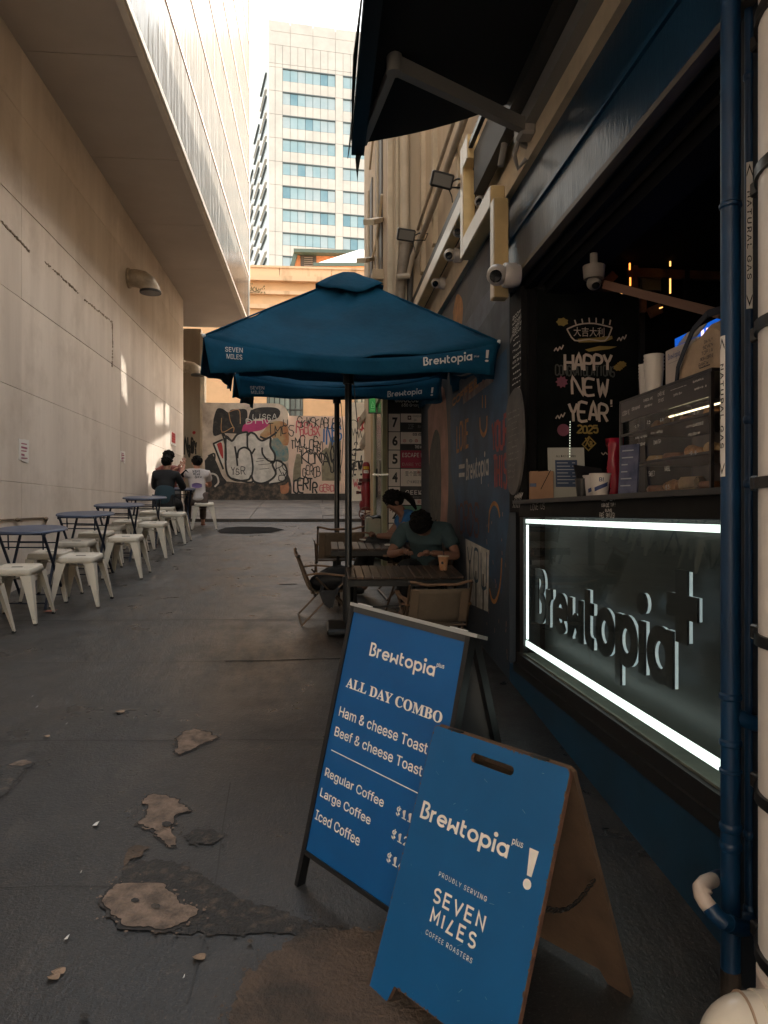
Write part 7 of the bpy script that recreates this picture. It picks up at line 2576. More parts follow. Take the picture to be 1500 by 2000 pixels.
def hand_mesh(parent, wrist, fwd, nrm, mat, curl=.5, side=1, s=1.0):
    f = Vector(fwd).normalized(); n = Vector(nrm).normalized(); l = f.cross(n).normalized() * side; n = l.cross(f).normalized() * side
    w_ = Vector(wrist)
    nodes = {'w': (w_, .024 * s), 'p': (w_ + f * .045 * s, .030 * s), 'q': (w_ + f * .075 * s, .028 * s)}
    edges = [('w', 'p'), ('p', 'q')]
    o = skin('palm', nodes, edges, mat, parent, 'w', 1)
    bm_nodes, ed = {}, []
    roots = []
    for i, (off, L) in enumerate(((-.028, .062), (-.010, .074), (.009, .070), (.027, .055))):
        p = w_ + f * .070 * s + l * off * s
        d = f + l * off * 2.5
        c = curl * (1 + .15 * i)
        for j in range(4):
            bm_nodes['%d%d' % (i, j)] = (Vector(p), (.0095 - .001 * j) * s)
            if j:
                ed.append(('%d%d' % (i, j - 1), '%d%d' % (i, j)))
            p = p + d.normalized() * L * s / 3
            d = d - n * c * .9
        roots.append('%d0' % i)
    p = w_ + f * .02 * s - l * .022 * s
    d = f * .6 - l * 1.0
    for j in range(3):
        bm_nodes['t%d' % j] = (Vector(p), (.012 - .001 * j) * s)
        if j:
            ed.append(('t%d' % (j - 1), 't%d' % j))
        p = p + d.normalized() * .032 * s
        d = d + f * .5 - n * curl * .3
    roots.append('t0')
    bm = bmesh.new(); sk = bm.verts.layers.skin.verify(); vm = {}
    for k, (p, r) in bm_nodes.items():
        v = bm.verts.new(p); v[sk].radius = (r, r); v[sk].use_root = k in roots; vm[k] = v
    for a, b in ed:
        bm.edges.new((vm[a], vm[b]))
    me = bpy.data.meshes.new('fingers'); bm.to_mesh(me); bm.free(); me.materials.append(mat)
    g = bpy.data.objects.new('fingers', me); COL.objects.link(g); g.parent = o
    m = g.modifiers.new('skin', 'SKIN'); m.use_smooth_shade = True
    s2 = g.modifiers.new('sub', 'SUBSURF'); s2.levels = s2.render_levels = 1
    return o


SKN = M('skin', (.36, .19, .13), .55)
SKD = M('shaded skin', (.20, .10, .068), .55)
HAIR = M('black hair', (.007, .006, .0055), .85, var=.4, vs=60, bump=.5, bs=160, spec=.15)


def person(lab, loc, rz, J, top, bottom, hair='short', sleeves=.6, shoes=None, skin_m=None, hands=(), group=None, legs=True, twist=0, scale=1.0):
    """J: joints in local metres, facing +Y"""
    t = thing('person', lab, 'person', loc, (0, 0, R_(rz)), group)
    sm = skin_m or SKN
    V_ = {k: Vector(v) for k, v in J.items()}
    hd = V_['head']; nk = V_['neck']; up = (hd - nk).normalized()
    fc = Vector(J.get('face', (0, 1, 0))).normalized()
    fc = (fc - up * fc.dot(up) * .6).normalized()
    nodes = {'pelvis': (V_['pelvis'], (.12, .10)), 'waist': (V_['pelvis'].lerp(V_['chest'], .5), (.115, .085)), 'chest': (V_['chest'], (.12, .085)), 'uc': (V_['shL'].lerp(V_['shR'], .5), (.08, .06)), 'nb': (nk - (nk - V_['chest']) * .2, (.056, .050)), 'neck': (nk, .052),
             'jaw': (nk.lerp(hd, .62) + fc * .018, (.062, .064)), 'head': (hd, (.076, .086)), 'crown': (hd + up * .062, (.062, .070)), 'nose': (hd + fc * .097 - up * .022, .010), 'nosebase': (hd + fc * .075 - up * .012, .018)}
    edges = chain('pelvis', 'waist', 'chest', 'uc', 'nb', 'neck', 'jaw', 'head', 'crown') + [('head', 'nosebase'), ('nosebase', 'nose')]
    for s in 'LR':
        nodes.update({'sh' + s: (V_['sh' + s], .055), 'el' + s: (V_['el' + s], .038), 'fa' + s: (V_['el' + s].lerp(V_['wr' + s], .35), .036), 'wr' + s: (V_['wr' + s], .025)})
        edges += chain('uc', 'sh' + s, 'el' + s, 'fa' + s, 'wr' + s)
        if legs:
            nodes.update({'hp' + s: (V_['hp' + s], .085), 'kn' + s: (V_['kn' + s], .056), 'cf' + s: (V_['kn' + s].lerp(V_['an' + s], .3), .052), 'an' + s: (V_['an' + s], .034), 'to' + s: (V_['to' + s], .030)})
            edges += chain('pelvis', 'hp' + s, 'kn' + s, 'cf' + s, 'an' + s, 'to' + s)
    skin('body', nodes, edges, sm, t, 'pelvis')
    # top
    tn = {'pelvis': (V_['pelvis'] - Vector((0, 0, .085)), (.205, .175)), 'waist': (V_['pelvis'].lerp(V_['chest'], .5), (.15, .115)), 'chest': (V_['chest'], (.165, .125)), 'uc': (V_['shL'].lerp(V_['shR'], .5), (.135, .105)), 'nb': (nk - (nk - V_['chest']) * .10, (.078, .068))}
    te = chain('pelvis', 'waist', 'chest', 'uc', 'nb')
    for s in 'LR':
        tn['sh' + s] = (V_['sh' + s], .075)
        te.append(('uc', 'sh' + s))
        if sleeves >= 1:
            tn['el' + s] = (V_['el' + s], .058); tn['wr' + s] = (V_['el' + s].lerp(V_['wr' + s], .9), .040)
            te += chain('sh' + s, 'el' + s, 'wr' + s)
        else:
            tn['sl' + s] = (V_['sh' + s].lerp(V_['el' + s], sleeves), .072)
            te.append(('sh' + s, 'sl' + s))
    so = skin('shirt', tn, te, top, t, 'waist', 3)
    crumple(so)
    if legs:
        bn_ = {'pelvis': (V_['pelvis'] - Vector((0, 0, .02)), (.145, .12))}
        be = []
        for s in 'LR':
            bn_.update({'hp' + s: (V_['hp' + s], .105), 'kn' + s: (V_['kn' + s], .075), 'an' + s: (V_['kn' + s].lerp(V_['an' + s], .9), .058)})
            be += chain('pelvis', 'hp' + s, 'kn' + s, 'an' + s)
        crumple(skin('trousers', bn_, be, bottom, t, 'pelvis', 3), .012)
        for s in 'LR':
            a, b = V_['an' + s], V_['to' + s]
            skin('shoe', {'a': (a + Vector((0, 0, -.02)), .046), 'b': (a.lerp(b, .5) + Vector((0, 0, -.012)), .044), 'c': (b + Vector((0, 0, -.005)), .036)}, chain('a', 'b', 'c'), shoes or M('dark shoe', (.03, .03, .03), .5), t, 'a', 1)
    # hair
    rd = random.Random(len(lab))
    rq = (-fc).to_track_quat('Y', 'Z')
    ax_u = up
    rt_ = fc.cross(up).normalized()
    Mx = Matrix((rt_, (-fc), up)).transposed().to_3x3()
    q = MB()
    q.ell(hd - fc * .012 + up * .028, (.090, .100, .096), 18, 12, Mx)
    for k in range(70):
        a = rd.uniform(0, 6.283); e = rd.uniform(-.25, 1.45)
        d = Vector((math.cos(a) * math.cos(e), math.sin(a) * math.cos(e), math.sin(e)))
        if d.y < -.45 and d.z < .25:
            continue
        c = hd - fc * .012 + up * .028 + Mx @ Vector((d.x * .086, d.y * .096, d.z * .092))
        q.ell(c, (.018, .018, .013), 6, 4)
    if hair == 'ponytail':
        c = hd - fc * .10 + up * .02
        q.tube([c, c - fc * .035 - up * .03, c - fc * .045 - up * .11, c - fc * .03 - up * .20], [.03, .036, .03, .010], 10)
    if hair == 'fringe':
        for k in range(26):
            a = -1.5 + 3.0 * k / 25
            c = hd + Mx @ Vector((.085 * math.sin(a), -.092 * math.cos(a), .03))
            q.ell(c, (.014, .014, .034), 6, 4, Mx)
    q.build('hair', HAIR, t, local=True, smooth=True)
    q = MB()
    for s_ in (-1, 1):
        q.ell(hd + rt_ * s_ * .079 - up * .015, (.010, .018, .028), 8, 6, Mx)
    q.build('ear', sm, t, local=True, smooth=True)
    q = MB()
    for s_ in (-1, 1):
        q.ell(hd + rt_ * s_ * .030 + fc * .080 + up * .0, (.014, .006, .005), 8, 6, Mx)
        q.ell(hd + rt_ * s_ * .031 + fc * .080 + up * .020, (.018, .005, .004), 8, 4, Mx)
    q.build('eye', M('eye dark', (.02, .012, .01), .4), t, local=True, smooth=True)
    MB().ell(hd + fc * .082 - up * .058, (.022, .006, .006), 8, 6, Mx).build('mouth', M('lip', (.28, .09, .08), .5), t, local=True, smooth=True)
    for (s, fwd, nrm, curl, side) in hands:
        hand_mesh(t, V_['wr' + s], fwd, nrm, sm, curl, side)
    t.scale = (scale,) * 3
    return t


def seat_pose(hip=.53, lean=.12, spread=.13, headf=.06, headz=0, elb=None, wr=None, knee_f=.43, kz=.50):
    J = dict(pelvis=(0, 0, hip), chest=(0, lean, hip + .32), neck=(0, lean + .04, hip + .50), head=(0, lean + .04 + headf, hip + .63 + headz),
             shL=(-.17, lean, hip + .43), shR=(.17, lean, hip + .43), elL=(-.24, lean + .18, hip + .22), elR=(.24, lean + .18, hip + .22), wrL=(-.12, lean + .38, hip + .27), wrR=(.12, lean + .38, hip + .27),
             hpL=(-.09, .03, hip - .02), hpR=(.09, .03, hip - .02), knL=(-spread, knee_f, kz), knR=(spread, knee_f, kz), anL=(-spread, knee_f + .02, .09), anR=(spread, knee_f + .02, .09), toL=(-spread - .02, knee_f + .16, .045), toR=(spread + .02, knee_f + .16, .045))
    J['face'] = (0, 1, 0)
    if elb: J.update(elb)
    if wr: J.update(wr)
    return J


def at(px, Y):
    p = on_y(px, 1002, Y)
    return Vector((p.x, Y, gz(Y)))


NJ = M('black jacket top', (.009, .010, .013), .8, bump=.2, bs=30)
WT = M('white tee', (.58, .52, .50), .85, var=.12, vs=8, bump=.35, bs=14)
DKT = M('black trousers', (.010, .010, .012), .8)
# three people at the end of the left row
Y1p = 12.25
J = seat_pose(hip=.54, lean=.10, headf=.03)
J['face'] = (.25, 1, 0)
p1 = person('person from behind in a dark navy jacket seated at the left wall', at(321, Y1p), -4, J, NJ, DKT, sleeves=1.0, hands=[('L', (0, 1, 0), (0, 0, 1), .4, 1), ('R', (0, 1, 0), (0, 0, 1), .4, -1)])
put_stool(0, 0, 5, 'cream stool under the person in the navy jacket', (at(322, Y1p).x, Y1p - .02))
skin('jacket_lower', {'a': ((0, -.02, .44), (.195, .175)), 'b': ((0, .03, .66), (.175, .145)), 'c': ((0, .07, .80), (.172, .135))}, chain('a', 'b', 'c'), M('navy jacket panel', (.012, .036, .052), .8, bump=.25, bs=25), p1, 'a')
Y3 = 13.05
J = seat_pose(hip=.53, lean=.10, headf=.02, headz=-.01)
J['face'] = (-.15, 1, 0)
J['elL'] = (-.27, .22, .92); J['wrL'] = (-.20, .36, 1.13)
p3 = person('person from behind in a white printed T-shirt with an arm raised', at(386, Y3), 14, J, WT, M('brown shorts', (.10, .07, .06), .8), sleeves=.62, hands=[('L', (0, .3, 1), (0, -1, 0), .3, 1), ('R', (0, 1, 0), (0, 0, 1), .4, -1)],
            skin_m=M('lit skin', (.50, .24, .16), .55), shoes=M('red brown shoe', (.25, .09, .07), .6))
put_stool(0, 0, 8, 'cream stool under the person in the white T-shirt', (at(400, Y3).x, Y3 - .05))
# tee print on the back
mt3 = wm(p3)
def tee(a, b, c):
    # surface of the back: ellipse in plan, leaning with the spine
    yb = .5 * .0
    return mt3 @ Vector((a, .07 + (b - .80) * .12 - math.sqrt(max(0, 1 - (a / .205) ** 2)) * .150 - .006 - c, b))
PUR = M('purple print', (.17, .11, .27), .7)
q = MB(); rd = random.Random(3)
hand(q, 'XXXX', tee, -.09, .97, .03, .035, .008, c=.004, jit=.15, rnd=rd); hand(q, 'XEXE', tee, -.08, .92, .04, .035, .008, c=.005, jit=.15, rnd=rd); hand(q, 'GXX', tee, -.05, .87, .06, .03, .008, c=.006, jit=.15, rnd=rd)
q.build('tee_print', M('charcoal print', (.06, .05, .06), .7), p3)
q = MB(); q.flat([(-.02 + .085 * math.cos(i * .52) * (1 + .15 * (i % 2)), .74 + .045 * math.sin(i * .52)) for i in range(12)], tee, .006); q.build('tee_print', PUR, p3)
# third person, facing the camera between them
J = seat_pose(hip=.56, lean=.10, headf=.05, headz=.02)
J['face'] = (.9, .45, -.1)
J['elR'] = (-.02, .3, .86); J['wrR'] = (-.20, .30, 1.02); J['elL'] = (-.28, .24, .78); J['wrL'] = (-.30, .42, .84)
p2 = person('person in a cap between the two others, holding a phone at the left wall', at(333, 13.6), 178, J, M('dusky red top', (.22, .07, .06), .8), DKT, hair='short', sleeves=.55, skin_m=M('lit skin'), hands=[('L', (-.6, .6, .3), (0, 0, 1), .3, 1), ('R', (-.6, 0, .6), (0, 1, 0), .4, -1)])
put_stool(0, 0, 0, 'cream stool hidden under the person in the cap', (at(331, 13.6).x, 13.6))
q = MB(); q.cbox(wm(p2) @ Vector((-.36, .52, .90)), (.075, .012, .15), .005, Euler((.4, .9, 0)).to_matrix()); tag(q.build('phone', BLKM), 'dark phone held up by the person in the cap', 'phone')
# their table
o = copy_tree(tab0); p = at(345, 12.95); o.location = p; o.rotation_euler = (SLOPE, 0, R_(20)); o['label'] = 'fifth round blue table between the three seated people'
q = MB()
q.cbox((0, 0, .02), (.10, .08, .04), .01)
o = q.build('napkin_pile', PAPW); o.location = p + Vector((.08, -.12, .735)); tag(o, 'small white napkin pile on the table of the three people', 'napkins')
t = thing('backpack', 'black backpack on the ground between the seated people', 'bag', at(348, 12.6))
q = MB(); q.ell((0, 0, .17), (.14, .10, .20), 14, 10); q.build('bag', M('black nylon', (.012, .012, .014), .7, bump=.4, bs=40), t, local=True, smooth=True)
q = MB(); q.tube([(-.05, -.09, .30), (-.07, -.13, .18), (-.05, -.10, .05)], .012, 6); q.build('strap', DKT, t, local=True)

# ================================================================== CAMP TABLES AND CHAIRS
FAB = M('khaki canvas', (.135, .10, .07), .9, var=.12, vs=9, bump=.25, bs=150)
WD = M('camp chair wood', (.17, .092, .048), .5, var=.3, vs=12, stretch=(1, 1, 1))
TUBE = M('brown metal tube', (.10, .065, .042), .4, metal=.4)
BRK = M('black bracket', (.012, .012, .012), .4)


def make_chair():
    t = thing('camp_chair', 'x', 'chair', (0, 0, 0), group='khaki folding camp chairs at the cafe tables')
    hw = .235
    q = MB()
    for j in range(7):
        y = -.20 + .42 * j / 6
        z = .335 - .03 * math.sin(math.pi * j / 6) + .03 * j / 6
        q.v += [(-hw + .01, y, z), (0, y, z - .018), (hw - .01, y, z)]
    for j in range(6):
        q.f += [(3 * j, 3 * j + 1, 3 * j + 4, 3 * j + 3), (3 * j + 1, 3 * j + 2, 3 * j + 5, 3 * j + 4)]
    q.build('seat', FAB, t, local=True, smooth=True, solid=.005)
    q = MB()
    for j in range(7):
        s = j / 6
        z = .36 + .29 * s
        y = -.215 - .10 * s
        q.v += [(-hw, y, z), (-hw * .5, y - .012, z), (0, y - .018, z), (hw * .5, y - .012, z), (hw, y, z)]
    for j in range(6):
        for i in range(4):
            q.f.append((5 * j + i, 5 * j + i + 1, 5 * j + i + 6, 5 * j + i + 5))
    bk = q.build('backrest', FAB, t, local=True, smooth=True, solid=.005)
    for s_ in (-1, 1):
        q = MB(); q.box((s_ * (hw - .035), -.27 - .006, .505), (.06, .014, .29), Euler((R_(19), 0, 0)).to_matrix()); q.build('side_hem', M('khaki hem', (.15, .105, .07), .9, bump=.25, bs=150), bk, local=True)
        x = s_ * (hw + .012)
        q = MB(); q.tube([(x, .27, .012), (x, .02, .30), (x, -.16, .49)], .010, 8); q.build('leg', TUBE, t, local=True, smooth='auto')
        q = MB(); q.tube([(x, -.30, .012), (x, -.02, .30), (x, .19, .50)], .010, 8); q.build('leg', TUBE, t, local=True, smooth='auto')
        q = MB(); q.tube([(x, -.17, .30), (x, -.33, .70)], .010, 8); q.build('back_post', TUBE, t, local=True, smooth='auto')
        q = MB(); P = [(x, -.27 + .56 * k / 10, .515 + .014 * math.sin(k * .62)) for k in range(11)]
        for a, b in zip(P[:-1], P[1:]):
            q.beam(a, b, .036, .016)
        q.build('armrest', WD, t, local=True)
        for c_j in ((x, .0, .30), (x, -.33, .705), (x, -.17, .31)):
            MB().ell(c_j, (.014, .016, .018), 8, 6).build('joint', BRK, t, local=True)
    for y in (.27, -.30):
        q = MB(); q.tube([(-hw - .012, y, .012), (hw + .012, y, .012)], .010, 8); q.build('floor_bar', TUBE, t, local=True, smooth='auto')
    q = MB(); q.tube([(-hw, .20, .355), (hw, .20, .355)], .010, 8); q.tube([(-hw, -.2, .33), (hw, -.2, .33)], .010, 8); q.build('seat_rail', TUBE, t, local=True, smooth='auto')
    q = MB(); P = [Vector((-hw - .012 + (2 * hw + .024) * k / 14, -.335 - .012 * math.sin(math.pi * k / 14), .705 - .022 * math.sin(math.pi * k / 14) ** 2 + .006 * math.cos(k * .9))) for k in range(15)]
    q.tube(P, .011, 8); q.build('top_rail', WD, t, local=True, smooth='auto')
    return t
ch0 = make_chair()
def put_chair(k, px, Y, rz, lab, x=None, s=1.0):
    o = ch0 if k == 0 else copy_tree(ch0)
    x = on_y(px, 1002, Y).x if x is None else x
    o.location = (x, Y, gz(Y))
    o.rotation_euler = (Matrix.Rotation(SLOPE, 4, 'X') @ Matrix.Rotation(R_(rz), 4, 'Z')).to_euler()
    o.scale = (s, s, s)
    o['label'] = lab
    return o
put_chair(0, 842, 5.12, 3, 'khaki camp chair with its back to the camera, behind the tall blue board', s=.84)
put_chair(1, 643, 6.30, -84, 'khaki camp chair seen from the side with a black bag on its seat', s=.82)
put_chair(2, 660, 7.75, 4, 'khaki camp chair with an upright back beyond the parasol poles', s=.93)
put_chair(3, 826, 6.62, 150, 'khaki camp chair under the person with the bowed head')
put_chair(4, 800, 7.28, 96, 'khaki camp chair under the woman in the blue top')

SLAT = M('brown slat', (.062, .038, .026), .38, var=.35, vs=14)
def camp_table(x0, x1, y0, y1, h, n, lab):
    t = thing('slat_table', lab, 'table', ((x0 + x1) / 2, (y0 + y1) / 2, gz((y0 + y1) / 2)), (SLOPE, 0, 0), 'slatted camp tables')
    W, D = x1 - x0, y1 - y0
    sw = W / n
    for i in range(n):
        MB().cbox((-W / 2 + sw * (i + .5), 0, h - .008), (sw - .006, D, .016), .003).build('slat', SLAT, t, local=True)
    for y in (-D / 2 + .05, D / 2 - .05):
        MB().box((0, y, h - .028), (W - .03, .025, .022)).build('rail', BRK, t, local=True)
    MB().box((0, -D / 2 + .008, h - .045), (W, .012, .045)).build('apron', BRK, t, local=True)
    for sx in (-1, 1):
        x = sx * (W / 2 - .06)
        q = MB(); q.beam((x, -D / 2 + .04, h - .04), (x, D / 2 - .04, .01), .02, .02); q.build('leg', BRK, t, local=True)
        q = MB(); q.beam((x * .96, D / 2 - .04, h - .04), (x * .96, -D / 2 + .04, .01), .02, .02); q.build('leg', BRK, t, local=True)
    q = MB(); q.beam((-W / 2 + .06, 0, h * .48), (W / 2 - .06, 0, h * .48), .02, .015); q.build('stretcher', BRK, t, local=True)
    return t
TH = .525
camp_table(.20, 1.06, 5.40, 5.92, TH, 14, 'nearer brown slatted camp table with an iced coffee on it')
camp_table(.10, .95, 6.72, 7.20, TH + .02, 13, 'farther slatted camp table beside the woman in blue')

# black bag slung on the side chair
bgp = Vector((on_y(650, 1002, 6.28).x, 6.26, gz(6.26)))
t = thing('black_bag', 'soft black bag heaped on the seat of the side-facing camp chair', 'bag', bgp)
q = MB(); rd = random.Random(3)
N1, N2 = 16, 11
for i in range(N2 + 1):
    ph = math.pi * i / N2
    for k in range(N1):
        th_ = 2 * math.pi * k / N1
        r = 1 + .10 * math.sin(3 * th_ + 2 * ph) + .07 * math.sin(5 * th_ - 3 * ph)
        q.v.append((.19 * math.sin(ph) * math.cos(th_) * r, .17 * math.sin(ph) * math.sin(th_) * r, .36 + .09 * math.cos(ph) * r + .03 * math.sin(ph) * math.cos(th_)))
for i in range(N2):
    for k in range(N1):
        q.f.append((i * N1 + k, (i + 1) * N1 + k, (i + 1) * N1 + (k + 1) % N1, i * N1 + (k + 1) % N1))
q.build('bag', M('black nylon'), t, local=True, smooth=True)
q = MB(); P = [(-.08, -.16, .34), (-.10, -.22, .26), (-.07, -.23, .18), (-.02, -.22, .14), (.0, -.22, .22), (.03, -.20, .28), (.08, -.15, .34)]
for a, b in zip(P[:-1], P[1:]):
    q.beam(a, b, .03, .01, up=(0, -1, 0))
q.add([(-.09, -.23, .28), (.02, -.23, .28), (-.01, -.23, .17), (-.06, -.23, .15)], [(0, 1, 2, 3)])
q.build('hanging_strap', M('black nylon'), t, local=True)
# iced coffee
pc_ = on_g(866, 1112, TH)
Yc = 5.62
pc_ = on_y(866, 1002, Yc); zc_ = gz(Yc) + TH / math.cos(SLOPE) + .001
t = thing('iced_coffee', 'clear plastic cup of iced coffee with a black straw on the nearer slatted table', 'cup', (pc_.x, Yc, zc_))
q = MB(); q.lathe([(.028, 0), (.029, .004), (.042, .105)], (0, 0, 0), 22); q.build('coffee', M('iced coffee', (.30, .14, .07), .25, rgb2=(.42, .24, .14), vs=30), t, local=True, smooth='auto')
q = MB(); q.lathe([(.046, .106), (.046, .112), (.040, .116), (.0, .118)], (0, 0, 0), 22, cap=False); q.build('lid', M('clear lid', (.45, .36, .28), .2), t, local=True, smooth='auto')
q = MB(); q.tube([(.004, 0, .116), (.0, -.005, .20)], .004, 8); q.build('straw', INK, t, local=True)
q = MB(); q.ell((-.012, -.0335, .06), (.012, .003, .012), 12, 6); q.build('logo_dot', INK, t, local=True)
# chair-back people -----------------------------------------------------
BLT = M('bright blue top', (.010, .085, .22), .8, var=.25, vs=10, bump=.3, bs=18)
TLS = M('teal grey shirt', (.032, .060, .068), .85, var=.2, vs=8, bump=.35, bs=16)
hw_ = at(800, 7.22)
J = dict(pelvis=(0, 0, .40), chest=(0, .09, .66), neck=(0, .16, .83), head=(0, .235, .93), shL=(-.155, .10, .77), shR=(.155, .10, .77),
         elL=(-.22, .24, .60), elR=(.20, .26, .58), wrL=(-.12, .44, .60), wrR=(.10, .40, .57),
         hpL=(-.09, .04, .39), hpR=(.09, .04, .39), knL=(-.05, .48, .565), knR=(.12, .46, .45), anL=(.02, .62, .22), anR=(.14, .50, .08), toL=(.02, .74, .20), toR=(.14, .64, .05), face=(0, 1, -.35))
pw = person('woman in a bright blue top with tied hair reading at the far slatted table', (hw_.x + .08, 7.22, gz(7.22)), 96, J, BLT, DKT, hair='ponytail', sleeves=.5, skin_m=SKD,
            hands=[('L', (0, 1, .35), (0, .2, 1), .25, 1), ('R', (-.1, 1, .1), (0, 0, 1), .35, -1)])
q = MB(); q.cbox(wm(pw) @ Vector((.0, .47, .555)), (.20, .14, .012), .003, Euler((0, .06, .1)).to_matrix()); tag(q.build('open_book', PAPW), 'open white booklet on the knee of the woman in blue', 'book')
hm = at(826, 6.50)
J = dict(pelvis=(0, 0, .40), chest=(0, .16, .66), neck=(0, .27, .77), head=(0, .37, .80), shL=(-.185, .18, .74), shR=(.185, .18, .74),
         elL=(-.30, .33, .52), elR=(.28, .33, .53), wrL=(-.10, .50, .56), wrR=(.12, .48, .57),
         hpL=(-.09, .03, .38), hpR=(.09, .03, .38), knL=(-.14, .42, .44), knR=(.14, .42, .44), anL=(-.12, .48, .09), anR=(.12, .48, .09), toL=(-.13, .62, .045), toR=(.13, .62, .045), face=(0, .55, -.8))
pm = person('person in a loose teal grey shirt bowed over the nearer slatted table', (hm.x + .05, 6.50, gz(6.50)), 162, J, TLS, DKT, hair='fringe', sleeves=.72, skin_m=SKD,
            hands=[('L', (.6, .8, 0), (0, 0, 1), .5, 1), ('R', (-.5, .8, 0), (0, 0, 1), .5, -1)])
q = MB(); q.lathe([(0, 0), (.05, .0), (.055, .012), (0, .012)], (0, 0, 0), 16, cap=False); o = q.build('napkin', PAPW); o.location = (at(762, 6.85).x, 6.85, gz(6.85) + TH + .026); tag(o, 'crumpled pale napkin on the far slatted table', 'napkin')

# ================================================================== THE TWO A-BOARDS
SBL = worn('sign blue', (.002, .095, .310), (.10, .22, .36), 45, .80, .38, bump=.015, dirt=.10)
SBL2 = worn('scuffed sign blue', (.002, .100, .285), (.16, .26, .34), 34, .725, .42, bump=.03, dirt=.10)
LET = M('sign lettering', (.86, .82, .76), .5, var=.08, vs=30)


def prism_hole(q, outer, hole, fr, c0, c1):
    n, m = len(outer), len(hole)
    pts = outer + hole
    tri = tessellate_polygon([[Vector((a, b, 0)) for a, b in outer], [Vector((a, b, 0)) for a, b in hole]])
    N = n + m
    V = [fr(a, b, c0) for a, b in pts] + [fr(a, b, c1) for a, b in pts]
    F = [tuple(t) for t in tri] + [tuple(i + N for i in reversed(t)) for t in tri]
    F += [(i, (i + 1) % n, N + (i + 1) % n, N + i) for i in range(n)]
    F += [(n + i, n + (i + 1) % m, N + n + (i + 1) % m, N + n + i) for i in range(m)]
    q.add(V, F)


def board_frame(ax, ay, psi, phi, us):
    u = Vector((math.cos(psi), math.sin(psi), us)).normalized()
    n = Vector((-math.sin(psi), math.cos(psi), 0))
    s = Vector((0, 0, 1)) * math.cos(phi) + n * math.sin(phi)
    A = Vector((ax, ay, K * ay))
    f = Frame(A, u, s)
    f.n = s.cross(u).normalized() * -1
    if f.n.dot(n) > 0:
        f.n = -f.n
    return f, A, u, n, s


# tall menu board
fA, A, u, n, s = board_frame(-.084, 2.526, -.916, .263, math.sin(-.916) * K)
WA, LA = .569, .959
t = thing('menu_board', 'tall blue Brewtopia ALL DAY COMBO A-board in a black metal frame', 'sandwich board', A + u * WA / 2 + n * .25)
f0 = .105
MB().prism([(.018, f0 + .015), (WA - .018, f0 + .015), (WA - .018, LA - .02), (.018, LA - .02)], fA, -.012, -.002).build('poster', SBL, t)
for a0, a1 in ((0, .018), (WA - .018, WA)):
    MB().prism([(a0, 0), (a1, 0), (a1, LA), (a0, LA)], fA, -.028, .004).build('side_bar', BLKF, t)
MB().prism([(.018, f0), (WA - .018, f0), (WA - .018, f0 + .015), (.018, f0 + .015)], fA, -.024, .003).build('bottom_bar', BLKF, t)
MB().prism([(.018, LA - .02), (WA - .018, LA - .02), (WA - .018, LA), (.018, LA)], fA, -.024, .003).build('top_bar', M('black steel bar', (.04, .042, .045), .3), t)
MB().prism([(.0, LA + .0005), (WA + .03, LA + .0005), (WA + .03, LA + .012), (.0, LA + .012)], fA, -.045, .008).build('top_rail', M('brushed rail', (.50, .52, .52), .3, metal=.7), t)
for a0 in (.02, WA - .10):
    MB().prism([(a0, LA + .0125), (a0 + .07, LA + .0125), (a0 + .07, LA + .016), (a0, LA + .016)], fA, -.02, -.012).build('rail_clip', M('bright clip', (.7, .72, .72), .3), t)
# rear leaf
phi2 = .30
s2 = Vector((0, 0, 1)) * math.cos(phi2) - n * math.sin(phi2)
topA = A + s * LA
Lr = (topA.z - (K * (topA.y + .2))) / math.cos(phi2)
frr = Frame(topA - s2 * Lr + n * .03, u, s2)
frr.n = s2.cross(u).normalized()
if frr.n.dot(n) < 0:
    frr.n = -frr.n
MB().prism([(.018, .12), (WA - .018, .12), (WA - .018, Lr), (.018, Lr)], frr, -.006, .0).build('rear_panel', M('grey rear panel', (.10, .11, .115), .5), t)
for a0, a1 in ((0, .018), (WA - .018, WA)):
    MB().prism([(a0, 0), (a1, 0), (a1, Lr), (a0, Lr)], frr, -.02, .008).build('rear_bar', BLKF, t)
c0 = -.0012
logo('Brewtopia', fA, (.139, .809, .449, .855), LET, t, c=c0)
text('plus', fA, (.452, .838, .484, .855), LET, t, c=c0, bold=.01)
MBOLD = lambda s_: ''.join(chr(0x1D400 + ord(ch) - 65) if ch.isalpha() else ch for ch in s_)
text(MBOLD('ALL DAY COMBO'), fA, (.053, .680, .512, .715), LET, t, fnt=None, c=c0, bold=.012)
NRW = dict(bold=.008, c=c0)
text('Ham & cheese Toast', fA, (.046, .578, .475, .612), LET, t, **NRW)
text('Beef & cheese Toast', fA, (.044, .510, .470, .543), LET, t, **NRW)
MB().prism([(.044, .4595), (.54, .4595), (.54, .4625), (.044, .4625)], fA, -.0018, -.0012).build('rule', LET, t)
text('Regular Coffee', fA, (.036, .364, .336, .401), LET, t, **NRW)
text('Large Coffee', fA, (.033, .295, .293, .332), LET, t, **NRW)
text('Iced Coffee', fA, (.030, .226, .263, .259), LET, t, **NRW)
text('$11.5', fA, (.394, .367, .50, .401), LET, t, **NRW)
text('$12.5', fA, (.393, .298, .50, .332), LET, t, **NRW)
text('$14.5', fA, (.390, .229, .50, .263), LET, t, **NRW)

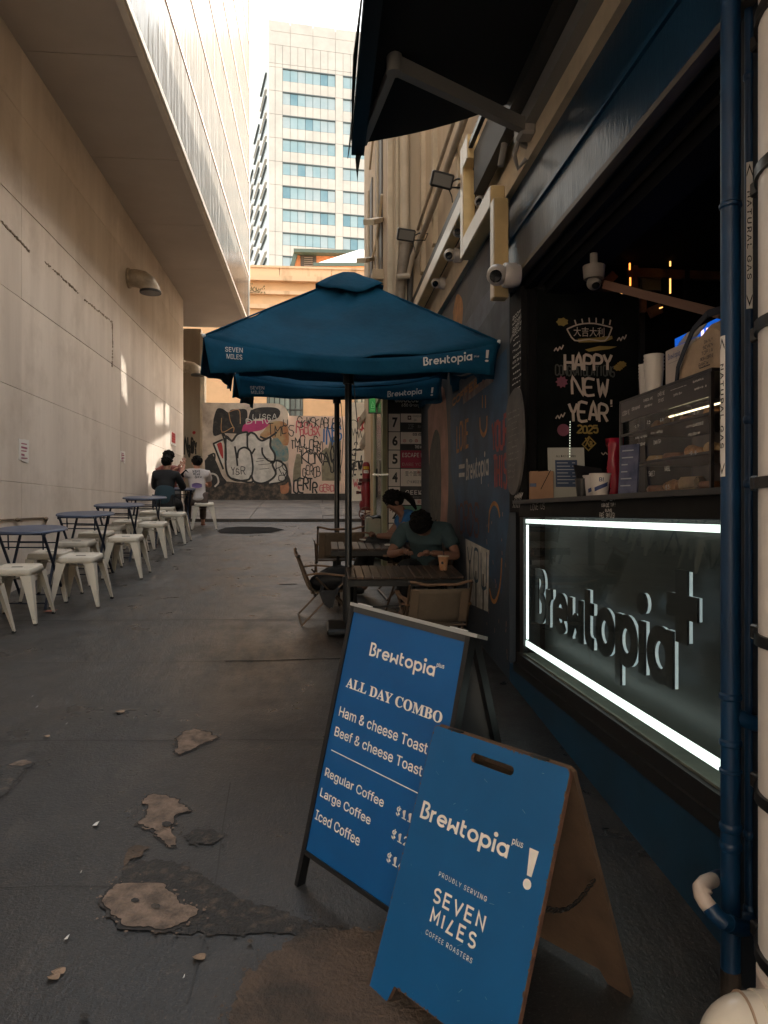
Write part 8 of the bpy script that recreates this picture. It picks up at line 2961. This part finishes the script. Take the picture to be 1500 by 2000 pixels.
# short wooden board
fB_, B, u, n, s = board_frame(.1308, 2.0237, -.9512, .3595, -.0129)
WB, LB = .4807, .7288
t = thing('wooden_board', 'short blue wooden A-board reading Brewtopia and SEVEN MILES in the foreground', 'sandwich board', B + u * WB / 2 + n * .25)
rc = .014
outer = [(0, .006), (.006, 0), (.068, 0), (.077, .012), (.088, .050), (WB - .088, .050), (WB - .077, .012), (WB - .068, 0), (WB - .006, 0), (WB, .006)]
outer += [(WB - rc + rc * math.cos(a), LB - rc + rc * math.sin(a)) for a in (0, .5, 1.05, 1.57)] + [(rc + rc * math.cos(a), LB - rc + rc * math.sin(a)) for a in (1.57, 2.1, 2.6, 3.14)]
sr = .0125
hole = [(.302 + sr * math.cos(a), .676 + sr * math.sin(a)) for a in [(-1.57 + i * .3925) for i in range(9)]] + [(.175 + sr * math.cos(a), .676 + sr * math.sin(a)) for a in [(1.57 + i * .3925) for i in range(9)]]
PLY = M('plywood edge', (.17, .085, .05), .8, rgb2=(.09, .045, .03), vs=30, stretch=(1, 1, 1))
PLYB = M('bare plywood back', (.115, .070, .042), .8, rgb2=(.065, .040, .026), vs=5, bump=.2, bs=60)
q = MB(); prism_hole(q, outer, hole, fB_, -.014, -.001); q.build('panel', PLY, t)
q = MB()
tri = tessellate_polygon([[Vector((a, b, 0)) for a, b in outer], [Vector((a, b, 0)) for a, b in hole]])
ins = lambda a, b: (WB / 2 + (a - WB / 2) * .992, LB / 2 + (b - LB / 2) * .995)
q.add([fB_(*(ins(a, b) if i < len(outer) else (a, b)), .0) for i, (a, b) in enumerate(outer + hole)], [tuple(x) for x in tri]); q.build('painted_face', SBL2, t)
# worn edges and scratches of the painted face
rd = random.Random(21)
q = MB()
for k in range(110):
    e = rd.random()
    if e < .35:
        a, b = rd.choice((.002, WB - .002)) , rd.uniform(.02, LB - .02)
    elif e < .6:
        a, b = rd.uniform(.02, WB - .02), LB - .002
    elif e < .8:
        a, b = rd.choice((rd.uniform(0, .07), rd.uniform(WB - .07, WB))), rd.uniform(.002, .01)
    else:
        a, b = rd.uniform(.09, WB - .09), .052
    r_ = rd.uniform(.0008, .0035)
    q.flat([(min(WB - .0005, max(.0005, a + r_ * rd.uniform(.5, 1.5) * math.cos(i * 1.05))), min(LB - .001, b + r_ * rd.uniform(.5, 2.2) * math.sin(i * 1.05))) for i in range(6)], fB_, .0006)
q.build('edge_chips', PLY, t, kind='stuff')
q = MB()
for k in range(26):
    a, b = rd.uniform(.02, WB - .03), rd.uniform(.06, LB - .03)
    L_ = rd.uniform(.002, .02); w_ = rd.uniform(-1, 1)
    q.ribbon([(a, b), (a + L_ * math.cos(w_), b + L_ * math.sin(w_))], rd.uniform(.0004, .0012), fB_, .0007)
q.build('scratches', M('pale scratch', (.25, .33, .38), .6), t, kind='stuff')
topB = B + s * LB
rearf = Vector((.826, 1.955, gz(1.955)))
e_ = topB + u * WB - n * -.0
s2 = (topB + u * WB - rearf)
dn = -s2.dot(n)
s2 = Vector((0, 0, 1)) * s2.z - n * dn
Lr = s2.length
s2.normalize()
frr = Frame(topB - s2 * Lr + n * .018, u, s2)
frr.n = s2.cross(u).normalized()
if frr.n.dot(n) < 0:
    frr.n = -frr.n
outer2 = [(0, .006), (.006, 0), (.068, 0), (.088, .05), (WB - .088, .05), (WB - .068, 0), (WB - .006, 0), (WB, .006), (WB, Lr - .01), (WB - .01, Lr), (.01, Lr), (0, Lr - .01)]
q = MB(); prism_hole(q, outer2, hole, frr, -.014, 0); q.build('rear_panel', PLYB, t)
for a in (.08, .38):
    MB().box(fB_(a, LB + .001, -.006), (.05, .014, .004), Matrix((u, n, Vector((0, 0, 1)))).transposed()).build('hinge', M('dark hinge', (.02, .018, .016), .5), t)
# chain between the leaves
ca, cb_ = fB_(WB - .01, .40, -.02), frr(WB - .015, .40, -.02)
q = MB()
nL = 16
for k in range(nL):
    t0 = (k + .5) / nL
    p = ca.lerp(cb_, t0) - Vector((0, 0, .035 * math.sin(math.pi * t0)))
    d = (cb_ - ca).normalized()
    a = Vector((0, 0, 1)) if k % 2 else d.cross(Vector((0, 0, 1)))
    q.tube([p + d * .011 * math.cos(w_) + a * .005 * math.sin(w_) for w_ in [i * math.pi / 4 for i in range(8)]], .0022, 5, close=True)
q.build('chain', M('black chain', (.015, .013, .012), .5), t)
c0 = .0012
logo('Brewtopia', fB_, (.032, .471, .353, .518), LET, t, c=c0, wd=.23)
text('plus', fB_, (.358, .505, .392, .525), LET, t, c=c0, bold=.008)
MB().flat([(.412, .560), (.440, .560), (.4345, .498), (.4205, .498)], Frame(fB_(0, -.042, 0), fB_.u, fB_.v, fB_.n), c0).build('lettering', LET, t)
MB().flat([(.4265 + .0125 * math.cos(i * .5236), .437 + .0125 * math.sin(i * .5236)) for i in range(12)], fB_, c0).build('lettering', LET, t)
text('PROUDLY SERVING', fB_, (.150, .3545, .320, .3665), LET, t, c=c0, space=1.25)
def seg_text(words_, box):
    "thin geometric capitals drawn as strokes"
    a0, b0, a1, b1 = box
    G = {'S': [(arc(.5, .74, .36, .24, 25, 250, 10) + arc(.5, .25, .38, .25, 80, -150, 12), 0)], 'E': [([(.85, 1), (.1, 1), (.1, 0), (.85, 0)], 0), ([(.1, .52), (.75, .52)], 0)], 'V': [([(0, 1), (.45, 0), (.9, 1)], 0)],
         'N': [([(.1, 0), (.1, 1), (.85, 0), (.85, 1)], 0)], 'M': [([(.05, 0), (.05, 1), (.5, .35), (.95, 1), (.95, 0)], 0)], 'I': [([(.2, 0), (.2, 1)], 0)], 'L': [([(.5, 1), (.05, 0), (.85, 0)], 0)]}
    adv = {'I': .4, 'M': 1.0}
    tot = sum(adv.get(ch, .92) for ch in words_) + .38 * (len(words_) - 1)
    sx, sy = (a1 - a0) / tot, (b1 - b0)
    x = 0
    q = MB(); k = 0
    for ch in words_:
        for pts, _ in G[ch]:
            g = lambda a, b, c, x=x: fB_(a0 + (a + x) * sx, b0 + b * sy, c)
            # keep the stroke width even in both directions
            P = [((a + x) * sx + a0, b * sy + b0) for a, b in pts]
            q.ribbon(P, .0062, fB_, c0 + .0002 * (k % 3)); k += 1
        x += adv.get(ch, .92) + .38
    q.build('lettering', LET, t)
seg_text('SEVEN', (.147, .292, .330, .324))
seg_text('MILES', (.157, .2425, .316, .2745))
text('COFFEE ROASTERS', fB_, (.152, .2085, .318, .2205), LET, t, c=c0, space=1.25)

flush_text()
